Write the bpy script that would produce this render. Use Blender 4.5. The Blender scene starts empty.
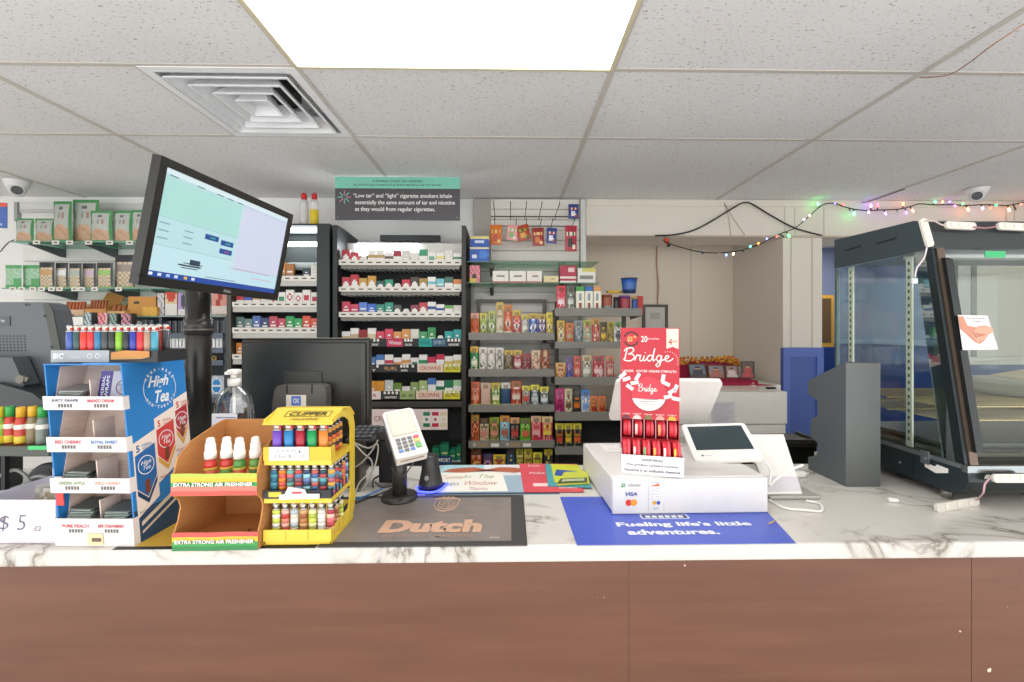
import bpy, bmesh, math, random
from math import sin, cos, pi, radians, sqrt, atan2
from mathutils import Vector as V, Matrix as MX
random.seed(7)
SC = bpy.context.scene
COL = SC.collection
# ---------------------------------------------------------------- camera constants
F, PX, PY, CZ, TH = 432.0, 517.0, 327.0, 1.44, radians(1.0)
CT, ST = cos(TH), sin(TH)
def _w(px, py, d):
    xc = (px - PX) / F
    return V((d * (xc * CT + ST), d * (CT - xc * ST), CZ + (PY - py) / F * d))
def atY(px, py, Y):
    xc = (px - PX) / F
    return _w(px, py, Y / (CT - xc * ST))
def atZ(px, py, z):
    return _w(px, py, (CZ - z) * F / (py - PY))
def zat(px, py, Y): return atY(px, py, Y).z
def xat(px, Y): return atY(px, 300, Y).x
ORD = ['first', 'second', 'third', 'fourth', 'fifth', 'sixth', 'seventh', 'eighth', 'ninth', 'tenth', 'eleventh', 'twelfth', 'thirteenth', 'fourteenth', 'fifteenth', 'sixteenth', 'seventeenth', 'eighteenth', 'nineteenth', 'twentieth']

# ---------------------------------------------------------------- materials
def lin(h):
    h = h.lstrip('#')
    o = []
    for i in (0, 2, 4):
        c = int(h[i:i + 2], 16) / 255
        o.append(c / 12.92 if c <= .04045 else ((c + .055) / 1.055) ** 2.4)
    return (o[0], o[1], o[2], 1)
MATS = {}
def mat(h, rough=.5, metal=0.0, var=.06, scale=25.0, bump=0.0, spec=.5):
    key = (h, rough, metal, var, scale, bump, spec)
    if key in MATS: return MATS[key]
    m = bpy.data.materials.new('surface_' + h); m.use_nodes = True
    nt = m.node_tree; b = nt.nodes['Principled BSDF']
    b.inputs['Roughness'].default_value = rough
    b.inputs['Metallic'].default_value = metal
    b.inputs['Specular IOR Level'].default_value = spec
    tc = nt.nodes.new('ShaderNodeTexCoord'); n = nt.nodes.new('ShaderNodeTexNoise')
    n.inputs['Scale'].default_value = scale; n.inputs['Detail'].default_value = 3
    nt.links.new(tc.outputs['Object'], n.inputs['Vector'])
    mx = nt.nodes.new('ShaderNodeMix'); mx.data_type = 'RGBA'
    c = lin(h)
    mx.inputs[6].default_value = tuple(x * (1 - var) for x in c[:3]) + (1,)
    mx.inputs[7].default_value = tuple(min(1, x * (1 + var)) for x in c[:3]) + (1,)
    nt.links.new(n.outputs['Fac'], mx.inputs[0]); nt.links.new(mx.outputs[2], b.inputs['Base Color'])
    if bump:
        bp = nt.nodes.new('ShaderNodeBump'); bp.inputs['Strength'].default_value = bump; bp.inputs['Distance'].default_value = .002
        nt.links.new(n.outputs['Fac'], bp.inputs['Height']); nt.links.new(bp.outputs['Normal'], b.inputs['Normal'])
    MATS[key] = m
    return m
def emit(h, s):
    key = ('e', h, s)
    if key in MATS: return MATS[key]
    m = bpy.data.materials.new('light_' + h); m.use_nodes = True
    nt = m.node_tree; b = nt.nodes['Principled BSDF']
    b.inputs['Base Color'].default_value = tuple(x * .12 for x in lin(h)[:3]) + (1,); b.inputs['Emission Color'].default_value = lin(h)
    b.inputs['Emission Strength'].default_value = s; b.inputs['Roughness'].default_value = .4
    MATS[key] = m
    return m
def glass(h='f4fffa', refl=.06, name='clear_glass', graze=.55):
    key = ('g', h, refl, graze)
    if key in MATS: return MATS[key]
    m = bpy.data.materials.new(name); m.use_nodes = True
    nt = m.node_tree; nt.nodes.clear()
    out = nt.nodes.new('ShaderNodeOutputMaterial'); mix = nt.nodes.new('ShaderNodeMixShader')
    tr = nt.nodes.new('ShaderNodeBsdfTransparent'); gl = nt.nodes.new('ShaderNodeBsdfGlossy')
    tr.inputs['Color'].default_value = lin(h); gl.inputs['Roughness'].default_value = .03
    lw = nt.nodes.new('ShaderNodeLayerWeight'); lw.inputs['Blend'].default_value = .5; pw = nt.nodes.new('ShaderNodeMath'); pw.operation = 'POWER'; pw.inputs[1].default_value = 4.5; nt.links.new(lw.outputs['Facing'], pw.inputs[0])
    mr = nt.nodes.new('ShaderNodeMapRange'); mr.inputs[3].default_value = refl; mr.inputs[4].default_value = graze
    nt.links.new(pw.outputs[0], mr.inputs[0]); nt.links.new(mr.outputs[0], mix.inputs[0])
    nt.links.new(tr.outputs[0], mix.inputs[1]); nt.links.new(gl.outputs[0], mix.inputs[2]); nt.links.new(mix.outputs[0], out.inputs[0])
    MATS[key] = m
    return m
def nodes_mat(name, rough=.5):
    m = bpy.data.materials.new(name); m.use_nodes = True
    nt = m.node_tree; b = nt.nodes['Principled BSDF']; b.inputs['Roughness'].default_value = rough
    tc = nt.nodes.new('ShaderNodeTexCoord')
    return m, nt, b, tc
def ramp(nt, stops, interp='LINEAR'):
    r = nt.nodes.new('ShaderNodeValToRGB'); r.color_ramp.interpolation = interp
    e = r.color_ramp.elements
    while len(e) > 1: e.remove(e[0])
    e[0].position = stops[0][0]; e[0].color = stops[0][1]
    for p, c in stops[1:]:
        x = e.new(p); x.color = c
    return r
def g(v): return (v, v, v, 1)
def m_tile():
    m, nt, b, tc = nodes_mat('fissured_ceiling_tile', .9)
    mp = nt.nodes.new('ShaderNodeMapping'); mp.inputs['Scale'].default_value = (1, 1.7, 1)
    nt.links.new(tc.outputs['Object'], mp.inputs[0])
    n = nt.nodes.new('ShaderNodeTexNoise'); n.inputs['Scale'].default_value = 75; n.inputs['Detail'].default_value = 2.5; n.inputs['Distortion'].default_value = .7
    n2 = nt.nodes.new('ShaderNodeTexNoise'); n2.inputs['Scale'].default_value = 1.3; n2.inputs['Detail'].default_value = 3
    nt.links.new(mp.outputs[0], n.inputs['Vector']); nt.links.new(tc.outputs['Object'], n2.inputs['Vector'])
    r = ramp(nt, [(.61, (.88, .88, .88, 1)), (.68, (.48, .47, .455, 1))])
    nt.links.new(n.outputs['Fac'], r.inputs[0])
    mx = nt.nodes.new('ShaderNodeMix'); mx.data_type = 'RGBA'; mx.blend_type = 'MULTIPLY'; mx.inputs[0].default_value = 1
    r2 = ramp(nt, [(.35, (.93, .92, .92, 1)), (.7, (1, 1, 1, 1))]); nt.links.new(n2.outputs['Fac'], r2.inputs[0])
    nt.links.new(r.outputs[0], mx.inputs[6]); nt.links.new(r2.outputs[0], mx.inputs[7]); nt.links.new(mx.outputs[2], b.inputs['Base Color'])
    bp = nt.nodes.new('ShaderNodeBump'); bp.invert = True; bp.inputs['Strength'].default_value = .35; bp.inputs['Distance'].default_value = .003
    nt.links.new(r.outputs[0], bp.inputs['Height']); bp.invert = False; nt.links.new(bp.outputs[0], b.inputs['Normal'])
    return m
def m_marble():
    m, nt, b, tc = nodes_mat('veined_marble_laminate', .22)
    n = nt.nodes.new('ShaderNodeTexNoise'); n.inputs['Scale'].default_value = 2.6; n.inputs['Detail'].default_value = 7; n.inputs['Distortion'].default_value = 1.3; n.inputs['Roughness'].default_value = .55
    nt.links.new(tc.outputs['Object'], n.inputs['Vector'])
    r = ramp(nt, [(.46, (.62, .595, .55, 1)), (.490, (.44, .40, .345, 1)), (.4985, (.17, .14, .115, 1)), (.505, (.42, .385, .33, 1)), (.545, (.62, .595, .55, 1))])
    nt.links.new(n.outputs['Fac'], r.inputs[0])
    n2 = nt.nodes.new('ShaderNodeTexNoise'); n2.inputs['Scale'].default_value = 3; n2.inputs['Detail'].default_value = 4
    nt.links.new(tc.outputs['Object'], n2.inputs['Vector'])
    r2 = ramp(nt, [(.42, g(0)), (.56, g(1))]); nt.links.new(n2.outputs['Fac'], r2.inputs[0])
    mx = nt.nodes.new('ShaderNodeMix'); mx.data_type = 'RGBA'; mx.inputs[6].default_value = (.66, .625, .57, 1)
    nt.links.new(r2.outputs[0], mx.inputs[0]); nt.links.new(r.outputs[0], mx.inputs[7]); nt.links.new(mx.outputs[2], b.inputs['Base Color'])
    return m
def m_counterfront():
    m, nt, b, tc = nodes_mat('brown_laminate_panel', .33)
    mp = nt.nodes.new('ShaderNodeMapping'); mp.inputs['Scale'].default_value = (1.2, 1, 14)
    nt.links.new(tc.outputs['Object'], mp.inputs[0])
    n = nt.nodes.new('ShaderNodeTexNoise'); n.inputs['Scale'].default_value = 2.5; n.inputs['Detail'].default_value = 5
    nt.links.new(mp.outputs[0], n.inputs['Vector'])
    r = ramp(nt, [(.3, lin('623c2b')), (.7, lin('6e4632'))]); nt.links.new(n.outputs['Fac'], r.inputs[0])
    n2 = nt.nodes.new('ShaderNodeTexNoise'); n2.inputs['Scale'].default_value = 45; n2.inputs['Detail'].default_value = 1
    nt.links.new(tc.outputs['Object'], n2.inputs['Vector'])
    r2 = ramp(nt, [(.80, g(0)), (.82, g(1))]); nt.links.new(n2.outputs['Fac'], r2.inputs[0])
    mx = nt.nodes.new('ShaderNodeMix'); mx.data_type = 'RGBA'; mx.inputs[7].default_value = lin('d9c9bb')
    nt.links.new(r2.outputs[0], mx.inputs[0]); nt.links.new(r.outputs[0], mx.inputs[6]); nt.links.new(mx.outputs[2], b.inputs['Base Color'])
    return m
def m_board(h, nm, scale=14, dark=.86):
    m, nt, b, tc = nodes_mat(nm, .75)
    mp = nt.nodes.new('ShaderNodeMapping'); mp.inputs['Scale'].default_value = (1, 1, 9)
    nt.links.new(tc.outputs['Object'], mp.inputs[0])
    n = nt.nodes.new('ShaderNodeTexNoise'); n.inputs['Scale'].default_value = scale; n.inputs['Detail'].default_value = 4
    nt.links.new(mp.outputs[0], n.inputs['Vector'])
    c = lin(h); r = ramp(nt, [(.3, tuple(x * dark for x in c[:3]) + (1,)), (.7, c)])
    nt.links.new(n.outputs['Fac'], r.inputs[0]); nt.links.new(r.outputs[0], b.inputs['Base Color'])
    return m
TILE, MARBLE, BROWN = m_tile(), m_marble(), m_counterfront()
CARD = m_board('c98d52', 'corrugated_cardboard')
GREIGE = m_board('d8c4b8', 'grey_cardboard')
WHITE = mat('ece9e4', .45); OFFW = mat('dcd8d0', .5); BLACK = mat('17181a', .45); CHAR = mat('2b2d2f', .5); GREYM = mat('5e5d59', .5)
WALLW = mat('e4dfd6', .7, 0, .025, 3); CHROME = mat('c9cccf', .22, 1.0); STEEL = mat('9a9ea2', .35, .8); DKMETAL = mat('3c3d3c', .4, .3)
GLASS = glass(); BLACKGLOSS = mat('101113', .12)

# ---------------------------------------------------------------- mesh builder
class MB:
    def __init__(s, T=None):
        s.v = []; s.f = []; s.m = []; s.sm = []; s.mats = []; s.T = T
    def mi(s, m):
        if m not in s.mats: s.mats.append(m)
        return s.mats.index(m)
    def add(s, vs, fs, m, smooth=False, T=None):
        o = len(s.v)
        for p in vs:
            p = V(p)
            if T is not None: p = T @ p
            if s.T is not None: p = s.T @ p
            s.v.append(p)
        for i, f in enumerate(fs):
            s.f.append([o + k for k in f]); s.m.append(s.mi(m[i] if isinstance(m, list) else m)); s.sm.append(smooth[i] if isinstance(smooth, list) else smooth)
        return s
    def box(s, x0, x1, y0, y1, z0, z1, m, T=None):
        vs = [(x0, y0, z0), (x1, y0, z0), (x1, y1, z0), (x0, y1, z0), (x0, y0, z1), (x1, y0, z1), (x1, y1, z1), (x0, y1, z1)]
        return s.add(vs, [(0, 3, 2, 1), (4, 5, 6, 7), (0, 1, 5, 4), (1, 2, 6, 5), (2, 3, 7, 6), (3, 0, 4, 7)], m, False, T)
    def rbox(s, x0, x1, y0, y1, z0, z1, m, r=.004, seg=2, T=None):
        bm = bmesh.new(); bmesh.ops.create_cube(bm, size=1)
        for v in bm.verts: v.co = V(((x0 + x1) / 2 + v.co.x * (x1 - x0), (y0 + y1) / 2 + v.co.y * (y1 - y0), (z0 + z1) / 2 + v.co.z * (z1 - z0)))
        r = min(r, .49 * min(x1 - x0, y1 - y0, z1 - z0))
        bmesh.ops.bevel(bm, geom=bm.edges[:] + bm.verts[:], offset=r, segments=seg, affect='EDGES', profile=.5)
        bm.verts.index_update()
        s.add([v.co.copy() for v in bm.verts], [[v.index for v in f.verts] for f in bm.faces], m, False, T); bm.free()
        return s
    def prism(s, poly, a0, a1, m, axis='x', T=None, smooth=False, cap=None):
        """poly: 2-D points; axis x: (y,z), y: (x,z), z: (x,y)"""
        def p3(p, a): return {'x': (a, p[0], p[1]), 'y': (p[0], a, p[1]), 'z': (p[0], p[1], a)}[axis]
        n = len(poly)
        vs = [p3(p, a0) for p in poly] + [p3(p, a1) for p in poly]
        fs = [(i, (i + 1) % n, n + (i + 1) % n, n + i) for i in range(n)] + [tuple(range(n))[::-1], tuple(range(n, 2 * n))]
        mm = m if cap is None else [m] * n + [cap, cap]
        return s.add(vs, fs, mm, [smooth] * n + [False, False], T)
    def cyl(s, c, r, h, m, axis='z', seg=16, r2=None, T=None, cap=True):
        r2 = r if r2 is None else r2
        vs = []
        for k, (rr, a) in enumerate(((r, 0), (r2, h))):
            for i in range(seg):
                t = 2 * pi * i / seg; x, y = rr * cos(t), rr * sin(t)
                vs.append(V(c) + V({'z': (x, y, a), 'x': (a, x, y), 'y': (x, a, y)}[axis]))
        fs = [(i, (i + 1) % seg, seg + (i + 1) % seg, seg + i) for i in range(seg)]
        sm = [True] * seg
        if cap: fs += [tuple(range(seg))[::-1], tuple(range(seg, 2 * seg))]; sm += [False, False]
        return s.add(vs, fs, m, sm, T)
    def lathe(s, c, prof, m, seg=18, T=None, smooth=True):
        """prof: (r,z) list, bottom to top; m one material or one per band"""
        vs, fs, mm = [], [], []
        for r, z in prof:
            for i in range(seg):
                t = 2 * pi * i / seg; vs.append((c[0] + r * cos(t), c[1] + r * sin(t), c[2] + z))
        for k in range(len(prof) - 1):
            for i in range(seg):
                fs.append((k * seg + i, k * seg + (i + 1) % seg, (k + 1) * seg + (i + 1) % seg, (k + 1) * seg + i)); mm.append(m[k] if isinstance(m, list) else m)
        sm = [smooth] * len(fs)
        n = len(prof) - 1
        fs += [tuple(range(seg))[::-1], tuple(range(n * seg, (n + 1) * seg))]; sm += [False, False]
        mm += [m[0] if isinstance(m, list) else m, m[-1] if isinstance(m, list) else m]
        return s.add(vs, fs, mm, sm, T)
    def tube(s, pts, r, m, seg=6, T=None):
        pts = [V(p) for p in pts]; n = len(pts)
        if n < 2: return s
        t0 = (pts[1] - pts[0]).normalized(); u = t0.orthogonal().normalized(); vs = []
        for i, p in enumerate(pts):
            t = (pts[min(i + 1, n - 1)] - pts[max(i - 1, 0)])
            t = t.normalized() if t.length > 1e-9 else t0
            u = (u - t * u.dot(t)); u = u.normalized() if u.length > 1e-6 else t.orthogonal().normalized()
            w = t.cross(u)
            for k in range(seg):
                a = 2 * pi * k / seg; vs.append(p + (u * cos(a) + w * sin(a)) * r)
        fs = [(i * seg + k, i * seg + (k + 1) % seg, (i + 1) * seg + (k + 1) % seg, (i + 1) * seg + k) for i in range(n - 1) for k in range(seg)]
        sm = [True] * len(fs) + [False, False]
        fs += [tuple(range(seg))[::-1], tuple(range((n - 1) * seg, n * seg))]
        return s.add(vs, fs, m, sm, T)
    def quad(s, a, b, c, d, m, T=None): return s.add([a, b, c, d], [(0, 1, 2, 3)], m, False, T)
    def poly(s, pts, m, T=None): return s.add(pts, [tuple(range(len(pts)))], m, False, T)
    def plane_poly(s, o, r, u, pts, m, lift=.0004):
        n = V(r).cross(V(u)).normalized()
        return s.poly([V(o) + V(r) * a + V(u) * b + n * lift for a, b in pts], m)
    def disc(s, o, r, u, c, rad, m, lift=.0004, seg=24, rin=0, a0=0, a1=2 * pi):
        n = V(r).cross(V(u)).normalized(); O = V(o) + n * lift
        P = lambda q, t: O + V(r) * (c[0] + q * cos(t)) + V(u) * (c[1] + q * sin(t))
        ts = [a0 + (a1 - a0) * i / seg for i in range(seg + 1)]
        if rin == 0: return s.poly([P(rad, t) for t in (ts[:-1] if a1 - a0 > 6.28 else ts)], m)
        vs = [P(rad, t) for t in ts] + [P(rin, t) for t in ts]
        return s.add(vs, [(seg + 1 + i, i, i + 1, seg + 2 + i) for i in range(seg)], m)
    def text(s, body, o, r, u, c, w, h, m, shear=0.0, lift=.0008, bold=0.0, rot=0.0):
        """lettering fitted in w x h, centred on (c) in the plane o + r*a + u*b (r, u unit)"""
        vs, fs = text_geo(body, shear, bold)
        n = V(r).cross(V(u)).normalized(); ca, sa = cos(rot), sin(rot); out = []
        for x, y in vs:
            a, b = x * w, y * h
            out.append(V(o) + V(r) * (c[0] + a * ca - b * sa) + V(u) * (c[1] + a * sa + b * ca) + n * lift)
        return s.add(out, fs, m)
    def obj(s, name, parent=None, loc=None):
        me = bpy.data.meshes.new(name)
        me.from_pydata([tuple(p) for p in s.v], [], s.f)
        for m in s.mats: me.materials.append(m)
        me.polygons.foreach_set('material_index', s.m); me.polygons.foreach_set('use_smooth', s.sm); me.update()
        o = bpy.data.objects.new(name, me); COL.objects.link(o)
        if parent is not None: o.parent = parent
        if loc is not None: o.location = loc
        return o
_TG = {}
def text_geo(body, shear, bold):
    k = (body, shear, bold)
    if k in _TG: return _TG[k]
    cu = bpy.data.curves.new('lettering', 'FONT'); cu.body = body; cu.size = 1; cu.shear = shear; cu.offset = bold; cu.resolution_u = 3
    cu.align_x = 'CENTER'; cu.space_line = .9
    o = bpy.data.objects.new('lettering', cu); COL.objects.link(o)
    dg = bpy.context.evaluated_depsgraph_get(); dg.update()
    me = bpy.data.meshes.new_from_object(o.evaluated_get(dg))
    P = [(v.co.x, v.co.y) for v in me.vertices]; fs = [list(p.vertices) for p in me.polygons]
    bpy.data.objects.remove(o); bpy.data.curves.remove(cu); bpy.data.meshes.remove(me)
    if not P: _TG[k] = ([], []); return _TG[k]
    x0, x1 = min(p[0] for p in P), max(p[0] for p in P); y0, y1 = min(p[1] for p in P), max(p[1] for p in P)
    _TG[k] = ([((x - (x0 + x1) / 2) / max(1e-6, x1 - x0), (y - (y0 + y1) / 2) / max(1e-6, y1 - y0)) for x, y in P], fs)
    return _TG[k]
def spline(pts, n=8):
    P = [V(p) for p in pts]; out = []
    for i in range(len(P) - 1):
        p0, p1, p2, p3 = P[max(i - 1, 0)], P[i], P[i + 1], P[min(i + 2, len(P) - 1)]
        for k in range(n):
            t = k / n
            out.append(.5 * ((2 * p1) + (p2 - p0) * t + (2 * p0 - 5 * p1 + 4 * p2 - p3) * t * t + (3 * p1 - p0 - 3 * p2 + p3) * t ** 3))
    out.append(P[-1]); return out
def tag(o, label=None, cat=None, group=None, kind=None):
    if label:
        nw = len(label.split())
        if nw > 16 or nw < 4: print('LABEL LENGTH', nw, label)
        o['label'] = label
    if cat: o['category'] = cat
    if group: o['group'] = group
    if kind: o['kind'] = kind
    return o
def thing(name, label, cat, loc=(0, 0, 0), rz=0.0, group=None):
    o = bpy.data.objects.new(name, None); COL.objects.link(o); o.empty_display_size = .05
    o.location = loc; o.rotation_euler = (0, 0, rz)
    return tag(o, label, cat, group)
def struct(o): o['kind'] = 'structure'; return o
X3, Y3, Z3 = V((1, 0, 0)), V((0, 1, 0)), V((0, 0, 1))
def rrect(x0, x1, z0, z1, r, n=5):
    out = []
    for cx, cz, a0 in ((x1 - r, z0 + r, -90), (x1 - r, z1 - r, 0), (x0 + r, z1 - r, 90), (x0 + r, z0 + r, 180)):
        out += [(cx + r * cos(radians(a0 + 90 * i / n)), cz + r * sin(radians(a0 + 90 * i / n))) for i in range(n + 1)]
    return out
# ================================================================ camera
cd = bpy.data.cameras.new('camera'); cam = bpy.data.objects.new('camera', cd); COL.objects.link(cam)
cam.location = (0, 0, CZ); cam.rotation_euler = (pi / 2, 0, -TH)
cd.lens = F / 1024 * 36; cd.sensor_width = 36; cd.clip_start = .02
cd.shift_x = (512 - PX) / 1024; cd.shift_y = (PY - 341) / 1024
SC.camera = cam
# ================================================================ room shell
CEIL, YW, CTZ = 2.44, 3.38, .95
XL, XR, YB, YF = -4.5, 4.6, -.75, 6.2
run_x = [-3.26, -2.04, -.82, .40, 1.62, 2.84, 4.06]
cross_y = [1.67 + .61 * k for k in range(-3, 3)]
fl = MB(); fl.quad((XL, YB, 0), (XR, YB, 0), (XR, YF, 0), (XL, YF, 0), mat('d6d2cc', .5, 0, .08, 4)); struct(fl.obj('floor'))
xs = sorted([XL] + run_x + [-1.43, XR]); ys = sorted([YB] + cross_y + [YW + .3, YF])
ce = MB()
for i in range(len(xs) - 1):
    for j in range(len(ys) - 1):
        xa, xb, ya, yb = xs[i], xs[i + 1], ys[j], ys[j + 1]
        if abs(xa + 1.43) < .01 and abs(ya - 1.67) < .01: continue        # the diffuser's opening
        ce.quad((xa, yb, CEIL), (xb, yb, CEIL), (xb, ya, CEIL), (xa, ya, CEIL), TILE)
ceil = struct(ce.obj('ceiling'))
TB = mat('cfc9c0', .5); TBD = mat('b7b1a8', .5)
for x in run_x:
    b = MB(); b.box(x - .012, x + .012, YB, YW + .1, CEIL - .004, CEIL - .0005, TB); b.box(x - .0125, x + .0125, YB, YW + .1, CEIL - .0005, CEIL + .02, TBD); b.obj('grid_runner', ceil)
for y in cross_y[:-1]:
    b = MB(); b.box(XL, XR, y - .010, y + .010, CEIL - .003, CEIL - .0004, TB); b.obj('grid_cross_bar', ceil)
b = MB(); b.box(-1.43 - .01, -1.43 + .01, 1.68, 2.27, CEIL - .003, CEIL - .0004, TB); b.obj('grid_cross_bar', ceil)
XA = .60            # where the back wall stops and the alcove starts (behind the shelving)
XP0, XP1 = xat(783, YW), xat(822, YW)     # pillar
YAL = 4.15          # alcove back
XO = xat(948, YW)
def wallbox(name, *a, m=WALLW):
    b = MB(); b.box(*a, m); return struct(b.obj(name))
wallbox('wall_back', XL, XA, YW, YW + .1, 0, CEIL, m=mat('f6f6f4', .7, 0, .02, 3))
wallbox('wall_left', XL - .1, XL, YB, YW + .1, 0, CEIL)
b = MB(); b.box(XR, XR + .1, YB, YW + .1, 0, CEIL, WALLW); b.box(XR, XR + .1, YW + .1, YF, 1.26, CEIL, mat('8f9bb8', .7, 0, .03, 2)); b.box(XR, XR + .1, YW + .1, YF, 0, 1.26, mat('3f5a9c', .5)); b.box(XR - .02, XR, YW + .12, YF, 1.23, 1.29, mat('a9b8d2', .5)); struct(b.obj('wall_right'))
wb = MB(); alc = mat('f2e6d6', .75, 0, .03, 2)
wb.box(XA - .3, XP0 + .02, YAL, YAL + .1, 0, CEIL, alc)
for px in (657, 691, 737):
    x = xat(px, YAL); wb.box(x - .003, x + .003, YAL - .002, YAL, 0, CEIL, mat('c4b6a5', .7))
struct(wb.obj('wall_alcove_back'))
wb = MB(); wb.box(XA - .1, XA, YW + .1, YAL, 0, CEIL, alc); struct(wb.obj('wall_alcove_left'))
# soffit beam over the alcove and the passage
hz = zat(650, 237, YW); SOF = mat('e6dfd3', .65, 0, .025, 2)
b = MB(); b.box(XA, XR, YW - .02, YW + .34, hz, CEIL - .001, SOF)
b.box(XA, XR, YW - .03, YW - .02, CEIL - .055, CEIL - .006, SOF); b.box(XA, XR, YW - .026, YW - .02, hz, hz + .012, mat('cdbfae', .7))
for px in (783, 793, 822, 1003, 1011):
    x = xat(px, YW); b.box(x - .004, x + .004, YW - .0235, YW - .02, hz + .012, CEIL - .055, mat('d3cabc', .7))
struct(b.obj('trim_1'))
BLUE = mat('5470bd', .45, 0, .05, 5); BLUED = mat('4762ad', .45, 0, .04, 5)
pz = zat(800, 348, YW)
b = MB()
b.box(XP0, XP1, YW, YAL, pz, hz - .001, SOF); b.box(XP0, XP0 + .02, YW + .03, YAL, 0, pz, SOF); b.box(XP0 - .002, XP1 + .002, YW - .002, YW + .03, 0, pz, BLUED); b.box(XP0 + .02, XP1, YW + .03, YAL, 0, pz, BLUED)
x1, x2 = XP0, XP1
for xa, xb in ((x1 - .004, x1 + .05), (x2 - .05, x2 + .004)): b.box(xa, xb, YW - .014, YW - .002, 0, pz + .004, BLUE)
b.box(x1 + .05, x2 - .05, YW - .014, YW - .002, pz - .07, pz + .004, BLUE)
for px in (791, 812): x = xat(px, YW); b.box(x - .003, x + .003, YW - .004, YW, pz, hz - .002, mat('cdbfae', .7))
b.box(XP0, XP1, YW + .345, YAL - .001, hz + .001, CEIL - .002, SOF)
struct(b.obj('wall_pillar'))
# far room beyond the passage
YR = 5.4; gz = 1.26
FARB = mat('8f9bb8', .7, 0, .03, 2)
b = MB(); b.box(XP1 - .2, XR, YR, YR + .1, gz, CEIL, FARB); b.box(XP1 - .2, XR, YR - .01, YR + .1, 0, gz, mat('2f4f98', .5)); b.box(XP1 - .2, XR, YR - .03, YR - .01, gz - .03, gz + .03, mat('93a9cc', .5))
struct(b.obj('wall_far'))
b = MB(); b.box(XP1 - .2, XP1 - .1, YAL, YR, 0, CEIL, FARB); struct(b.obj('wall_passage'))
# cream wall and door right of the passage
b = MB(); b.box(XO, XR, YW + .02, YW + .12, 1.16, hz - .001, mat('d8d3c6', .7, 0, .03, 2)); b.box(XO, XR, YW + .01, YW + .12, 0, 1.16, mat('5c6c92', .55)); b.box(XO, XR, YW - .005, YW + .01, 1.14, 1.2, OFFW)
struct(b.obj('wall_side_right'))
b = MB()
dx0, dx1 = xat(968, YW), xat(1000, YW)
for xa, xb in ((XO, XO + .06), (dx0 + .02, dx0 + .06)): b.box(xa, xb, YW - .012, YW + .018, 1.2, hz - .002, mat('8b8a84', .5))
b.box(XO + .06, dx0 + .02, YW - .002, YW + .018, 1.2, hz - .002, mat('c9c8c0', .6)); struct(b.obj('door_1'))
b = MB(); p = atY(822, 295, 5.0); q = atY(834, 347, 5.0)
b.box(p.x - .3, q.x, 5.0, 5.05, q.z, p.z, mat('d8a53e', .5)); b.box(p.x - .25, q.x - .035, 4.996, 5.0, q.z + .05, p.z - .04, mat('6a5335', .3)); b.box(p.x - .3, q.x, 5.05, 5.39, q.z, p.z, mat('c39a4c', .5))
tag(b.obj('serving_hatch'), 'yellow wooden hatch frame on the blue passage wall beyond the pillar', 'hatch')
# ================================================================ counter
yf, yb = .966, 1.535
ct = thing('service_counter', 'long white marble laminate counter with brown panelled front', 'counter', (0, 0, 0))
b = MB(); b.rbox(-3.2, 3.2, yf, yb, CTZ - .038, CTZ, MARBLE, .006, 2); b.box(1.2, 3.2, yb, 1.68, CTZ - .038, CTZ - .0002, MARBLE); b.obj('worktop', ct)
b = MB(); b.box(-3.2, 3.2, yf + .006, yf + .03, 0, CTZ - .0385, BROWN)
for x in (-1.25, .27, 1.06, 1.9): b.box(x - .0012, x + .0012, yf + .0052, yf + .006, 0, CTZ - .0385, mat('62402f', .4))
b.obj('front_panel', ct)
b = MB(); b.box(-3.2, 3.2, yb - .05, yb - .03, .0, CTZ - .0385, CHAR); b.box(1.22, 3.2, 1.63, 1.65, 0, CTZ - .0385, CHAR); b.obj('rear_panel', ct)
LAMP, DAY = 3.6, 1.22
# ================================================================ ceiling light, vent
LP = thing('ceiling_light', 'large glowing rectangular light panel in the ceiling grid', 'light', (-.21, 1.365, CEIL - .004))
b = MB(); b.box(-.595, .595, -.292, .292, -.004, .0, emit('fffefc', LAMP)); b.obj('diffuser', LP)
b = MB(); FRM = mat('d9cfae', .5)
for a in ((-.61, -.595, -.305, .305), (.595, .61, -.305, .305), (-.595, .595, -.305, -.292), (-.595, .595, .292, .305)): b.box(a[0], a[1], a[2], a[3], -.007, .003, FRM)
b.obj('frame', LP)
for i, (x, y) in enumerate(((-3.87, 1.365), (3.45, 4.6), (2.6, 4.6))):  # unseen panels added to bring in light, mainly for the passage
    L = thing('ceiling_light', 'added ceiling light panel outside the view', 'light', (x, y, CEIL - .004), 0, 'added ceiling lights')
    b = MB(); b.box(-.595, .595, -.292, .292, -.004, 0, emit('fffefc', LAMP)); b.obj('diffuser', L)
    b = MB()
    for a in ((-.61, -.595, -.305, .305), (.595, .61, -.305, .305), (-.595, .595, -.305, -.292), (-.595, .595, .292, .305)): b.box(a[0], a[1], a[2], a[3], -.007, .003, FRM)
    b.obj('frame', L)
vt = thing('ceiling_vent', 'square white louvered air diffuser set in the ceiling beside the light', 'vent', (-1.125, 1.975, CEIL))
VW = mat('f4f5f7', .45); h0 = .30
b = MB()
for a in ((-h0, -h0 + .035, -h0, h0), (h0 - .035, h0, -h0, h0), (-h0 + .035, h0 - .035, -h0, -h0 + .035), (-h0 + .035, h0 - .035, h0 - .035, h0)): b.box(*a, -.006, .002, VW)
b.obj('frame', vt)
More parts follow.
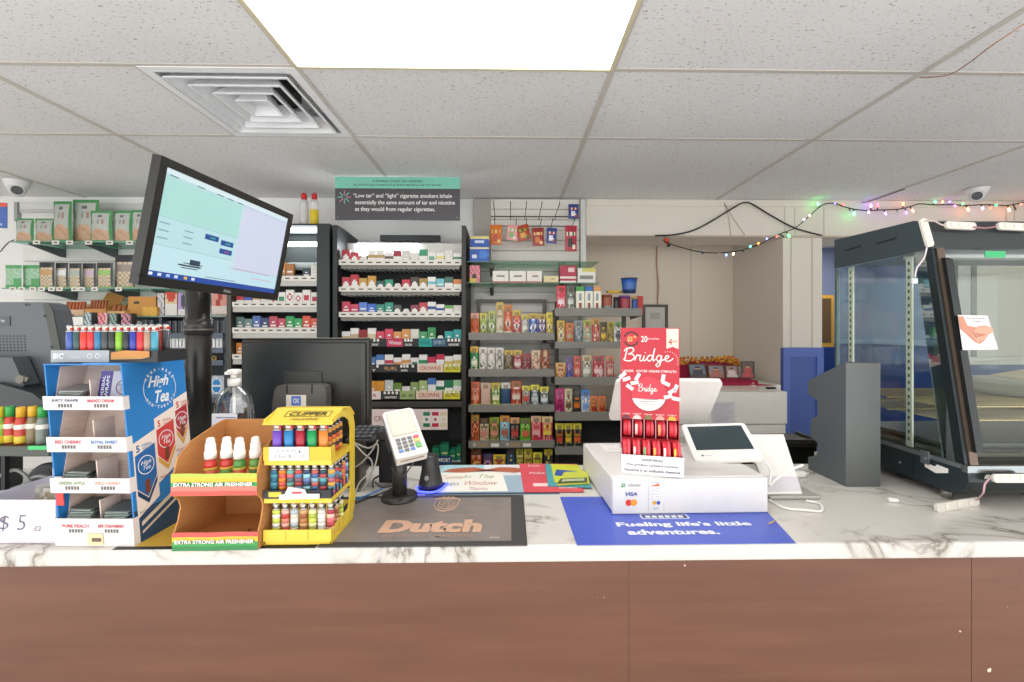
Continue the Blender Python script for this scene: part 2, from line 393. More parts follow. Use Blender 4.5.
def frustum(b, s0, z0, s1, z1, m, th=.004):
    c0 = [(-s0, -s0, z0), (s0, -s0, z0), (s0, s0, z0), (-s0, s0, z0)]; c1 = [(-s1, -s1, z1), (s1, -s1, z1), (s1, s1, z1), (-s1, s1, z1)]
    for k in range(4):
        b.quad(c0[k], c0[(k + 1) % 4], c1[(k + 1) % 4], c1[k], m)
        lo = [V(c0[k]) + V((0, 0, th)), V(c0[(k + 1) % 4]) + V((0, 0, th)), V(c1[(k + 1) % 4]) + V((0, 0, th)), V(c1[k]) + V((0, 0, th))]
        b.quad(*lo[::-1], m); b.quad(c0[k], lo[0], lo[1], c0[(k + 1) % 4], m)
for s0, s1 in ((.262, .205), (.205, .155), (.145, .10), (.088, .055)):
    b = MB(); s_ = s0 - .02
    frustum(b, s_, -.012, s1 - .012, .045, VW); 
    for k in range(4):                       # turned-out lip on each louvre
        R = MX.Rotation(k * pi / 2, 4, 'Z'); b.box(-s_, s_, -s_ - .006, -s_ + .004, -.014, -.010, VW, R)
    b.obj('louver', vt)
b = MB(); b.box(-.04, .04, -.04, .04, .02, .026, VW); b.obj('core_plate', vt)
b = MB()
b.quad((-h0, -h0, .12), (h0, -h0, .12), (h0, h0, .12), (-h0, h0, .12), VW)
for k in range(4):
    R = MX.Rotation(k * pi / 2, 4, 'Z'); b.quad((-h0, -h0, 0), (h0, -h0, 0), (h0, -h0, .12), (-h0, -h0, .12), VW, R)
b.cyl((0, .06, .08), .14, .039, mat('2a2b2c', .7), seg=24); b.obj('duct_box', vt)
# ================================================================ world and view
w = bpy.data.worlds.new('daylight'); SC.world = w; w.use_nodes = True
bg = w.node_tree.nodes['Background']; bg.inputs[0].default_value = (1.0, 1.0, 1.0, 1); bg.inputs[1].default_value = DAY
SC.view_settings.view_transform = 'Standard'; SC.view_settings.look = 'None'; SC.view_settings.gamma = 1; SC.view_settings.exposure = 0.92
SC.view_settings.use_curve_mapping = False
SC.cycles.use_denoising = True; SC.cycles.max_bounces = 8; SC.cycles.transparent_max_bounces = 24; SC.cycles.sample_clamp_indirect = 6
# ================================================================ product makers
def painted_box(w, d, h, paint, nu=6, nv=9, side='dddddd', top=None, rough=.4):
    """carton: x centred, front at y=0, back at y=d; the printed front is cut in nu x nv cells"""
    b = MB(); x0 = -w / 2
    for j in range(nv):
        i = 0
        while i < nu:
            c = paint((i + .5) / nu, (j + .5) / nv); k = i + 1
            while k < nu and paint((k + .5) / nu, (j + .5) / nv) == c: k += 1
            xa, xb, za, zb = x0 + w * i / nu, x0 + w * k / nu, h * j / nv, h * (j + 1) / nv
            b.quad((xa, 0, za), (xb, 0, za), (xb, 0, zb), (xa, 0, zb), mat(c, rough)); i = k
    for j in range(nv):          # sides carry the front's edge colour
        za, zb = h * j / nv, h * (j + 1) / nv
        b.quad((x0, d, za), (x0, 0, za), (x0, 0, zb), (x0, d, zb), mat(paint(.02, (j + .5) / nv), rough))
        b.quad((-x0, 0, za), (-x0, d, za), (-x0, d, zb), (-x0, 0, zb), mat(paint(.98, (j + .5) / nv), rough))
    tm = mat(top or paint(.02, .99), rough)
    b.quad((x0, 0, h), (-x0, 0, h), (-x0, d, h), (x0, d, h), tm); b.quad((x0, d, 0), (-x0, d, 0), (-x0, 0, 0), (x0, 0, 0), mat(side, rough))
    b.quad((-x0, d, 0), (x0, d, 0), (x0, d, h), (-x0, d, h), mat(side, rough))
    return b
def pouch_bag(w, t, h, paint, nu=8, nv=12, rough=.3, tilt=0.0):
    """pillow pouch with crimped top and bottom, standing; x centred, front towards -y, y in 0..t"""
    b = MB()
    def P(i, j, s):
        u, v = i / nu, j / nv
        bul = (sin(pi * u) ** .6) * (sin(pi * min(1, v / .93)) ** .5 if v < .93 else 0)
        bot = .55 * (1 - v) ** 2 * sin(pi * u) ** .5
        return (w * (u - .5) * (1 - .04 * sin(pi * v)), t / 2 + s * t / 2 * min(1, max(bul, bot) + .02) + tilt * v * h, h * v)
    for s in (-1, 1):
        for j in range(nv):
            for i in range(nu):
                q = [P(i, j, s), P(i + 1, j, s), P(i + 1, j + 1, s), P(i, j + 1, s)]
                if s > 0: q = q[::-1]
                b.add(q, [(0, 1, 2, 3)], mat(paint((i + .5) / nu, (j + .5) / nv) if s < 0 else paint(.02, .5), rough), True)
    # weld
    key = {}; remap = []
    nvs = []
    for p in b.v:
        k = (round(p.x, 5), round(p.y, 5), round(p.z, 5))
        if k not in key: key[k] = len(nvs); nvs.append(p)
        remap.append(key[k])
    b.v = nvs; b.f = [[remap[i] for i in f] for f in b.f]
    keep = [i for i, f in enumerate(b.f) if len(set(f)) == len(f)]
    b.f = [b.f[i] for i in keep]; b.m = [b.m[i] for i in keep]; b.sm = [b.sm[i] for i in keep]
    return b
def cig(style, a, c='efece6', e='8a8178'):
    def p(u, v):
        if style == 'chev': return a if v > .78 - .62 * abs(u - .5) * 2 * .5 - .06 + (.0 if abs(u - .5) > .0 else 0) - (0 if abs(u - .5) < .34 else .1) else c
        if style == 'band': return a if .42 < v < .72 else c
        if style == 'top': return a if v > .55 else c
        if style == 'circ': return a if (u - .5) ** 2 + ((v - .55) * 1.4) ** 2 < .085 and (u - .5) ** 2 + ((v - .55) * 1.4) ** 2 > .02 else c
        if style == 'disc': return a if (u - .5) ** 2 + ((v - .5) * 1.4) ** 2 < .1 else c
        if style == 'logo': return c if abs(u - .5) < .34 and .3 < v < .45 or (abs(u - .5) < .2 and .55 < v < .7) else a
        if style == 'low': return e if v < .3 else (c if .45 < v < .58 and abs(u - .5) < .3 else a)
        if style == 'duo': return a if v > .66 else (e if v < .22 and abs(u - .5) < .3 else c)
        return a
    return p
def _mix(a, b, t):
    return ''.join('%02x' % int(int(a[i:i + 2], 16) * (1 - t) + int(b[i:i + 2], 16) * t) for i in (0, 2, 4))
def wrap(top, body, badge, base, kind='dia'):
    rnd = random.Random(hash((top, body, badge)) % 1 + int(body, 16)); cells = {}
    pal = [body, body, _mix(body, '201c1a', .45), badge, _mix(body, 'f4efe4', .45), _mix(body, top, .6)]
    def p(u, v):
        key = (int(min(u, 1 - u) * 8) if v > .6 else int(u * 8), int(v * 14))
        if v > .82: return top if v > .9 or u < .2 or u > .8 else _mix(top, '4a3f2c', .5)
        if v < .2: return base if v < .07 or v > .14 or abs(u - .5) > .34 else _mix(base, '403832', .45)
        if .3 < v < .6 and kind in ('dia', 'circ', 'rect'):
            du, dv = abs(u - .5) / .4, abs(v - .45) / .15
            if (du + dv < 1.15) if kind == 'dia' else ((du * du + dv * dv < 1) if kind == 'circ' else max(du, dv) < .85): return _mix(badge, '2a2624', .7) if kind == 'dia' and abs(v - .45) < .06 and du < .4 else (_mix(badge, body, .35) if dv > .55 else badge)
        if u < .1 or u > .9: return body
        if key not in cells: cells[key] = rnd.choice(pal) if kind != 'none' else body
        return cells[key]
    return p
GAP = .0006
def place(b, name, px0, px1, y, z, label, cat, group=None, rz=0.0):
    o = b.obj(name); p = atY((px0 + px1) / 2, 300, y)
    o.location = (p.x, y, z + GAP); o.rotation_euler = (0, 0, rz)
    return tag(o, label, cat, group)
def width(px0, px1, Y): return (atY(px1, 300, Y) - atY(px0, 300, Y)).length
TAGW, TAGT = mat('e9e4da', .5), mat('3a3632', .6)

# ================================================================ cigarette rack (right, big)
YC, YCB = 2.98, 3.30
def shelf_strip(b, x0, x1, y, z0, z1, n, mw=TAGW, mt=TAGT):
    """price strip with n little price tags, proud of a shelf's front edge"""
    b.box(x0, x1, y - .006, y, z0, z1, mw)
    for k in range(n):
        cx = x0 + (x1 - x0) * (k + .55) / n; hw = (x1 - x0) / n * .26
        b.quad((cx - hw, y - .0064, z0 + (z1 - z0) * .38), (cx + hw, y - .0064, z0 + (z1 - z0) * .38), (cx + hw, y - .0064, z0 + (z1 - z0) * .62), (cx - hw, y - .0064, z0 + (z1 - z0) * .62), mt)
RX0, RX1 = xat(334, YC), xat(466, YC)
rk = thing('cigarette_rack', 'black cigarette display rack with lit top and six shelves below the warning sign', 'display rack')
zt = zat(400, 226, YC)
for x0, x1 in ((RX0, RX0 + .03), (RX1 - .028, RX1)):
    b = MB(); b.prism([(YC - .02, .30), (YCB + .06, .30), (YCB + .06, zt - .02), (YC + .1, zt), (YC - .02, zt)], x0, x1, mat('3a3833', .45, .3) if x1 > 0 - .4 else CHAR, 'x'); b.obj('side_panel', rk)
b = MB(); b.box(RX0 + .03, RX1 - .028, YCB, YCB + .012, .30, zt - .06, mat('26282a', .5)); b.obj('back_panel', rk)
# top light box
za, zb = zat(400, 253, YC + .16), zat(400, 243, YC + .16)
b = MB(); b.box(RX0 + .03, RX1 - .028, YC + .17, YC + .19, za - .02, zb, mat('cfcdc6', .4, .2)); b.box(xat(357, YC + .16), xat(418, YC + .16), YC + .155, YC + .169, za - .015, zb - .004, emit('f2fbff', 9)); b.obj('light_tube', rk)
b = MB(); b.box(xat(380, 3.2), xat(440, 3.2), 3.2, 3.23, zat(400, 241, 3.2), zat(400, 235, 3.2), CHAR); b.obj('ballast', rk)
cig_rows = [
 (260, 265.2, [('chev','b8303c',250),('chev','c03a44',252.5),('solid','e8e4dc',256),('band','b79a5c',250.5),('band','b79a5c',250.5),('band','6a5550',252.5),('top','a83440',250.5),('logo','d9d4cb',250.5),('solid','e6e1d8',252.5),('top','3c9c74',249.5),('disc','63a78c',252.5),('band','e2d77c',252.5),('logo','e4ded2',250.5),('band','4d8f63',253.2)]),
 (287, 291.6, [('chev','c33b46',277.3),('chev','c02c3c',274.8),('chev','c79c3e',278.3),('chev','d39a3e',276),('chev','2e5b58',281),('chev','2f9d77',279.7),('solid','e8e4dc',283.4),('chev','cf3148',279.7),('chev','4b3d36',277.2),('chev','a98d45',278.5),('band','7cc4ce',277),('low','79c6cf',278.7),('top','3d6b5c',277),('top','d8823e',279.3)]),
 (312, 317, [('logo','cf3f5c',301.8),('low','cf3f5c',304.3),('low','5c86d6',302.5),('logo','3e6fd0',304),('logo','2f8f80',304.6),('logo','2f9c84',302.6),('chev','4b5350',305),('solid','e9e6df',308.8),('chev','8f4652',305.1),('chev','c8434f',302.6),('band','35549b',302),('band','35549b',304.4),('duo','6fae5d',305.3),('logo','dcd6ca',305.3)]),
 (338.5, 346.5, [('band','d2b67c',331.5),('band','c9b18c',328.2),('solid','8f1d22',329.8),('band','d8c9a0',328.2),('logo','d84a63',331.3),('logo','d8435c',329),('logo','e09a5e',331.7),('logo','dd9a52',329.2),('logo','e5dfd4',329.2),('logo','57a06a',331.7),('logo','3f9a58',327.6),('solid','eeeae4',335.5),('logo','2ca7a4',331.3),('logo','2aa3a2',329.6)]),
 (364.4, 372, [('logo','2f62a8',357),('duo','b5343e',356),('top','2f62b8',355),('low','4f79b4',357),('duo','4576b8',354.8),('band','c93b56',354.8),('band','dd9a5e',357.8),('band','dd9a5e',354.4),('disc','3d7a4f',357.8),('band','2f9160',354.8),('top','c43450',357),('duo','c43450',354.4),('band','d8bd6c',356.4),('band','d8bd6c',355)]),
 (391, 399, [('solid','d99536',381),('logo','e09a3c',381),('logo','cfd0c8',380.5),('low','d99536',381),('solid','d99536',381),('logo','c9ccc8',380.3),('low','6b8a3c',383),('solid','e8e4dc',386.5),('logo','93a765',382.3),('logo','a7ba78',380.7),('duo','4f79b8',378.3),('band','2c7a52',381),('top','2c7a52',380.3),('duo','a8cfa0',380.3)]),
]
rown = ['top', 'second', 'third', 'fourth', 'fifth', 'lowest']
hexname = {}
def cname(h, style):
    r, gg, bl = int(h[:2], 16), int(h[2:4], 16), int(h[4:], 16)
    mx, mn = max(r, gg, bl), min(r, gg, bl)
    if mx - mn < 32: n = 'white' if mx > 200 else ('grey' if mx > 100 else 'dark grey')
    elif r == mx: n = ('dark red' if mx < 150 else 'red') if gg < .45 * r and bl < .6 * r else ('gold' if gg > .68 * r else 'orange')
    elif gg == mx: n = 'teal' if bl > .7 * gg else 'green'
    else: n = 'light blue' if gg > .85 * bl else ('purple' if r > gg + 8 else 'blue')
    return n if style in ('solid', 'logo') or n == 'white' else n + ' and white'
pitch = (xat(461, YC) - xat(340, YC)) / 14
pk_x0 = xat(340, YC) + .001
HEAD = []
for ri, (yt, ybm, packs) in enumerate(cig_rows):
    zs0, zs1 = zat(400, ybm, YC), zat(400, yt, YC)          # strip
    b = MB(); shz = zs0 + (.012 if ri < 3 else .006)
    shm = mat('8f918c', .35, .4) if ri < 3 else CHAR
    b.box(RX0 + .03, RX1 - .028, YC + .002, YCB, shz - .008, shz, shm)
    if ri < 3:            # clear pusher tray seen from below
        b.box(RX0 + .05, RX1 - .05, YC + .01, YC + .20, shz - .034, shz - .030, mat('b9c2bd', .25, .3)); b.box(RX0 + .045, RX1 - .045, YC + .004, YC + .01, shz - .036, shz - .008, mat('77756c', .4, .4))
        for k in range(24): x = RX0 + .06 + (RX1 - RX0 - .12) * k / 23; b.box(x, x + .006, YC + .012, YC + .18, shz - .040, shz - .0345, mat('dfe5e0', .3))
    sh = b.obj('shelf', rk)
    b = MB()
    if ri < 3: shelf_strip(b, RX0 + .034, RX1 - .032, YC, zs0, zs1, 14)
    else:
        b.box(RX0 + .034, RX1 - .032, YC - .004, YC, zs0, zs1, mat('2c2d2e', .5))
        y_ = YC - .0045; fr = [(.045, .11, 's'), (.115, .19, 's')]
        def card(pxa, pxb, h, txt, tc, tex=1):
            xa, xb = xat(pxa, YC), xat(pxb, YC); O = V((0, y_, 0))
            b.quad((xa, y_, zs0 - .001), (xb, y_, zs0 - .001), (xb, y_, zs1 + .001), (xa, y_, zs1 + .001), mat(h, .45))
            if txt: b.text(txt, O, X3, Z3, ((xa + xb) / 2, (zs0 + zs1) / 2), (xb - xa) * .78, (zs1 - zs0) * .5, mat(tc, .5), bold=.01)
        def tags(pxa, pxb, n, txt=None, yel=False):
            if yel: card(pxa, pxb, 'd8cf3a', 'SALE PRICE', '6a5a20')
            for k in range(n):
                xc = xat(pxa + (pxb - pxa) * (k + .5) / n, YC); zm = zs1 - (zs1 - zs0) * (.05 if not yel else .0)
                b.poly([(xc - .008, y_ - .0004, zm - .018), (xc + .008, y_ - .0004, zm - .018), (xc + .008, y_ - .0004, zm - .004), (xc, y_ - .0004, zm + .004), (xc - .008, y_ - .0004, zm - .004)], TAGW)
            if txt:
                b.text(txt, V((0, y_, 0)), X3, Z3, ((xat(pxa, YC) + xat(pxb, YC)) / 2, zs0 + (zs1 - zs0) * .22), (xat(pxb, YC) - xat(pxa, YC)) * .75, (zs1 - zs0) * .3, TAGW, bold=.02)
        if ri == 3:
            tags(341, 366, 4, 'NEWPORT'); tags(369, 380, 3, 'NEWPORT'); card(387, 403, 'c73356', 'Winston', 'f3e6e8'); tags(404, 413, 3, 'SALEM'); card(419, 432, '1fa49a', 'KOOL', '0c4a48'); card(432, 447, '31566e', 'SPIRIT', '9db8c4'); tags(447, 461, 4, 'NEWPORT')
        if ri == 4:
            tags(341, 381, 6, 'NEWPORT'); card(383, 399, '31333a', 'PALL MALL', 'd7a55c'); tags(400, 409, 3, 'MAVERICK'); tags(410, 416, 1); card(417.5, 443.5, 'e3cdb6', 'CROWNS', 'b0444e'); tags(444, 460.5, 4, None, True)
        if ri == 5:
            card(341, 381, 'e9dcd6', 'L&M    OMA', 'a83a4c'); tags(383, 399, 4, 'NEWPORT'); card(400, 415, '9fb070', 'eko   eko', '3c4a2a'); card(416, 442.5, 'e3cdb6', 'CROWNS', 'b0444e'); tags(443.5, 460, 4, None, True)
    b.obj('price_strip', sh)
    for k, (st, h, ytop) in enumerate(packs):
        if ri in (3,) and k < 0: continue
        ph = max(.03, zat(400, ytop, YC + .03) - shz)
        pw = min(.056, pitch - .004); x = pk_x0 + pitch * (k + .5)
        if st == 'solid' and ph < .07:            # an empty channel's white pusher paddle
            bb = MB(); ph2 = max(ph, .03); bb.prism([(-pw * .4, 0), (pw * .4, 0), (pw * .4, ph2 * .7), (pw * .22, ph2), (-pw * .22, ph2), (-pw * .4, ph2 * .7)], 0, .006, mat(h, .4), 'y')
            bb.box(-.004, .004, .006, .16, .0, .006, mat('d8d5cf', .4))
            o = bb.obj('pusher_paddle', sh); o.location = (x, YC + .03, shz + GAP); continue
        bb = painted_box(pw, .022, ph, cig(st, h), side='d8d4cc', rough=.35)
        o = bb.obj('cigarette_pack'); o.location = (x, YC + .026, shz + GAP)
        tag(o, f"{cname(h, st)} cigarette pack, {ORD[k]} from left, {rown[ri]} row of the right cigarette rack", 'cigarette pack', 'cigarette packs in the right rack')
zq = zat(400, 407, YC - .01)
b = MB(); b.box(RX0 + .03, RX1 - .028, YC - .012, YC + .02, zq, zat(400, 401.5, YC - .01), mat('55544e', .4, .5)); b.box(RX0 + .03, RX1 - .028, YC, YCB, zq, zq + .006, CHAR); b.obj('bottom_rail', rk)
b = MB(); b.box(RX0 + .03, RX1 - .03, YC + .13, YC + .14, zat(400, 462, YC) - .2, zq - .002, mat('1d1f20', .4)); b.box(xat(449, YC + .13), RX1 - .04, YC + .118, YC + .13, zat(400, 440, YC + .1), zat(400, 413, YC + .1), mat('2a2c2d', .4)); b.obj('lower_panel', rk)
zf = zat(450, 462, YC + .03)
b = MB(); b.box(RX0 + .03, RX1 - .03, YC - .0, YC + .13, zf - .012, zf, CHAR); b.obj('bottom_shelf', rk)
# the crown poster on the lower panel
p, q = atY(371, 430, YC - .015), atY(447.5, 409, YC - .015)
ps = thing('pack_poster', 'pale pink poster showing green and red packs under the right cigarette rack', 'poster', (p.x, YC - .016, p.z))
W_, H_ = q.x - p.x, q.z - p.z
b = MB(); b.box(0, W_, 0, .0025, 0, H_, mat('ecd9d4', .4)); b.obj('sheet', ps)
b = MB(); O = V((0, 0, 0))
b.text('CROWNS', O, X3, Z3, (.12, H_ * .55), .2, .035, mat('a8505c', .5))
for x, h in ((.352, '2f7d57'), (.412, 'c22e48'), (.468, 'e0cfa8')):
    
    if x > .33: b.obj('lettering' if x < .36 else 'printed_pack', ps); b = MB()
    b.plane_poly(O, X3, Z3, [(x, .018), (x + .052, .018), (x + .052, H_ - .018), (x, H_ - .018)], mat('efe4da', .4), .0006)
    for z0, z1 in ((.02, .045), (H_ - .045, H_ - .02)): b.plane_poly(O, X3, Z3, [(x + .003, z0), (x + .049, z0), (x + .049, z1), (x + .003, z1)], mat(h, .4), .0009)
    b.disc(O, X3, Z3, (x + .026, H_ / 2), .01, mat(h, .4), .0009)
b.obj('printed_pack', ps)
for k, (a, c, top) in enumerate(((432, 439.5, 448), (440, 449, 444.5), (449.5, 455.8, 450), (456.2, 461, 447))):
    Y = YC + .03; h = zat(450, top, Y) - zf
    place(painted_box(width(a, c, Y) - .003, .08, h, lambda u, v: 'd9cf8a' if .42 < v < .6 and abs(u - .5) < .35 else ('e8e8e0' if v < .14 else '1f7a56'), side='1f7a56'), 'carton', a, c, Y, zf, f"green carton with gold mark, {ORD[k]} from left in the rack's dark bottom shelf", 'carton', 'green cartons under the rack')
b = MB(); p = atY(431, 464, YC - .004); q = atY(452, 456, YC - .004); b.box(p.x, q.x, YC - .006, YC - .001, p.z, q.z, mat('1b3f66', .4)); b.text('NEWPORT', V((0, YC - .006, 0)), X3, Z3, ((p.x + q.x) / 2, (p.z + q.z) / 2), (q.x - p.x) * .85, (q.z - p.z) * .5, TAGW, bold=.02); b.obj('brand_strip', rk)

# ================================================================ cigarette rack (left, behind the hanging monitor)
LX0, LX1 = xat(228, YC), xat(331, YC)
rl = thing('cigarette_rack', 'black cigarette rack with lit top behind the hanging monitor, spray cans on it', 'display rack')
zt2 = zat(310, 224, YC)
for x0, x1 in ((LX0, LX0 + .03), (LX1 - .09, LX1 - .004)):
    b = MB(); b.box(x0, x1, YC - .015, YCB + .06, .3, zt2, mat('26302e', .4) if x1 > LX0 + .1 else mat('4c4a44', .4, .3)); b.obj('side_panel', rl)
b = MB(); b.box(LX0 + .03, LX1 - .09, YCB, YCB + .012, .3, zt2, mat('3d4241', .5)); b.obj('back_panel', rl)
b = MB(); b.box(LX0 + .03, LX1 - .09, YC - .01, YCB, zt2 - .012, zt2, CHAR); b.obj('top_panel', rl)
b = MB(); z0 = zat(310, 246, YC + .2); b.box(LX0 + .2, LX1 - .11, YC + .2, YC + .22, z0, z0 + .03, emit('eefaff', 7)); b.box(LX0 + .05, LX1 - .095, YC + .02, YC + .05, zt2 - .05, zt2 - .02, emit('eefaff', 4)); b.obj('light_tube', rl)
left_rows = [
 ('top', 276, 280.5, [(263, .0, 'logo', 'd68f3e'), (264, 1, 'low', 'a06434'), (268, 2, 'solid', 'd8d4cc')], None),
]
def lrow(ri, yt, ybm, cols, plain=False):
    zs0, zs1 = zat(310, ybm, YC), zat(310, yt, YC); shz = zs0 + .01
    b = MB(); b.box(LX0 + .03, LX1 - .09, YC + .002, YCB, shz - .01, shz, mat('8f918c', .35, .4)); b.box(LX0 + .034, LX1 - .094, YC - .004, YC + .002, shz - .045, zs0, mat('b4b3ac', .35, .3)); sh = b.obj('shelf', rl)
    b = MB(); shelf_strip(b, LX0 + .034, LX1 - .094, YC - .0045, zs0, zs1, 10); b.obj('price_strip', sh)
    n = 10; pt = (LX1 - .094 - LX0 - .036) / n
    for k, (st, h, top) in enumerate(cols):
        if st is None: continue
        x = LX0 + .036 + pt * (k + .5); ph = zat(310, top, YC + .03) - shz
        o = painted_box(min(.056, pt - .004), .022, ph, cig(st, h)).obj('cigarette_pack'); o.location = (x, YC + .026, shz + GAP)
        tag(o, f"{cname(h, st)} cigarette pack, {ORD[k]} from left, {['upper', 'middle', 'lower', 'bottom'][ri]} row of the left cigarette rack", 'cigarette pack', 'cigarette packs in the left rack')
lrow(0, 276, 281, [('low', 'b5603c', 265), ('logo', 'c78a3a', 264), ('low', 'a04434', 264), ('logo', 'cf9c46', 263.5), ('logo', '8f6a34', 264), ('low', 'd68f3e', 262.5), ('low', 'b5763c', 264), (None,) * 3, ('logo', '3d4a55', 268), ('logo', 'e3e0d8', 265.5)])
lrow(1, 302, 307, [('top', 'c23b44', 296), ('top', '3f55b5', 296), ('top', 'c79c4e', 295), ('solid', 'e0dcd4', 296), ('circ', 'c23b44', 294), ('disc', '3d8f63', 292.3), ('circ', 'c4323e', 290), ('circ', 'c4323e', 292.8), ('disc', 'c4323e', 290), ('disc', 'b8303c', 292.5)])
lrow(2, 327.5, 333, [('logo', '5a7a78', 317), ('logo', '6f8a84', 319), ('logo', '4d6db0', 316), ('logo', '2f4470', 318), ('logo', 'c24a5e', 316.3), ('logo', 'cf4a62', 318.6), ('logo', '2fa45c', 316.3), ('logo', '35ab62', 318.6), ('logo', 'e0583e', 316), ('logo', 'e5604a', 318.4)])
lrow(3, 354, 359, [('logo', 'e38a2c', 343), ('logo', 'd4862e', 343), ('logo', 'e6e1d8', 344)] + [(None,) * 3] * 7)
lrow(3, 394, 399, [('logo', 'd5d8d3', 370), ('low', 'c9cfc4', 369)] + [(None,) * 3] * 8)
# tray of clear plastic in the lit bay
b = MB(); z0 = zat(310, 268, YC); b.box(LX0 + .04, LX1 - .095, YC + .055, YCB - .01, z0 - .006, z0, mat('7d8684', .3, .3)); b.rbox(LX0 + .35, LX1 - .11, YC + .065, YC + .2, z0 + .002, z0 + .05, mat('c3cbc8', .25), .02); b.obj('plastic_tray', rl)
# spray cans on top
for k, (a, c, body, lab) in enumerate(((297.5, 306.5, 'd9d8d6', 'pale grey'), (308, 317, 'e7c928', 'white and yellow'))):
    Y = YC + .06; r = width(a, c, Y) / 2 * .92; top = zat(300, 192, Y); h = top - zt2 - .001
    s = thing('spray_can', f"{lab} spray can with red cap on top of the left rack", 'spray can', (atY((a + c) / 2, 300, Y).x, Y + .03, zt2 + GAP), 0, 'spray cans on the rack')
    b = MB(); b.lathe((0, 0, 0), [(r, 0), (r, h * .2), (r, h * .5), (r, h * .72), (r * .7, h * .80)], [mat(body, .3), mat(body, .3), mat('e6e4e0' if k else 'dcdcdc', .3), mat('d5d5d5', .3)]); b.obj('body', s)
    b = MB(); b.lathe((0, 0, 0), [(r * .66, h * .80), (r * .64, h * .95), (r * .45, h), (.001, h)], mat('cf2a2a', .35)); b.obj('cap', s)
# ================================================================ warning sign
Ys = 2.86; p, q = atY(335, 220, Ys), atY(460, 177.5, Ys)
sg = thing('warning_sign', 'dark grey hanging sign with mint green heading strip above the cigarette rack', 'sign', (p.x, Ys, p.z))
W_, H_ = q.x - p.x, min(q.z, CEIL - .008) - p.z
b = MB(); b.box(0, W_, 0, .006, 0, H_, mat('4e4c50', .45)); b.obj('board', sg)
b = MB(); b.box(0, W_, -.0012, -.0002, H_ * .735, H_, mat('7fc9b4', .45)); b.obj('heading_strip', sg)
b = MB(); O = V((0, 0, 0)); T1, T2 = mat('2c3b3c', .5), mat('ece9e6', .5)
b.text('A FEDERAL COURT HAS ORDERED', O, X3, Z3, (W_ * .5, H_ * .905), W_ * .40, H_ * .05, T1, lift=.0018, bold=.01)
b.text('R.J. REYNOLDS TOBACCO & PHILIP MORRIS USA TO STATE:', O, X3, Z3, (W_ * .5, H_ * .81), W_ * .70, H_ * .055, T1, lift=.0018, bold=.01)
b.obj('heading_lettering', sg); b = MB()
for k, s in enumerate(('\u201cLow tar\u201d and \u201clight\u201d cigarette smokers inhale', 'essentially the same amount of tar and nicotine', 'as they would from regular cigarettes.')):
    w_ = (.79, .80, .64)[k]; b.text(s, O, X3, Z3, (W_ * (.145 + w_ / 2 + .015 * (k > 0)), H_ * (.555 - .155 * k)), W_ * w_, H_ * .125, T2, lift=.0012, bold=.012)
b.obj('lettering', sg); b = MB()
for k in range(8):
    a = k * pi / 4; R = MX.Rotation(a, 2); pts = [R @ V((x, z)) for x, z in ((-.003, .012), (.003, .012), (.003, .043), (-.003, .043))]
    b.plane_poly(O, X3, Z3, [(W_ * .075 + t[0], H_ * .53 + t[1]) for t in pts], mat('7fc9b4' if k % 3 else 'd97f93', .5), .0012)
b.obj('emblem', sg)
for x, z in ((.02, .02), (W_ - .02, .02)): b = MB(); b.disc(O, X3, Z3, (x, z), .004, STEEL, .0012, 10); b.obj('screw', sg)
b = MB(); b.tube([(.05, .003, H_), (.05, .003, CEIL - p.z - .004)], .0015, STEEL); b.tube([(W_ - .05, .003, H_), (W_ - .05, .003, CEIL - p.z - .004)], .0015, STEEL); b.obj('hanger', sg)

# ================================================================ slatwall with hooks and hanging snacks
Yl = 3.33
SW = thing('slatwall_panel', 'white grooved slatwall with hook rails behind the tobacco shelves', 'slatwall')
sx0, sx1 = xat(473.5, Yl), xat(579, Yl); sz0, sz1 = .35, CEIL - .012
b = MB(); SLW = mat('e9e5dd', .5, 0, .02, 3)
nsl = 26; hs = (sz1 - sz0) / nsl
for k in range(nsl): b.box(sx0 if sz0 + k * hs < zat(480, 262, Yl) else xat(491, Yl), sx1, Yl, Yl + .012, sz0 + k * hs + .0035, sz0 + (k + 1) * hs - .0035, SLW)
b.box(sx0, sx1, Yl + .012, Yl + .03, sz0, sz1, mat('b7b2aa', .6)); b.obj('slat_board', SW)
b = MB(); b.box(sx1, sx1 + .012, Yl - .004, Yl + .035, sz0, sz1, mat('8a8478', .5)); b.obj('edge_trim', SW)
Yh = 3.05
rails = []
for zpy in (216.5, 226):
    b = MB(); z = zat(520, zpy, Yl - .03)
    b.tube([(xat(491, Yl - .03), Yl - .03, z), (xat(577, Yl - .03), Yl - .03, z)], .0035, mat('4a463f', .4, .5))
    for px in (492, 534, 576): b.tube([(xat(px, Yl - .03), Yl - .03, z), (xat(px, Yl - .03), Yl - .0005, z + .004)], .003, DKMETAL)
    rails.append((b.obj('hook_rail', SW), z))
for r, lst in ((0, (495, 510.5, 525, 539, 555, 575)), (1, (495, 516, 526, 540, 551, 572))):
    ro, z = rails[r]
    for px in lst:
        x = xat(px, Yl - .03); b = MB(); L = (.30 if px < 570 else .07) if r == 0 else .12
        b.tube([(x, Yl - .033, z), (x, Yl - .033 - L, z + .012), (x, Yl - .04 - L, z + .028)], .0028, DKMETAL); b.tube([(x, Yl - .034, z + .005), (x, Yl - .034, z - .03)], .0026, DKMETAL); b.obj('peg_hook', ro)
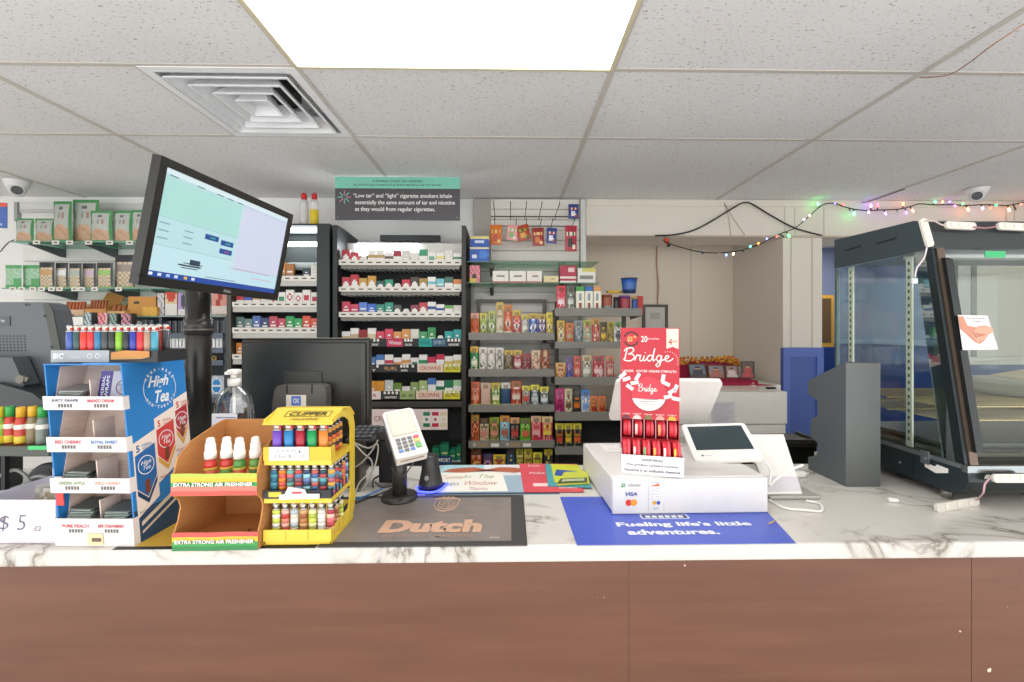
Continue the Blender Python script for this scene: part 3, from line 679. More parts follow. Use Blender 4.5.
hang = [
 (490, 502, 224.5, 244.5, 'd9762c', 'c23b2f', 'efc873', 'orange snack bag with red print'),
 (506, 517, 224.5, 240, 'e9a7a0', '7fb66a', 'f0e3da', 'pink and green candy bag'),
 (518, 532, 224.5, 240, 'b5482c', 'd9a13c', '4d7a3a', 'crooked red and gold candy bag'),
 (532.5, 544.5, 227.5, 245.5, '9c3a2c', 'd9702e', 'efcf9a', 'dark red snack bag with orange print'),
 (546, 556.5, 227.5, 243, '3d4a8f', 'f1eef0', 'b2464a', 'blue and white snack bag'),
 (565, 577, 225, 251, 'b23244', '26282a', 'efe3c8', 'tall red and black sausage snack bag'),
 (568.5, 579, 203.5, 218, '36438e', 'f1eef0', 'a4443c', 'small blue and white snack bag on the upper rail')]
for k, (a, c, t, bo, c1, c2, c3, lab) in enumerate(hang):
    Y = Yl - (.18 if k != 6 else .13)
    w_ = width(a, c, Y); h_ = zat(520, t, Y) - zat(520, bo, Y)
    def pt(u, v, c1=c1, c2=c2, c3=c3): 
        if v > .86: return c1
        if .55 < v < .78 and abs(u - .5) < .38: return c3 if (int(u * 9) % 2) else c2
        if (u - .45) ** 2 + (v - .32) ** 2 * 1.6 < .06: return c2
        if (u - .7) ** 2 + (v - .18) ** 2 * 1.6 < .02: return c3
        return c1
    bb = pouch_bag(w_, .018, h_, pt); o = bb.obj('snack_bag'); o.location = (xat((a + c) / 2, Y), Y, zat(520, bo, Y)); o.rotation_euler = (0, radians((0, 6, -14, -2, 3, 0, 0)[k]), 0)
    tag(o, f"{lab} hanging from a slatwall hook", 'snack bag', 'snack bags hanging on the slatwall')
# glass shelves on slatwall
gs = []
for py, pxa, pxb in ((261.5, 466, 599), (282.5, 467, 599)):
    Yf_ = 3.02; z = zat(530, py, Yf_); nm = 'upper' if py < 270 else 'lower'
    s = thing('glass_shelf', f"{nm} clear glass shelf with green edge across the slatwall", 'shelf')
    b = MB(); b.box(xat(pxa, Yf_), xat(pxb, Yf_), Yf_, Yl - .004, z - .005, z, glass('cfe6d8', .08, 'green_edge_glass')); b.box(xat(pxa, Yf_), xat(pxb, Yf_), Yf_ - .0015, Yf_, z - .005, z, mat('5f8f72', .2)); b.obj('pane', s)
    for px in (492, 560):
        b = MB(); x = xat(px, Yl); b.prism([(Yf_ + .17, z - .006), (Yl - .001, z - .006), (Yl - .001, z - .07), (Yl - .03, z - .07), (Yf_ + .17, z - .02)], x - .012, x + .012, mat('77756d', .4, .3), 'x'); b.obj('bracket', s)
    gs.append(z)
Y = 3.05
zg = gs[0]
def carton(a, c, t, bo, z, Y, paint, label, cat='carton', d=.12, name='carton', group=None):
    h = zat(530, t, Y) - max(z, zat(530, bo, Y)) if False else zat(530, t, Y) - z
    return place(painted_box(width(a, c, Y) - .002, d, h, paint, 8, 8), name, a, c, Y, z, label, cat, group)
carton(469.5, 489, 247.5, 261, zg, Y, lambda u, v: '3b7fd0' if (u - .72) ** 2 + (v - .5) ** 2 < .06 else ('e4dcae' if v > .85 else ('dfe6ef' if .3 < v < .55 and .15 < u < .4 else '1f58b8')), 'blue carton with cream top stripe on the upper glass shelf, lower of two', 'carton', .11)
z2 = zat(530, 247.5, Y) + .001
carton(470, 489, 236.5, 247, z2, Y, lambda u, v: 'e8d98a' if v > .75 else ('c7d8ee' if .35 < v < .6 and .2 < u < .8 else '1d52ad'), 'blue carton with yellow top stripe stacked on the other blue carton', 'carton', .11)
zg = gs[1]
carton(469.5, 480, 265.5, 282, zg, Y, lambda u, v: '2a2a26' if .3 < v < .5 and .2 < u < .6 else ('e5c84a' if v < .3 and u < .6 else ('d9707e' if (int(u * 8) + int(v * 8)) % 3 else 'e8a9a4')), 'pink flowery box at the left end of the lower glass shelf', 'carton', .08)
bx = [(492.5, 508.5, 271, 'ede6dc', 'c63a3a'), (509.5, 526, 271, 'ede6dc', 'c03038'), (526.5, 542, 271, 'ece4da', 'b8303a'), (543.5, 558.5, 276, 'e5d3a0', '8a6a3a')]
for k, (a, c, t, h, acc) in enumerate(bx):
    carton(a, c, t, 282, zg, Y, (lambda h, acc, k: lambda u, v: acc if (u < .06 or u > .95 or v < .1) else ('6a6560' if abs(v - .55) < .1 and (.2 + .1 * k) < u < .8 else h))(h, acc, k), f"{'cream' if k == 3 else 'white'} cigar box with red edge, {ORD[k]} from left on the lower glass shelf", 'cigar box', .10, 'cigar_box', 'cigar boxes on the glass shelf')
carton(560, 576.5, 265.5, 282, zg, Y, lambda u, v: 'ece2da' if .3 < v < .42 or v < .1 else ('d88' '888' if False else ('e4c9c4' if .6 < v < .85 and .55 < u < .9 else 'b3324a')), 'dark red box with white stripes on the lower glass shelf', 'carton', .1)
carton(577.5, 595.5, 268, 282, zg, Y, lambda u, v: 'd8d06a' if v > .8 and (u > .3) else ('8a8a86' if .3 < v < .5 and .1 < u < .9 else 'e6e4da'), 'white box with yellow marks at the right end of the lower glass shelf', 'carton', .1)

# ================================================================ tobacco gondola shelves
GRY = mat('85827a', .5, .1)
def tob_unit(name, label, pxa, pxb, lips, Y0, zb=.3):
    x0, x1 = xat(pxa, Y0), xat(pxb, Y0)
    t = thing(name, label, 'shelving unit')
    for a in (x0 + .045, x1 - .045):
        b = MB(); b.box(a - .014, a + .014, Yl - .055, Yl - .03, zb, zat(500, lips[0][0] - 32 if pxa < 500 else lips[0][0] - 6, Yl), mat('55534d', .4, .3)); b.obj('upright', t)
    if pxa < 500:
        b = MB(); z = zat(500, 301, Yl - .05); b.box(x0 + .03, x1 - .03, Yl - .058, Yl - .03, z - .012, z + .012, mat('55534d', .4, .3)); b.obj('cross_bar', t)
    out = []
    for l0, l1 in lips:
        z1, z0 = zat(500, l0, Y0), zat(500, l1, Y0)
        b = MB(); b.box(x0, x1, Y0, Y0 + .003, z0, z1 , GRY); b.box(x0, x1, Y0 + .003, Yl - .06, z0 + .004, z0 + .010, GRY)
        for xx in (x0, x1 - .003): b.prism([(Y0 + .003, z0), (Yl - .06, z0 - .02), (Yl - .06, z0 + .03), (Y0 + .003, z1)], xx, xx + .003, GRY, 'x')
        s = b.obj('shelf', t); out.append((s, z0 + .010, z1))
    b = MB(); b.box(x0 + .006, x1 - .006, Yl - .028, Yl - .022, zb, out[-3][2] + .06, mat('24282b', .6)) if pxa < 500 else b.box(x0 + .006, x1 - .006, Yl - .028, Yl - .022, zb, out[-2][1] + .0, mat('24282b', .6))
    b.obj('back_panel', t)
    return t, out
Y0 = 2.98
tl, sl = tob_unit('tobacco_shelf_unit', 'grey metal tobacco shelf unit directly right of the cigarette rack', 468.5, 554.5, [(332.5, 340), (369, 376.7), (404.5, 412), (440.5, 448), (473, 480)], Y0)
tr_, sr = tob_unit('tobacco_shelf_unit', 'grey metal tobacco shelf unit behind the red pouch display', 555, 642, [(308, 316), (341.5, 348.5), (377, 385), (412, 421), (447.5, 455)], Y0)
DT = mat('c79a5a', .5)
b = MB(); z1, z0 = zat(500, 441, Y0), zat(500, 448, Y0)
for px in (482.5, 515): b.text('Dutch', V((0, Y0, 0)), X3, Z3, (xat(px, Y0), (z0 + z1) / 2), .065, .032, DT, shear=.2, bold=.02)
for px in (495, 527): b.plane_poly((0, Y0, 0), X3, Z3, [(xat(px - 4, Y0), z0 + .008), (xat(px + 4, Y0), z0 + .008), (xat(px + 4, Y0), z0 + .032), (xat(px - 4, Y0), z0 + .032)], TAGW, .0008)
for px in (474.5, 507.5): b.disc((0, Y0, 0), X3, Z3, (xat(px, Y0), (z0 + z1) / 2), .013, mat('b9b4aa', .5), .0008, 12)
b.obj('brand_label', sl[3][0])
def tobs(items, shelf, unit, rowname, Yp):
    so, sz, lip = shelf
    for k, (a, c, t, top, body, badge, base, kind, nm) in enumerate(items):
        w_ = width(a, c, Yp) - .0005; h_ = zat(500, t, Yp) - sz
        bb = pouch_bag(w_, .024, h_, wrap(top, body, badge, base, kind), 8, 14, .32)
        place(bb, 'tobacco_pouch', a, c, Yp, sz, f"{nm} pouch, {ORD[k]} from left, {rowname} shelf of {unit} unit", 'tobacco pouch', 'tobacco pouches on the ' + unit + ' unit')
Yp = Y0 + .025
tobs([(470.5, 479, 313, 'e0a088', 'd96a2e', 'b8442a', 'e4e6c8', 'rect', 'orange and pale green'), (479.5, 487.3, 313, 'c9c24a', '8fa84a', 'e9e4cc', 'e6e4d8', 'dia', 'yellow green'), (487.8, 495.5, 311, 'b5bd62', '86a35a', 'e8e6d4', 'a9c08c', 'dia', 'green'), (496, 503.6, 302.3, 'cfae4a', 'cdc0a0', 'd9cfba', 'e2e3cf', 'rect', 'tall tan'), (504, 512, 304.7, 'cf7c34', 'cf5a34', 'e8d5c4', 'e6d9bc', 'dia', 'tall orange red'), (512.5, 520.8, 310, 'd0b44a', 'c9404a', 'efe9e4', 'e6dbd2', 'dia', 'red and white'), (521.3, 528.5, 314.5, 'cfc052', '9a948c', 'e6e0d6', 'e9e6da', 'rect', 'grey and cream'), (528.9, 537.6, 313.5, 'c4a52e', '2f57b4', 'eef0f2', 'e8e6de', 'dia', 'blue'), (538, 546, 314, 'c4a03e', '5a4a8a', 'e2dde0', 'e8e2d4', 'dia', 'purple and gold'), (546.3, 553, 312.5, 'd9cf3c', 'd4b93c', 'e8dfb0', 'ebe6cc', 'dia', 'yellow')], sl[0], 'left tobacco', 'top', Yp)
tobs([(470, 478.4, 346.5, 'd9a830', '2f8f48', 'f0e7d0', 'e6dcc0', 'circ', 'yellow and green'), (478.9, 486.8, 347.3, 'e4ddd2', 'd9d2c6', '6d6660', 'c9485c', 'zig', 'white and pink'), (487.3, 495, 347.8, 'e2dcd0', 'd9d2c6', '7a6f66', 'e2b08a', 'zig', 'white and peach'), (495.5, 503.7, 347.8, 'dcd8d2', 'd6cfc4', '6f6760', 'de7a44', 'zig', 'white and orange'), (504.3, 512.8, 350.3, 'c9a83a', '4f4a3c', 'c9b77c', 'ddd8c4', 'zig', 'dark olive and gold'), (513.3, 522, 350.3, 'd4b24a', 'a83444', 'e8d9ce', 'dcb8b0', 'circ', 'red and gold'), (522.5, 530.8, 353.7, '9c3a36', '7a2f30', 'c9a39a', '8f8a84', 'zig', 'dark maroon'), (531.5, 540.5, 350.7, 'e0c6a0', 'dcb8a0', 'b0604a', 'ead0b4', 'zig', 'cream pink'), (541, 549.8, 343.5, '3a3838', 'a8543c', 'd9b08a', '8a867c', 'zig', 'tall red and black')], sl[1], 'left tobacco', 'second', Yp)
tobs([(470.8, 480, 382, 'cf5a2c', 'd0522c', 'e0a088', 'd9cf4a', 'circ', 'orange red'), (480.5, 490.8, 383, 'd8b49c', 'd4b09a', 'd0a890', 'e0cf8a', 'none', 'plain tan'), (491.2, 500.3, 383, 'c9b83a', '7a9a3c', 'e6e4c8', 'c9d44a', 'rect', 'green and yellow'), (501, 510.5, 383, 'd4cfc4', '2f4f72', 'e0dcd2', 'e2d68a', 'none', 'white and navy'), (511, 521.5, 381, 'b5602e', 'b84a34', 'e0cfc0', 'e8a860', 'rect', 'rust red'), (522, 530, 386, 'd9cf4a', '9a9a8c', 'd8564e', 'cf5a5c', 'rect', 'yellow and coral'), (530.5, 539.3, 385, 'd9cf3c', '4a5868', 'cfd2d0', 'd9d8d0', 'circ', 'yellow and slate'), (539.8, 549, 387, 'dcd03a', '55626e', 'e0e2e0', 'c9dde0', 'circ', 'yellow and dark blue')], sl[2], 'left tobacco', 'third', Yp)
tobs([(471, 479, 415, 'b98428', 'e0683a', '7a2f22', 'd85a34', 'zig', 'orange and gold'), (479.5, 488.8, 418.3, '5a4028', 'c9b48e', 'd98a7a', 'cfc4a0', 'circ', 'tan and brown'), (489.4, 499.5, 417.6, '8a9a28', '6f7a2a', 'd98a7a', 'b9b060', 'circ', 'olive green'), (500, 509.6, 416, 'cf8a3c', '7cc4d4', 'b8604a', '8fd0dc', 'circ', 'light blue'), (510.2, 519.6, 418, 'd9a070', '332e2c', 'c94a44', '4a423c', 'circ', 'black and red'), (520.2, 530.6, 418.5, '5f7a24', '55b83c', 'd9644a', '6fd04a', 'circ', 'bright green'), (531, 541.6, 416.5, 'd9b08a', 'cf3a48', 'e8b4b0', 'd8485a', 'rect', 'bright red'), (542, 552.8, 417, 'e0c08a', 'd24458', 'e6cf4a', 'e27a92', 'rect', 'pink and red')], sl[3], 'left tobacco', 'fourth', Yp)
tobs([(470.5, 481.5, 449.5, '6a3a24', 'b8542a', 'e0c040', '2a2622', 'zig', 'brown and orange'), (483, 492.5, 454.2, '4a3a6a', '6a3a7a', 'e0b04a', '2a2622', 'zig', 'purple'), (493, 505.5, 455, 'd9c03a', 'c9a02c', 'a83a2c', '2a2622', 'zig', 'yellow and red'), (506.3, 515.8, 449.2, '34343a', '2f4a66', 'd9c84a', '2a2622', 'zig', 'navy'), (516.2, 523.5, 449.6, 'a8a02c', '9a902c', 'e0d88a', '3a3622', 'zig', 'olive yellow'), (524, 532.4, 449.5, 'c9b43a', 'b0a03a', '8a4a2a', '3a3622', 'zig', 'mustard yellow'), (533, 542.3, 453, 'd9cc3a', 'c9b83a', '5a5230', '3a3622', 'zig', 'bright yellow'), (544.5, 552.8, 450, 'c9b42c', '2f3432', 'c9b43a', '2a2622', 'zig', 'black with yellow top')], sl[4], 'left tobacco', 'lowest', Yp)
tobs([(556.5, 566, 285.5, 'd23a4a', 'cf3448', 'efd9dc', 'c93a4a', 'rect', 'tall bright red'), (566.8, 575, 285.5, '5f625c', '6a6e68', 'd0d4cc', '8a8e86', 'rect', 'tall silver grey')], sr[0], 'right tobacco', 'top', Yp)
zs = sr[0][1]
for k, (a, c, top, base, nm) in enumerate(((576, 584.6, '4a9a4a', '7cc24a', 'green'), (585, 593, '2f6fb8', '3f7cc8', 'blue'), (593.4, 601, 'd99a5a', 'd8b83a', 'orange'))):
    h = zat(580, 286.5, Yp) - zs
    place(painted_box(width(a, c, Yp) - .002, .06, h, (lambda top, base: lambda u, v: top if v > .84 else (base if v < .2 else ('8a4a2a' if v < .42 and abs(u - .5) < .18 else ('8fa0a0' if .5 < v < .72 and abs(u - .5) < .2 else 'efe9d8'))))(top, base), 6, 12), 'cigar_carton', a, c, Yp, zs, f"white upright carton with {nm} top on the right tobacco unit", 'carton', 'white cartons on the tobacco unit')
def jar(a, c, t, bo, Y, z, body, lid, nm, tap=1.0, name='jar', cat='jar'):
    w_ = width(a, c, Y) / 2; h = zat(600, t, Y) - z
    s = thing(name, nm, cat, (xat((a + c) / 2, Y), Y + w_, z + GAP))
    b = MB(); b.lathe((0, 0, 0), [(w_ * .9 * tap, 0), (w_ * tap, h * .06), (w_ * (tap + 1) / 2 * .98, h * .45), (w_ * .98, h * .8), (w_ * .98, h * .86)], [mat('cfcfcf' if body == 'g' else body, .35), mat('8f8f8a' if body == 'g' else body, .3), mat('a8563e' if body == 'g' else body, .3), mat('9a6a52' if body == 'g' else body, .3)]); b.obj('body', s)
    b = MB(); b.lathe((0, 0, 0), [(w_, h * .86), (w_, h * .99), (w_ * .9, h)], mat(lid, .35)); b.obj('lid', s)
    return s
Yj = Yp + .02
jar(602.8, 613.5, 294.5, 308, Yj, zs, 'g', '8a4a34', 'glass jar with reddish contents on the top shelf behind the pouch display')
jar(614, 619.8, 297, 308, Yj, zs, '2b2a2c', '1c1c1e', 'small black jar between the glass jar and purple tub')
s = jar(620.3, 632, 295.3, 308, Yj, zs, 'a03a46', '7a4a8a', 'red tub with purple lid under the blue cup')
jar(632.4, 638.5, 296.5, 308, Yj - .0, zs, '2f4f9a', 'b9a24a', 'small blue can beside the red tub')
place(painted_box(.045, .06, zat(600, 295.3, Yj) - zs, lambda u, v: 'c8342e', 2, 2), 'carton', 637, 643, Yj + .07, zs, 'plain red box at the right end of the top tobacco shelf', 'carton')
zj = zs + zat(600, 294.5, Yj) - zs + .012
s = thing('snack_stick', 'long black and yellow snack pack lying across the jars', 'snack pack', (xat(615.5, Yj), Yj + .018, zj - .002))
b = MB(); b.rbox(-.052, .04, -.012, .012, 0, .02, mat('d8a82c', .35), .008, 3); b.obj('wrapper', s); b = MB(); b.rbox(-.06, -.0525, -.010, .010, .002, .018, mat('2a2422', .35), .004); b.rbox(.0405, .048, -.010, .010, .002, .018, mat('2a2422', .35), .004); b.obj('wrapper_end', s)
w_ = width(622.5, 639, Yj) / 2; h = zat(630, 279.5, Yj) - zat(630, 294.7, Yj)
s = thing('snack_cup', 'blue snack cup stacked on top of the red tub', 'cup', (xat(630.5, Yj), Yj + .035, zj - .001)); 
b = MB(); b.lathe((0, 0, 0), [(w_ * .78, 0), (w_ * .82, h * .25), (w_ * .9, h * .65), (w_ * .96, h * .93)], [mat('27406e', .3), mat('3f6fb4', .3), mat('2358b0', .3)], 24); b.obj('body', s)
b = MB(); b.lathe((0, 0, 0), [(w_ * .97, h * .93), (w_ * 1.03, h * .95), (w_ * 1.03, h), (w_ * .9, h)], mat('39404a', .35), 24); b.obj('lid', s)
tobs([(557, 565.2, 320.5, 'd9b04a', 'c4a05a', 'e6dfc4', 'e9e4d2', 'dia', 'gold and white'), (565.6, 574, 323, 'd8783a', 'd06a34', 'b0a08a', 'e29a5a', 'rect', 'orange'), (574.4, 583, 320.5, '8a9296', '6a747a', 'd0d4d6', '5a7cb8', 'zig', 'grey with blue base'), (583.4, 591.5, 320, 'b5b04a', 'a8bca0', 'c9503a', 'e6e4dc', 'zig', 'green and red'), (592, 599.8, 318.5, 'cf9a4a', 'b5443a', 'e9dcd0', 'c9444a', 'zig', 'red and cream'), (600.2, 607.3, 322, '4a4426', '6a5f2c', 'e0b43a', 'd9c48a', 'circ', 'black and gold'), (607.7, 614.2, 322, 'a8962c', '7a6a2a', 'd9b84a', 'd9d4c4', 'zig', 'dark gold'), (614.6, 622, 321.5, '7f9a6a', 'e6e6e0', '3a3f44', 'e4e2dc', 'circ', 'white and black')], sr[1], 'right tobacco', 'second', Yp)
tobs([(554.8 + .8, 566, 363, 'e0aa6a', 'd99a5a', '8a3a2a', 'd8782c', 'zig', 'cream and brown'), (566.5, 573.2, 357.5, '6a5a9a', '3f5ab0', 'd05a6a', 'dfe2ea', 'zig', 'blue and pink'), (573.7, 581.2, 356.5, 'd85a4a', 'd0483f', 'e6b0a0', 'd8583f', 'circ', 'coral red'), (582, 592.2, 355.5, 'c9b88a', '8f8a7c', 'e0dccf', 'e0d9b0', 'circ', 'grey and cream'), (592.8, 604.6, 356, 'a84a44', 'b8343e', 'e8cfc8', 'e0d0cc', 'rect', 'wide red'), (606.5, 614.5, 356, 'd88a6a', 'b03a3a', 'd9b8a8', 'c03a3e', 'circ', 'narrow red')], sr[2], 'right tobacco', 'third', Yp)
tobs([(554.9 + .4, 564.4, 389, 'c9347a', 'd23c80', '8a1f50', 'c8588c', 'circ', 'magenta'), (564.8, 572.4, 389.2, 'd9c9a0', 'dccfae', '6a4a34', 'e2dccf', 'rect', 'cream'), (572.9, 581.2, 389.5, '3a342c', '33302c', 'd9742c', '8a8680', 'rect', 'black and orange'), (581.6, 590.2, 390.3, '3f7fd0', 'e0e2e4', '7a9ad0', '4a88d8', 'circ', 'blue and white'), (590.6, 598, 396.8, 'd9702c', 'd98a3c', 'a02f24', 'd9a44a', 'circ', 'small orange red'), (598.4, 606.2, 396.8, 'd9702c', 'd88a40', 'a4342a', 'd8a04a', 'circ', 'second small orange red')], sr[3], 'right tobacco', 'fourth', Yp)
tobs([(555.3, 564, 424, 'd9cc3a', '2b2a2a', 'c9442c', '8a8a84', 'rect', 'black and red with yellow stripe'), (564.4, 572.8, 424, 'd9cc3a', '2b2a2a', 'd9b42c', '8a8a84', 'rect', 'black and gold with yellow stripe'), (573.2, 581.8, 424, 'd9cc3a', '2b2a2a', 'd9642c', '8a8a84', 'rect', 'black and orange with yellow stripe')], sr[4], 'right tobacco', 'lowest', Yp)
# ================================================================ left slatwall shelves with bags and cigars
def lshelf(name, label, py, pxa, pxb, Yf_, brk, m=None, th=.006, yback=YW - .03):
    z = zat(80, py, Yf_); s = thing(name, label, 'shelf')
    xa, xb = xat(pxa, Yf_), xat(pxb, Yf_)
    b = MB(); b.box(xa, xb, Yf_, yback, z - th, z, m or glass('d2ece2', .08, 'green_edge_glass_left')); b.box(xa, xb, Yf_ - .0015, Yf_, z - th, z, mat('6fa89a', .2) if m is None else m); b.obj('pane', s)
    for px in brk:
        x = xat(px, Yf_ + .1); b = MB(); b.prism([(Yf_ + .03, z - th - .001), (YW - .024, z - th - .001), (YW - .024, z - .07), (YW - .05, z - .07), (Yf_ + .03, z - .018)], x - .008, x + .008, mat('5d6668', .4, .3), 'x'); b.obj('bracket', s)
    return s, z
def ptag(s, px, py, Yf_, z, w=.05):
    b = MB(); x = xat(px, Yf_); b.quad((x - w / 2, Yf_ - .004, z - .022), (x + w / 2, Yf_ - .004, z - .022), (x + w / 2, Yf_ - .0025, z + .006), (x - w / 2, Yf_ - .0025, z + .006), TAGW)
    b.quad((x - w * .25, Yf_ - .0046, z - .012), (x + w * .25, Yf_ - .0046, z - .012), (x + w * .25, Yf_ - .0042, z - .004), (x - w * .25, Yf_ - .0042, z - .004), TAGT); b.obj('price_tag', s)
# slat lines and trim on the left wall
lw = thing('slatwall_panel', 'white slatwall panels with grooves behind the green snack bags', 'slatwall')
b = MB(); xa, xb = xat(26, YW), xat(236, YW); lz0, lz1 = .02, zat(80, 204, YW); n = 16; hs = (lz1 - lz0) / n
for k in range(n): b.box(xa, xb, YW - .020, YW - .002, lz0 + k * hs + .004, lz0 + (k + 1) * hs - .004, mat('efeeeb', .45))
b.box(xa, xb, YW - .010, YW - .001, lz0, lz1, mat('c2c4c4', .6)); b.obj('slat_board', lw)
b = MB(); b.box(xa - .01, xa + 1.2, YW - .035, YW - .021, lz1 - .05, lz1 + .0, mat('dfe0de', .5)); b.box(xa - .01, xa + 1.2, YW - .034, YW - .021, lz1 - .075, lz1 - .051, mat('c9cbca', .5)); b.obj('top_trim', lw)
b = MB(); x = xat(20, YW); b.box(x - .012, x + .012, YW - .03, YW - .002, zat(20, 222, YW), zat(20, 203, YW), mat('a9adad', .5)); struct(b.obj('trim_2'))
YS = 3.08
s1, z1 = lshelf('glass_shelf', 'upper glass shelf of tall green snack bags on the left wall', 241.5, 10, 150, YS, (40, 95, 145))
s2, z2 = lshelf('glass_shelf', 'lower glass shelf of green and black topped snack bags, left wall', 288, 2, 170, YS, (52, 118, 160))
for px in (37, 56, 70, 89, 110, 130): ptag(s1, px, 0, YS, z1)
for px in (13, 22, 33, 42, 52, 60, 75, 82, 95, 119): ptag(s2, px, 0, YS, z2, .045)
def snack(style):
    def p(u, v):
        e = .1
        if style == 'g':
            if u < e or u > 1 - e or v > .9 or v < .08: return '4f9a5c'
            if v < .42 - .12 * abs(u - .5): return 'cfa98c' if (int(u * 9) + int(v * 14)) % 4 else 'c39a7a'
            if .55 < v < .7 and (int(u * 8) % 2): return '9aa096' if u < .5 else 'b0877a'
            if .76 < v < .84 and abs(u - .5) < .12: return '6a706c'
            return 'bfc4bd'
        if style == 'f':
            if v > .86 or v < .12 or (u > .62 and v < .45): return '5aa868'
            return 'a9cbb0' if (int(u * 8) + int(v * 12)) % 3 else '8fc09a'
        if v > .78: return '34363a'
        if v < .08: return '8fb06a'
        if u < .06 or u > .94: return '3f4242'
        if .48 < v < .74: return {'k0': 'c9a06a', 'k1': 'e0e4e2', 'k2': 'a9b4ae', 'k3': 'cfb0c4', 'k4': '9ac46a', 'k5': '9a8f86'}[style]
        return 'b59f80' if (int(u * 8) + int(v * 14)) % 2 else 'd4c6ae'
    return p
bags1 = [(12, 31, 218, 'small green edged'), (31.5, 52.5, 218, 'second small green edged'), (50, 69, 200.5, 'narrow tall green edged'), (69.5, 97, 199, 'largest tall green edged'), (87, 110, 210, 'wide green edged'), (111, 130, 210, 'medium green edged'), (129, 146, 209, 'partly hidden green edged')]
for k, (a, c, t, nm) in enumerate(bags1):
    Y = YS + .03 + (.05 if k in (3,) else (.015 if k in (1, 5) else 0)); h = zat(80, t, Y) - z1
    place(pouch_bag(width(a, c, Y) * .97, .045 if k != 3 else .04, h, snack('g'), 10, 14, .3), 'snack_bag', a, c, Y, z1, f"{nm} snack bag, {ORD[k]} from left on the upper left-wall shelf", 'snack bag', 'snack bags on the left wall')
bags2 = [(3, 20, 265, 'f'), (20.5, 38, 265, 'f'), (37, 53, 262, 'k0'), (53.5, 66.5, 262.5, 'k1'), (67, 80, 263, 'k2'), (80.5, 94.5, 263, 'k3'), (95, 111.5, 262.5, 'k4'), (113, 134, 254.5, 'k5')]
for k, (a, c, t, st) in enumerate(bags2):
    Y = YS + .03 + .03 * (k % 2); h = zat(80, t, Y) - z2
    place(pouch_bag(width(a, c, Y) * .97, .027, h, snack(st), 10, 14, .3), 'snack_bag', a, c, Y, z2, f"{'pale green' if st == 'f' else 'black topped'} snack bag, {ORD[k]} from left on the lower left-wall shelf", 'snack bag', 'snack bags on the left wall')
s3, z3 = lshelf('glass_shelf', 'glass shelf of cigar boxes under the snack bags on the left wall', 316, 58, 157, YS, (75, 140))
def openbox(a, c, bo, h, d, m, Y, z, label, inner, n, name='cigar_box', lidh=.05):
    w_ = width(a, c, Y) - .004
    s = thing(name, label, 'cigar box', (xat((a + c) / 2, Y), Y, z + GAP)); b = MB(); t = .003
    b.prism([(0, 0), (d, 0), (d, h), (d - .0, h), (0, h * .55)], -w_ / 2, -w_ / 2 + t, m, 'x'); b.prism([(0, 0), (d, 0), (d, h), (0, h * .55)], w_ / 2 - t, w_ / 2, m, 'x')
    b.box(-w_ / 2 + t, w_ / 2 - t, 0, t, 0, h * .5, m); b.box(-w_ / 2 + t, w_ / 2 - t, d - t, d, 0, h, m); b.box(-w_ / 2 + t, w_ / 2 - t, t, d - t, 0, t, m); b.obj('box_shell', s)
    if lidh:
        b = MB(); b.prism([(d, h), (d + .003, h), (d + .055, h + lidh), (d + .052, h + lidh)], -w_ / 2, w_ / 2, m, 'x'); b.obj('lid', s)
    for k in range(n):
        x = -w_ / 2 + .012 + (w_ - .024) * (k + .5) / n; b = MB(); b.tube([(x, .014, .006), (x, .03, h * .95), (x, .034, h * 1.12)], (w_ - .03) / n * .42, mat(inner, .6), 8); b.obj('cigar', s)
    return s
KR = mat('c98f4e', .6); KR2 = mat('e0b67a', .6); CIGR = 'a5623c'
openbox(60, 84, 314, .09, .11, mat('d9b596', .6), YS + .02, z3, 'pale cigar box with brown cigars at the left end of the cigar shelf', 'b5653f', 6, lidh=.0)
openbox(84.5, 106, 314, .10, .12, KR, YS + .02, z3, 'open kraft cigar box with raised lid on the left-wall cigar shelf', CIGR, 6, lidh=.08)
openbox(107, 125.5, 314, .07, .11, KR2, YS + .02, z3, 'yellow tan box with tall cigar tubes sticking out', 'a8683a', 3, lidh=.0)
Y = YS + .05
h = zat(80, 296.5, Y) - z3
o = place(painted_box(width(128, 156, Y) - .002, .09, h, lambda u, v: '33302c' if (u - .3) ** 2 + (v - .68) ** 2 * .6 < .008 else 'cb8f40', 10, 8), 'kraft_box', 128, 156, Y, z3, 'kraft box with round black mark on the left-wall cigar shelf', 'carton')
o = place(painted_box(width(142, 157, YS + .005) - .002, .03, zat(80, 307, YS) - z3, lambda u, v: 'e2b24a' if (int(u * 7) + int(v * 5)) % 3 else 'd9a03c', 7, 5), 'kraft_box', 142, 157, YS + .005, z3, 'small yellow box in front of the marked kraft box', 'carton')
for k, (a, c, t, f, nm) in enumerate(((157.5, 164, 293, lambda u, v: 'e0cfd0' if (int(u * 4) + int(v * 9)) % 3 else '8aa0ac', 'narrow pale'), (165, 177, 292, lambda u, v: ('c9402c' if v > .55 and abs(u - .5) < .5 - .6 * (1 - v) else ('e2c8a0' if v > .5 else 'e6e0da')), 'orange and white'), (178, 190, 293, lambda u, v: 'e4e2e0' if v < .35 else ('3f4a5a' if (u - .45) ** 2 + (v - .65) ** 2 * .5 < .05 else ('b89ad0' if u < .6 else 'e0c04a')), 'lilac and yellow'))):
    Y = YS + .03; place(painted_box(width(a, c, Y) - .002, .06, zat(80, t, Y) - z3, f, 8, 10), 'carton', a, c, Y, z3, f"{nm} carton on the cigar shelf left of the black pole", 'carton', 'cartons beside the black pole')
place(painted_box(width(209, 227, YS + .03) - .002, .06, .15, lambda u, v: 'ead9d0' if v < .4 else ('b03a30' if abs(u - .55 - (v - .7) * .4) < .12 else 'e09a8c'), 8, 10), 'carton', 209, 227, YS + .03, zat(200, 314.5, YS + .03), 'pink and white carton between the black pole and the left rack', 'carton')
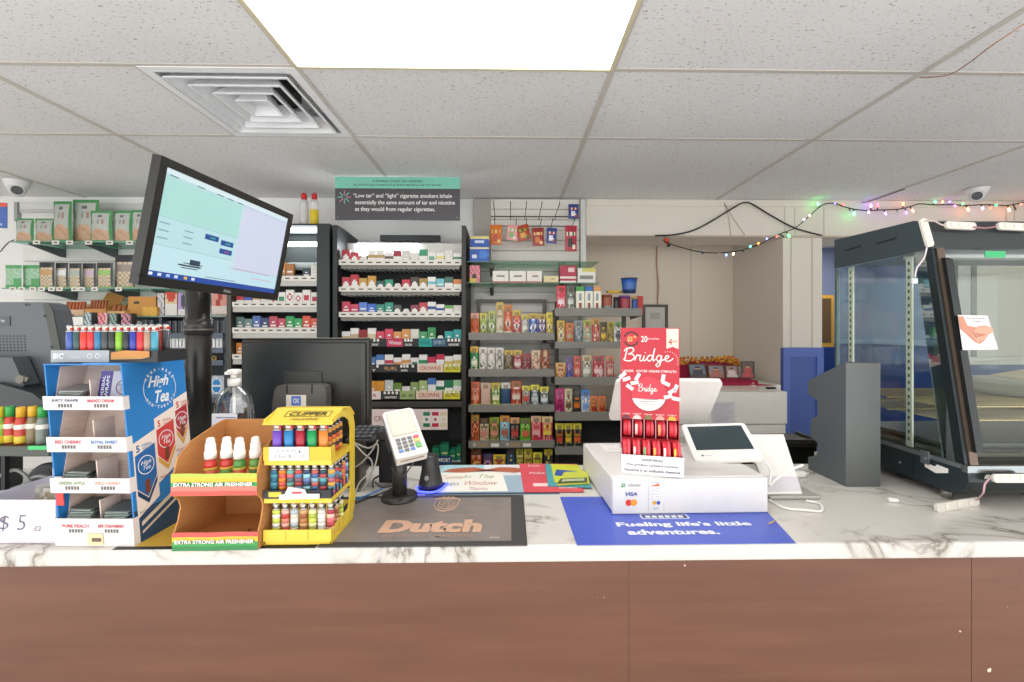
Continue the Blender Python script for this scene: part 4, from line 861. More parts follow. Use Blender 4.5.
# small red and black boxes low in front of the cigar shelf
s4, z4 = lshelf('glass_shelf', 'low glass shelf of small dark boxes behind the coloured lighters', 326, 56, 156, YS - .10, (), None, .006, 3.2)
for k, (a, c, t, c1, c2, nm) in enumerate(((58, 68, 314.5, 'b8404a', '4a5a62', 'red striped'), (84.5, 92, 312.5, 'b9cad0', '4a545a', 'pale blue'), (98, 107, 313, 'cf5a68', 'e0b9bc', 'pink red'), (109.5, 117.5, 313.5, '8fb0a4', '3a3f40', 'grey green'), (121, 132, 313.5, 'd08a9a', '4a4044', 'pink and black'))):
    Y = YS - .08; place(painted_box(width(a, c, Y) - .002, .04, zat(80, t, Y) - z4, (lambda c1, c2: lambda u, v: c2 if (int(u * 6) + int(v * 6)) % 3 == 0 or u > .8 else c1)(c1, c2), 6, 7), 'cigarillo_box', a, c, Y, z4, f"small {nm} cigarillo box behind the coloured lighters", 'cigarillo box', 'small boxes behind the lighters')
place(painted_box(width(69, 83, YS - .08) - .002, .05, zat(80, 317, YS - .08) - z4, lambda u, v: 'f2f1ee', 1, 1), 'paper_box', 69, 83, YS - .08, z4, 'plain white box between small red and blue boxes behind the lighters', 'carton')
# ---- dark vape unit under it
VX0, VX1 = xat(159, 3.0), xat(227, 3.0)
vp = thing('vape_display', 'dark blue vape display with white tagged hooks behind the black pole', 'display rack')
b = MB(); DB = mat('3a424e', .45); ztv = zat(200, 316.5, 3.0)
b.box(VX0, VX1, 3.14, 3.17, .3, ztv - .004, mat('2a2f36', .5))
for xx in (VX0, VX1 - .02): b.box(xx, xx + .02, 3.0, 3.14, .3, ztv - .004, DB)
b.obj('case', vp)
rowsv = []
for k, py in enumerate((334, 348.5, 361, 398)):
    z = zat(200, py, 3.0); b = MB(); b.box(VX0 + .02, VX1 - .02, 2.998, 3.14, z - .008, z, DB); b.box(VX0 + .02, VX1 - .02, 2.99, 2.998, z - .03, z + .006, mat('5a6676', .4)); rowsv.append((b.obj('shelf', vp), z))
b = MB(); b.box(VX0, VX1 + .001, 2.99, 3.14, ztv - .0035, ztv + .008, mat('8d9a96', .3)); b.obj('top_shelf', vp)
nv_ = 0
for a in range(142, 226, 6):
    lo = a < 158
    Y = 3.02; z = z4 if lo else rowsv[0][1]; h = min(zat(200, 320, Y) - z, .09)
    if 156 < a + 5 < 164: continue
    nv_ += 1
    if 188 < a < 208: continue
    place(painted_box(width(a, a + 4.6, Y), .03, h, lambda u, v: '1c2024' if u < .7 else '59636c', 3, 3), 'vape_box', a, a + 4.6, Y, z, f"slim black vape box, {ORD[nv_ - 1]} from left in the display behind the pole", 'vape box', 'slim black vape boxes')
nv_ = 0
for a in list(range(165, 187, 7)) + [209, 216]:
    Y = 2.995 + .008; z = rowsv[1][1] + .0; h = zat(200, 336, Y) - z; nv_ += 1
    place(painted_box(width(a, a + 6, Y), .03, h, lambda u, v: '2a2d30' if (abs(u - .5) < .14 and .2 < v < .7) or v > .93 else 'e6e8e8', 7, 7), 'vape_box', a, a + 6, Y, z, f"white tagged vape box, {ORD[nv_ - 1]} from left in the display's second row", 'vape box', 'white tagged vape boxes')
for k, px in enumerate((174.5, 180, 186, 214)):
    Y = 3.03; z = rowsv[2][1]; r = width(0, 5, Y) / 2; s = thing('vape_puck', f"small round {['white', 'red', 'grey', 'gold'][k]} vape tin in the third row behind the pole", 'tin', (xat(px, Y), Y, z + GAP), 0, 'round vape tins')
    b = MB(); b.cyl((0, 0, r), r, .02, mat(('e4e4e2', 'c2485a', '9a9ca0', 'b59a4a')[k], .3), 'y', 16); b.obj('tin', s); b = MB(); b.cyl((0, -.002, r), r * .6, .0018, mat(('b0455a', 'e8dcdc', '5a5c60', '3a3020')[k], .3), 'y', 14); b.obj('tin_lid', s)
Y = 3.01; place(painted_box(width(209, 224, Y), .05, zat(200, 376, Y) - rowsv[3][1], lambda u, v: '2a8ad0' if (u - .5) ** 2 + (v - .55) ** 2 < .09 and abs(v - .55) > .06 else ('e6ecf0' if (u - .5) ** 2 + (v - .55) ** 2 < .12 else ('7d8a96' if v < .2 else 'c2ccd4')), 12, 12), 'carton', 209, 224, Y, rowsv[3][1], 'grey carton with round blue badge behind the sanitizer bottle', 'carton')
# poster at the left edge and the two dome cameras
p, q = atY(-30, 228, 2.7), atY(7, 203, 2.7)
s = thing('hanging_poster', 'blue hanging poster with red top edge cut off by the left frame edge', 'poster', (q.x, 2.7, p.z), radians(12)); W_, H_ = q.x - p.x, q.z - p.z
b = MB(); b.box(-W_, 0, 0, .004, 0, H_, mat('2f5aa8', .4)); b.obj('sheet', s); b = MB(); b.box(-W_, 0, -.0014, -.0004, H_ * .84, H_, mat('d84a3a', .4)); b.box(-W_ * .6, -W_ * .1, -.0012, -.0004, H_ * .1, H_ * .18, mat('9db8de', .4)); b.obj('heading_strip', s)
b = MB(); b.tube([(-.05, .002, H_), (-.05, .002, CEIL - p.z - .005)], .0012, STEEL); b.obj('hanging_wire', s)
def domecam(px, py, Y, label, zc, rr=.055):
    p = atY(px, py, Y); s = thing('dome_camera', label, 'camera', (p.x, Y, CEIL - .0045)); hh = CEIL - .0045 - p.z
    b = MB(); b.lathe((0, 0, 0), [(rr * .55, -hh * .9), (rr * .8, -hh * .75), (rr * 1.05, -hh * .3), (rr * 1.12, -.004), (rr * 1.12, 0)], mat('ececeb', .35), 24); b.obj('dome_housing', s)
    d = (V((0, 0, CZ)) - V((p.x, Y, p.z))).normalized(); q = V((0, 0, -hh * .80)); Q = V((0, 0, 1)).rotation_difference(d).to_matrix().to_4x4(); T = MX.Translation(q + d * rr * .35) @ Q
    b = MB(T=T); b.lathe((0, 0, 0), [(rr * .72, 0), (rr * .74, rr * .25), (rr * .62, rr * .42), (rr * .5, rr * .44)], mat('d9dad9', .35), 22); b.obj('lens_turret', s)
    b = MB(T=T); b.lathe((0, 0, rr * .445), [(rr * .48, 0), (rr * .44, .003)], mat('1a1c20', .1), 18); b.obj('lens', s)
domecam(17, 192.5, 3.0, 'white dome security camera on the ceiling at the far left', CEIL, rr=.06)
domecam(977, 197.5, 3.05, 'white dome security camera on the ceiling above the display case', CEIL, rr=.06)

# ================================================================ monitor on pole
mon = thing('hanging_monitor', 'black flat monitor on the pole, its lit screen tilted down', 'monitor', (-.86293, 1.35325, 1.70126))
mon.rotation_mode = 'YXZ'; mon.rotation_euler = (.18575536, .01226068, 1.48768425 - TH)
W_, H_ = .545, .325; BZ = mat('262624', .35)
b = MB()
b.box(-W_ / 2, W_ / 2, .004, .023, -H_ / 2, H_ / 2, BZ); b.rbox(-W_ / 2 + .1, W_ / 2 - .1, .0235, .034, -H_ / 2 + .09, H_ / 2 - .05, BZ, .004)
t = .021
for a in ((-W_ / 2, W_ / 2, H_ / 2 - t, H_ / 2), (-W_ / 2, W_ / 2, -H_ / 2, -H_ / 2 + t + .004), (-W_ / 2, -W_ / 2 + t, -H_ / 2 + t, H_ / 2 - t), (W_ / 2 - t, W_ / 2, -H_ / 2 + t, H_ / 2 - t)): b.box(a[0], a[1], -.002, .004, a[2], a[3], BZ)
b.text('DELL', V((0, -.002, 0)), X3, Z3, (.02, -H_ / 2 + .012), .03, .008, mat('c9c9c9', .3)); b.obj('casing', mon)
sx0, sx1, sz0, sz1 = -W_ / 2 + t, W_ / 2 - t, -H_ / 2 + t + .004, H_ / 2 - t
SW_, SH_ = sx1 - sx0, sz1 - sz0
b = MB(); ES = .52
def scr(u0, u1, v0, v1, h, lift=0): b.quad((sx0 + SW_ * u0, .0035 - lift, sz0 + SH_ * v0), (sx0 + SW_ * u1, .0035 - lift, sz0 + SH_ * v0), (sx0 + SW_ * u1, .0035 - lift, sz0 + SH_ * v1), (sx0 + SW_ * u0, .0035 - lift, sz0 + SH_ * v1), emit(h, ES))
scr(0, 1, 0, 1, 'c3dbe2'); L1, L2 = .0004, .0008
scr(0, 1, .0, .055, '2f4f9c', L1); scr(0, 1, .955, 1, 'd5e6ea', L1); scr(0, .555, .56, .93, 'a9d6d0', L1); scr(.56, 1, .22, .95, 'c9cfe2', L1); scr(0, .55, .30, .555, 'b5d8dc', L1); scr(0, .52, .06, .298, 'bcdde4', L1); scr(.53, 1, .06, .215, 'bcdbe6', L1)
for v in (.937, .558, .298, .217): scr(0, 1 if v > .9 else (.55 if v > .25 else 1), v, v + .004, '8db4bb', L2) if v != .217 else scr(.53, 1, v, v + .004, '8db4bb', L2)
for u in (.03, .2, .34, .42, .5): scr(u, u + .05, .94, .95, '5d7f88', L2 + .0002)
for u0, v0 in ((.31, .46), (.43, .44), (.43, .35)): scr(u0, u0 + .10, v0, v0 + .055, '2c4f92', L2 + .0002); scr(u0 + .035, u0 + .075, v0 + .018, v0 + .034, '49a08c' if v0 > .4 else 'a0508c', L2 + .0006)
for u0, v0 in ((.02, .50), (.02, .43), (.02, .36), (.17, .48), (.17, .42), (.17, .36)): scr(u0, u0 + .06, v0, v0 + .012, '7fa3a8', L2 + .0002)
for u0, v0 in ((.56, .19), (.74, .12)): scr(u0, u0 + (.35 if u0 < .6 else .2), v0 + .02, v0 + .027, 'cf9aa8', L2 + .0002)
scr(.36, .6, .07, .078, '6d8b95', L2 + .0002)
for u, h in ((.01, 'e6eef6'), (.06, 'cfdcf0'), (.11, 'a9c4ea'), (.16, 'cfdcf0'), (.22, 'e0b04a'), (.27, 'd8dce6')): scr(u, u + .022, .015, .042, h, L2 + .0002)
scr(.17, .32, .145, .16, '2b3238', L2); scr(.24, .31, .165, .22, '38465a', L2); scr(.2, .33, .172, .18, '2b3238', L2 + .0002); scr(.19, .30, .125, .134, '3b4248', L2)
b.obj('screen', mon)
pole = thing('monitor_pole', 'thick black pole rising from the counter to the hanging monitor', 'pole', (-.988, 1.39, CTZ + GAP))
b = MB(); b.cyl((0, 0, .012), .0345, .69, mat('2e2d2b', .28, .3), seg=24); b.obj('tube', pole)
b = MB(); b.cyl((0, 0, .465), .0385, .05, mat('3a3937', .3, .3), seg=24); b.cyl((0, 0, .478), .040, .006, mat('6a6660', .3, .4), seg=24); b.obj('collar', pole)
b = MB(); b.cyl((0, 0, 0), .075, .012, BLACK, seg=24); b.obj('base_plate', pole)
b = MB(); b.box(-.025, .052, -.02, .02, .702, .76, CHAR); b.obj('mount_arm', pole)
# ================================================================ counter displays, left
TEA = thing('wrap_display', 'blue tiered cardboard display of cigar wraps with white lips', 'display')
pa, pb = atZ(59.5, 545, CTZ), atZ(136.5, 545.5, CTZ)
TEA.location = (pa.x, pa.y, CTZ + GAP); TEA.rotation_euler = (0, 0, atan2(pb.y - pa.y, pb.x - pa.x))
tw, td, thh = (pb - pa).length, .175, .405
SHR = MX(((1, 0, -.055, 0), (0, 1, -.03, 0), (0, 0, 1, 0), (0, 0, 0, 1)))
TB_, TN = mat('2b7fc4', .4, 0, .03), mat('24496e', .45, 0, .04)
LIPW = mat('e6e0dc', .5)
b = MB(SHR); b.box(tw - .003, tw, 0, td, 0, thh, TB_); b.obj('side_panel', TEA)
b = MB(SHR); b.box(0, .003, 0, td, 0, thh, TB_); b.obj('side_panel', TEA)
b = MB(SHR); b.box(.003, tw - .003, td - .003, td, 0, thh, TB_); b.obj('back_panel', TEA)
b = MB(SHR); b.box(0, tw, -.002, td, thh, thh + .002, TB_); b.box(tw * .5, tw + .0, -.001, td, thh + .0021, thh + .004, mat('3a8ad0', .4)); b.obj('top_panel', TEA)
tiers = [(.306, .336, 'JUICY GRAPE', 'MANGO DREAM', '4a3a6a', 'cf4a5a'), (.212, .245, 'RED CHERRY', 'ROYAL SWEET', 'c04858', '3f77b8'), (.120, .153, 'GREEN APPLE', 'WILD HONEY', '8aa07a', 'd99a8a'), (.0, .062, 'PURE PEACH', 'RIPE STRAWBERRY', 'd0485a', 'c04858')]
for k, (l0, l1, ta, tb, ca, cb) in enumerate(tiers):
    ex = .0025; y0 = -.003
    b = MB(SHR); b.box(.0035, tw - .0035, .002, td - .004, l0 + .002, l0 + .005, GREIGE)
    top = (tiers[k - 1][0] - .004) if k else thh - .006
    b.prism([(td * .36, l0 + .006), (td * .36 + .003, l0 + .006), (td * .55, top), (td * .55 - .003, top)], .0035, tw - .0035, GREIGE, 'x')
    b.box(tw * .5 - .0015, tw * .5 + .0015, .012, td * .35, l0 + .0055, min(l1 + .035, top), GREIGE)
    b.prism([(.01, l0 + .0055), (td * .35, l0 + .0055), (td * .53, top), (.03, top)], .0035, .0055, GREIGE, 'x')
    tr = b.obj('tier_tray', TEA)
    b = MB(SHR); b.box(-ex, tw + ex * .5, y0 - .003, y0, l0, l1, LIPW); b.box(-ex, -ex + .003, y0, .01, l0, l1, LIPW); b.box(tw + ex * .5 - .003, tw + ex * .5, y0, .01, l0, l1, LIPW)
    lip = b.obj('tier_lip', TEA)
    for sx, tx, cc in ((.27, ta, ca), (.73, tb, cb)):
        b = MB(SHR); O = V((0, y0 - .003, 0)); zc = l0 + (l1 - l0) * (.68 if k < 3 else .74)
        b.text(tx, O, X3, Z3, (tw * sx, zc), tw * .34, .0075, mat(cc, .5), bold=.03)
        for j in range(5): b.plane_poly(O, X3, Z3, [(tw * sx - .016 + j * .0066, zc - .015), (tw * sx - .011 + j * .0066, zc - .015), (tw * sx - .011 + j * .0066, zc - .007), (tw * sx - .016 + j * .0066, zc - .007)], mat('6a6664', .5))
        b.obj('flavor_lettering', lip)
b = MB(SHR); b.box(tw * .42, tw * .62, -.0085, -.0075, .004, .03, mat('dfc9a0', .6)); b.box(tw * .48, tw * .6, -.0092, -.0087, .012, .02, mat('6a5a4a', .6)); b.obj('torn_tab', TEA)
b = MB(SHR); b.box(.0031, .02, -.0018, .0, .09, .12, mat('c8403a', .5)); b.box(.0031, .02, -.0018, .0, .12, .155, mat('e8e4e0', .5)); b.obj('side_flap', TEA)
# printed right side
R_, U_ = V((0, 1, 0)), V((-.055, -.03, 1))
U_ = V((-.055, -.03, 1)); O = V((tw, 0, 0)); wht = mat('e9eef2', .45)
class SB(MB): pass
def sidept(pts): return [(a * td, z) for a, z in pts]
b = MB(SHR); O = V((tw, 0, 0)); UZ = Z3
b.plane_poly(O, Y3, UZ, sidept([(.0, 0), (1, 0), (1, .155), (.55, .07), (.0, .075)]), TN, .0003)
b.plane_poly(O, Y3, UZ, sidept([(.1, .035), (1, .10), (1, .112), (.1, .045)]), mat('d9d0b8', .5), .0006)
b.plane_poly(O, Y3, UZ, sidept([(.1, .018), (.7, .06), (.7, .067), (.1, .024)]), mat('d9d0b8', .5), .0006)
for s0, s1, zt_, zb_, hc in ((.74, 1.0, .305, .165, 'b02a34'), (.40, .74, .27, .115, 'cf3f3c'), (.05, .40, .225, .055, '2468a8')):
    sl = .02
    P = lambda s, z: (s, z + (s - s0) * .06)
    b.plane_poly(O, Y3, UZ, sidept([P(s0, zb_), P(s1, zb_ + .01), P(s1, zt_), P(s0, zt_)]), mat('ece2d6', .45), .0008)
    b.plane_poly(O, Y3, UZ, sidept([P(s0 + .02, zb_ + .065), P((s0 + s1) / 2, zb_ + .03), P(s1 - .02, zb_ + .065), P(s1 - .02, zt_ - .03), P(s0 + .02, zt_ - .03)]), mat(hc, .45), .0011)
    b.plane_poly(O, Y3, UZ, sidept([P(s0 + .02, zb_ + .05), P((s0 + s1) / 2, zb_ + .015), P(s1 - .02, zb_ + .05), P(s1 - .02, zb_ + .062), P((s0 + s1) / 2, zb_ + .027), P(s0 + .02, zb_ + .062)]), mat('d9a84a' if hc != '2468a8' else '1f3f66', .45), .0014)
    mc = (s0 + s1) / 2
    b.plane_poly(O, Y3, UZ, sidept([P(mc - .035, zb_ + .04), P(mc + .035, zb_ + .04), P(mc + .035, zb_ + .07), P(mc - .035, zb_ + .07)]), mat('7a3f20', .5), .0016)
    b.disc(O, Y3, UZ, (mc * td, zt_ - .055), .022, wht, .0014, 24, .020); b.text('High\nTea', O, Y3, UZ, (mc * td, zt_ - .055), .028, .022, wht, shear=.35, lift=.0016, bold=.01)
    b.text('5', O, Y3, UZ, (P(s0 + .07, 0)[0] * td, zt_ - .014), .009, .016, mat('cf4a44' if hc != '2468a8' else '2468a8', .5), lift=.0014, bold=.03); b.text('HERBAL\nWRAPS', O, Y3, UZ, ((s0 + .21) * td, zt_ - .013), .028, .015, mat('cf7a74' if hc != '2468a8' else '4a84b8', .5), lift=.0014)
    b.text('ROYAL SWEET' if hc == '2468a8' else 'MANGO DREAM', O, Y3, UZ, (mc * td, zb_ + .012), .05, .006, mat('4a5a70' if hc == '2468a8' else 'b05048', .5), lift=.0014)
b.obj('pack_print', TEA)
b = MB(SHR); lc = (.54 * td, .341)
b.disc(O, Y3, UZ, lc, .047, wht, .0012, 40, .0455, radians(-28), radians(28)); b.disc(O, Y3, UZ, lc, .047, wht, .0012, 40, .0455, radians(152), radians(208))
b.text('High', O, Y3, UZ, (lc[0] - .004, lc[1] + .014), .060, .034, wht, shear=.4, lift=.0012, bold=.025); b.text('Tea', O, Y3, UZ, (lc[0] + .004, lc[1] - .020), .040, .030, wht, shear=.4, lift=.0012, bold=.025)
for body, up in (('HEMP-FREE', 1), ('NON-TOBACCO', -1)):
    n = len(body)
    for j, ch in enumerate(body):
        th = (pi / 2 + radians(58) - radians(116) * j / (n - 1)) if up > 0 else (-pi / 2 - radians(58) + radians(116) * j / (n - 1))
        if ch == '-': b.plane_poly(O, Y3, UZ, [(lc[0] + .045 * cos(th) - .002, lc[1] + .045 * sin(th)), (lc[0] + .045 * cos(th) + .002, lc[1] + .045 * sin(th)), (lc[0] + .045 * cos(th) + .002, lc[1] + .045 * sin(th) + .0015), (lc[0] + .045 * cos(th) - .002, lc[1] + .045 * sin(th) + .0015)], wht, .0012); continue
        b.text(ch, O, Y3, UZ, (lc[0] + .0455 * cos(th), lc[1] + .0455 * sin(th)), .0055, .0075, wht, lift=.0012, bold=.03, rot=th - pi / 2 if up > 0 else th + pi / 2)
b.obj('round_logo', TEA)
# wrap sachets lying in the trays: things of their own
Mt = TEA.matrix_basis.copy() if False else MX.Translation(TEA.location) @ MX.Rotation(TEA.rotation_euler.z, 4, 'Z') @ SHR
def sachet(tier, side, n, nm, col='6f7472', seedv=0):
    l0 = tiers[tier][0]; rnd = random.Random(seedv)
    for k in range(n):
        w_, l_ = tw * .34, .085
        cx = tw * (.27 if side == 0 else .74)
        s = thing('wrap_sachet', f"{nm} wrap sachet in a {['top', 'second', 'third', 'bottom'][tier]} tray of the blue display, {ORD[k]} from bottom", 'sachet', Mt @ V((cx, .004 + .002 * k, l0 + (tiers[tier][1] - l0) - .006 + .0046 * k)), TEA.rotation_euler.z + rnd.uniform(-.09, .09), 'wrap sachets in the blue display')
        b = MB(MX.Rotation(radians(12), 4, 'X')); 
        j = rnd.uniform(-.003, .003)
        b.rbox(-w_ / 2 + j, w_ / 2 + j, .0, .048, 0, .0026, mat(col, .25, .4), .0012, 1); b.obj('foil_body', s)
        b = MB(MX.Rotation(radians(12), 4, 'X')); b.box(-w_ / 2 + j + .004, w_ / 2 + j - .004, -.004, -.0004, .0004, .0022, mat('a9b4ae', .3, .3)); b.obj('crimped_end', s)
sachet(3, 0, 5, 'silver green', '59625f', 1); sachet(3, 1, 4, 'silver blue', '5f6a70', 2); sachet(2, 0, 4, 'dark silver', '5a605c', 3); sachet(0, 0, 4, 'clear silver', '9a948e', 4)
s = thing('wrap_pack', 'purple and grey wrap pack leaning in the top right tray of the display', 'sachet', Mt @ V((tw * .73, .024, .3165)), TEA.rotation_euler.z)
b = MB(MX.Rotation(radians(-9), 4, 'X')); b.rbox(-.040, .040, 0, .004, .0, .074, mat('a9a7b4', .3), .0015, 1); b.obj('foil_body', s)
b = MB(MX.Rotation(radians(-9), 4, 'X')); b.box(-.039, -.012, -.001, -.0002, .002, .072, mat('3a2f7a', .35)); b.text('HERBAL', V((-.030, -.001, .037)), V((0, 0, 1)), V((-1, 0, 0)), (0, 0), .05, .007, wht); b.text('WRAPS', V((-.020, -.001, .037)), V((0, 0, 1)), V((-1, 0, 0)), (0, 0), .05, .007, wht); b.disc(V((0, -.0002, 0)), X3, Z3, (.016, .036), .017, mat('4a4a54', .4), .0006, 24, .015); b.text('High\nTea', V((0, -.0002, 0)), X3, Z3, (.016, .036), .022, .018, mat('4a4a54', .4), shear=.3); b.obj('printed_label', s)
# ---- lighters
def lighter(loc, col, label, group, h=.08, rx=.0125, ry=.0065, rz=0.0, clear=False, deco=None, parent_name='lighter'):
    s = thing('lighter', label, 'lighter', loc, rz, group)
    def oval(z0, z1, f, m, b, n=14):
        vs = [(rx * f * cos(2 * pi * i / n), ry * f * sin(2 * pi * i / n), z) for z in (z0, z1) for i in range(n)]
        fs = [(i, (i + 1) % n, n + (i + 1) % n, n + i) for i in range(n)] + [tuple(range(n))[::-1], tuple(range(n, 2 * n))]
        b.add(vs, fs, m, [True] * n + [False, False])
    b = MB(); bm_ = mat(col, .2, 0, .03)
    if deco:
        zz = [0, .18, .3, .42, .56, .68, .80]
        for i in range(6): oval(h * zz[i], h * zz[i + 1], 1, mat(deco[i % len(deco)], .3), b)
    else: oval(0, h * .80, 1, bm_, b)
    b.obj('body', s)
    b = MB(); oval(h * .805, h * .84, 1.02, CHROME, b); oval(h * .84, h * .97, .72, mat('d9d2c4', .3, .6), b); b.cyl((-rx * .2, -ry * .6, h * .95), ry * .7, ry * 1.2, STEEL, 'y', 10); b.obj('hood', s)
    b = MB(); b.box(rx * .45, rx * .95, -ry * .55, ry * .55, h * .845, h * .925, mat('c23a34' if not deco else '2a2a2c', .3)); b.obj('button', s)
    return s
# tray of lighters on top of the blue display
ztop = TEA.location.z + thh + .0045
TR = thing('lighter_tray', 'dark lighter tray with grey printed front on top of the blue display', 'tray', (xat(57, 1.0), 1.0, ztop), radians(-2))
tx0, tx1 = -.012, .232
b = MB(); b.box(tx0, tx1, .0, .085, .0, .003, CHAR); b.box(tx0, tx1, 0, .003, .003, .026, CHAR); b.box(tx0, tx1, .082, .085, .003, .026, CHAR); b.box(tx0, tx0 + .003, .003, .082, .003, .026, CHAR); b.box(tx1 - .003, tx1, .003, .082, .003, .026, CHAR); b.obj('tray_shell', TR)
b = MB(); b.box(tx0, .122, -.002, -.0003, 0, .027, mat('9fa3a6', .4)); O = V((0, -.002, 0)); b.text('BIC', O, X3, Z3, (.006, .014), .026, .012, wht, shear=.2, bold=.02); b.text('Classic', O, X3, Z3, (.045, .012), .024, .006, mat('c9cccf', .4)); b.disc(O, X3, Z3, (.078, .014), .006, mat('d4d6d8', .4), .0006, 14, .0045); b.disc(O, X3, Z3, (.096, .014), .006, mat('d4d6d8', .4), .0006, 14, .0045); b.obj('printed_front', TR)
s = thing('cardboard_scrap', 'torn strip of tan cardboard in front of the lighter tray', 'cardboard', MX.Translation(TR.location) @ MX.Rotation(radians(-2), 4, 'Z') @ V((.128, -.0035, .006)), radians(-2))
b = MB(); b.prism([(0, .0), (.07, .002), (.088, .006), (.087, .019), (.03, .021), (.0, .016)], 0, .0015, CARD, 'y'); b.obj('face_sheet', s); b = MB(); b.prism([(0, .0), (.07, .002), (.088, .006), (.086, .008), (.03, .006), (.0, .003)], -.0007, -.0002, mat('b58a58', .8), 'y'); b.obj('torn_edge', s)
lc1 = [('4a62b0', 'blue'), ('3f5f5c', 'dark teal'), ('e2483c', 'red'), ('e04044', 'red'), ('3d7ea6', 'steel blue'), ('4a4e50', 'dark grey'), ('3a3c3a', 'charcoal'), ('8cc03a', 'lime green'), ('35383c', 'black'), ('3a44a8', 'royal blue'), ('df3c42', 'red'), ('b58f7a', 'tan'), ('4a9ab0', 'sky blue')]
n = len(lc1); Rt = MX.Translation(TR.location) @ MX.Rotation(radians(-2), 4, 'Z')
for k, (c, nm) in enumerate(lc1):
    x = tx0 + .014 + (tx1 - tx0 - .028) * (k + .5) / n
    lighter(Rt @ V((x, .018, .0036)), c, f"{nm} lighter, {ORD[k]} from left in the front row of the dark tray", 'lighters in the dark tray', .081, .0080, .0056, radians(-2))
lc2 = ['3a4a8a', 'cf4038', '44484a', 'd8443c', '4a7ea0', 'cf4038', '3a3c3e', '9a4a3a', '5a5e60', 'cf4038', '3d4a9a', 'b54a40', '4a4c50']
for k, c in enumerate(lc2):
    x = tx0 + .014 + (tx1 - tx0 - .028) * (k + .5) / n
    lighter(Rt @ V((x, .050, .0036)), c, f"lighter, {ORD[k]} from left in the back row of the dark tray", 'lighters in the dark tray', .084, .0080, .0056, radians(-2))
# ---- white price box
pa, pb = atZ(-25, 543.5, CTZ), atZ(55.5, 543.5, CTZ)
BX = thing('open_box', 'white open box with handwritten five dollar price at the counter left end', 'box', (pa.x, pa.y, CTZ + GAP), atan2(pb.y - pa.y, pb.x - pa.x)); w_ = (pb - pa).length; d_, h_ = .165, .098; WB = mat('e3dce2', .55)
b = MB(); b.box(0, w_, 0, .002, 0, h_, WB); b.box(0, w_, d_ - .002, d_, 0, h_ + .02, WB); b.box(0, .002, .002, d_ - .002, 0, h_, WB); b.box(w_ - .002, w_, .002, d_ - .002, 0, h_, WB); b.box(.002, w_ - .002, .002, d_ - .002, 0, .002, WB); b.obj('box_shell', BX)
b = MB(); INK = mat('6a6478', .6); O = V((0, 0, 0))
b.text('$', O, X3, Z3, (w_ * .36, h_ * .46), .024, .036, INK, shear=.15, bold=-.014); b.obj('handwritten_text', BX); b = MB(); b.text('5', O, X3, Z3, (w_ * .58, h_ * .48), .020, .034, INK, shear=.15, bold=-.014); b.obj('handwritten_text', BX); b = MB(); b.text('ea', O, X3, Z3, (w_ * .78, h_ * .34), .014, .012, INK, shear=.3, bold=-.01); b.obj('handwritten_text', BX)
RB = MX.Translation(BX.location) @ MX.Rotation(BX.rotation_euler.z, 4, 'Z')
for k, (x, c) in enumerate(((.10, '9a8a6a'), (.15, '7a6aa8'), (.06, 'b0a89a'))):
    s = thing('plastic_packet', f"crumpled {['olive', 'lilac', 'grey'][k]} plastic packet lying inside the white price box", 'packet', RB @ V((x, .06 + .02 * k, .004 + .0)), k * .4, 'packets in the white price box')
    b = pouch_bag(.05, .022, .085, lambda u, v, c=c: c if (int(u * 5) + int(v * 7)) % 3 else 'd0cabc', 6, 8); b.obj('packet_body', s)
    b = MB(); b.box(-.022, .022, .0105, .0115, .0855, .094, mat('d9d4c8', .4)); b.obj('header_strip', s)
# ---- energy shots on a small rack
p = atZ(20, 455, 1.127); zr = 1.135; Yr = 1.12
RK = thing('bottle_rack', 'dark countertop rack holding small energy shot bottles at the far left', 'rack')
xa, xb = xat(-30, Yr), xat(50, Yr)
b = MB(); b.box(xa, xb, Yr, Yr + .07, zr - .008, zr, mat('4a4a44', .4)); b.box(xa, xb, Yr - .003, Yr, zr - .022, zr + .002, mat('4a4d46', .4)); b.obj('shelf', RK)
b = MB(); b.box(xb - .05, xb, Yr - .005, Yr - .0032, zr - .006, zr + .004, mat('3cc06a', .35)); b.obj('green_edge', RK)
for xx in (xa + .01, xb - .02):
    b = MB(); b.box(xx, xx + .01, Yr + .058, Yr + .0695, CTZ + GAP, zr - .0085, BLACK); b.obj('leg', RK)
b = MB(); b.box(xa, xb, Yr + .07, Yr + .074, CTZ + .14, zr + .09, mat('23282b', .4)); b.obj('back_panel', RK)
for k, (px, cap, body, lab) in enumerate(((-1, 'd8c23a', '8fc04a', 'lime'), (10, '3aa04a', 'c2402e', 'green capped red'), (21, 'e2a92c', 'c2402e', 'orange capped red'), (32.5, 'e0b02e', '8a7a5a', 'yellow capped grey'), (42.5, '2fa04a', '7a8478', 'green capped grey'))):
    Y = Yr + .026 + .01 * (k % 2); r = .0128
    s = thing('energy_shot', f"{lab} energy shot bottle, {ORD[k]} from left on the dark rack", 'bottle', (xat(px, Y), Y, zr + GAP), 0, 'energy shot bottles')
    b = MB(); b.lathe((0, 0, 0), [(r * .9, 0), (r, .004), (r, .022), (r, .040), (r, .052), (r * .72, .066), (r * .62, .070)], [mat(body, .3), mat('d9c23a' if k < 3 else body, .3), mat(body, .3), mat('e6e0d0' if k else 'b8d87a', .3), mat(body, .3), mat(body, .3)], 18); b.obj('body', s)
    b = MB(); b.lathe((0, 0, 0), [(r * .72, .0705), (r * .72, .094), (r * .6, .097)], mat(cap, .35), 16); b.obj('cap', s)
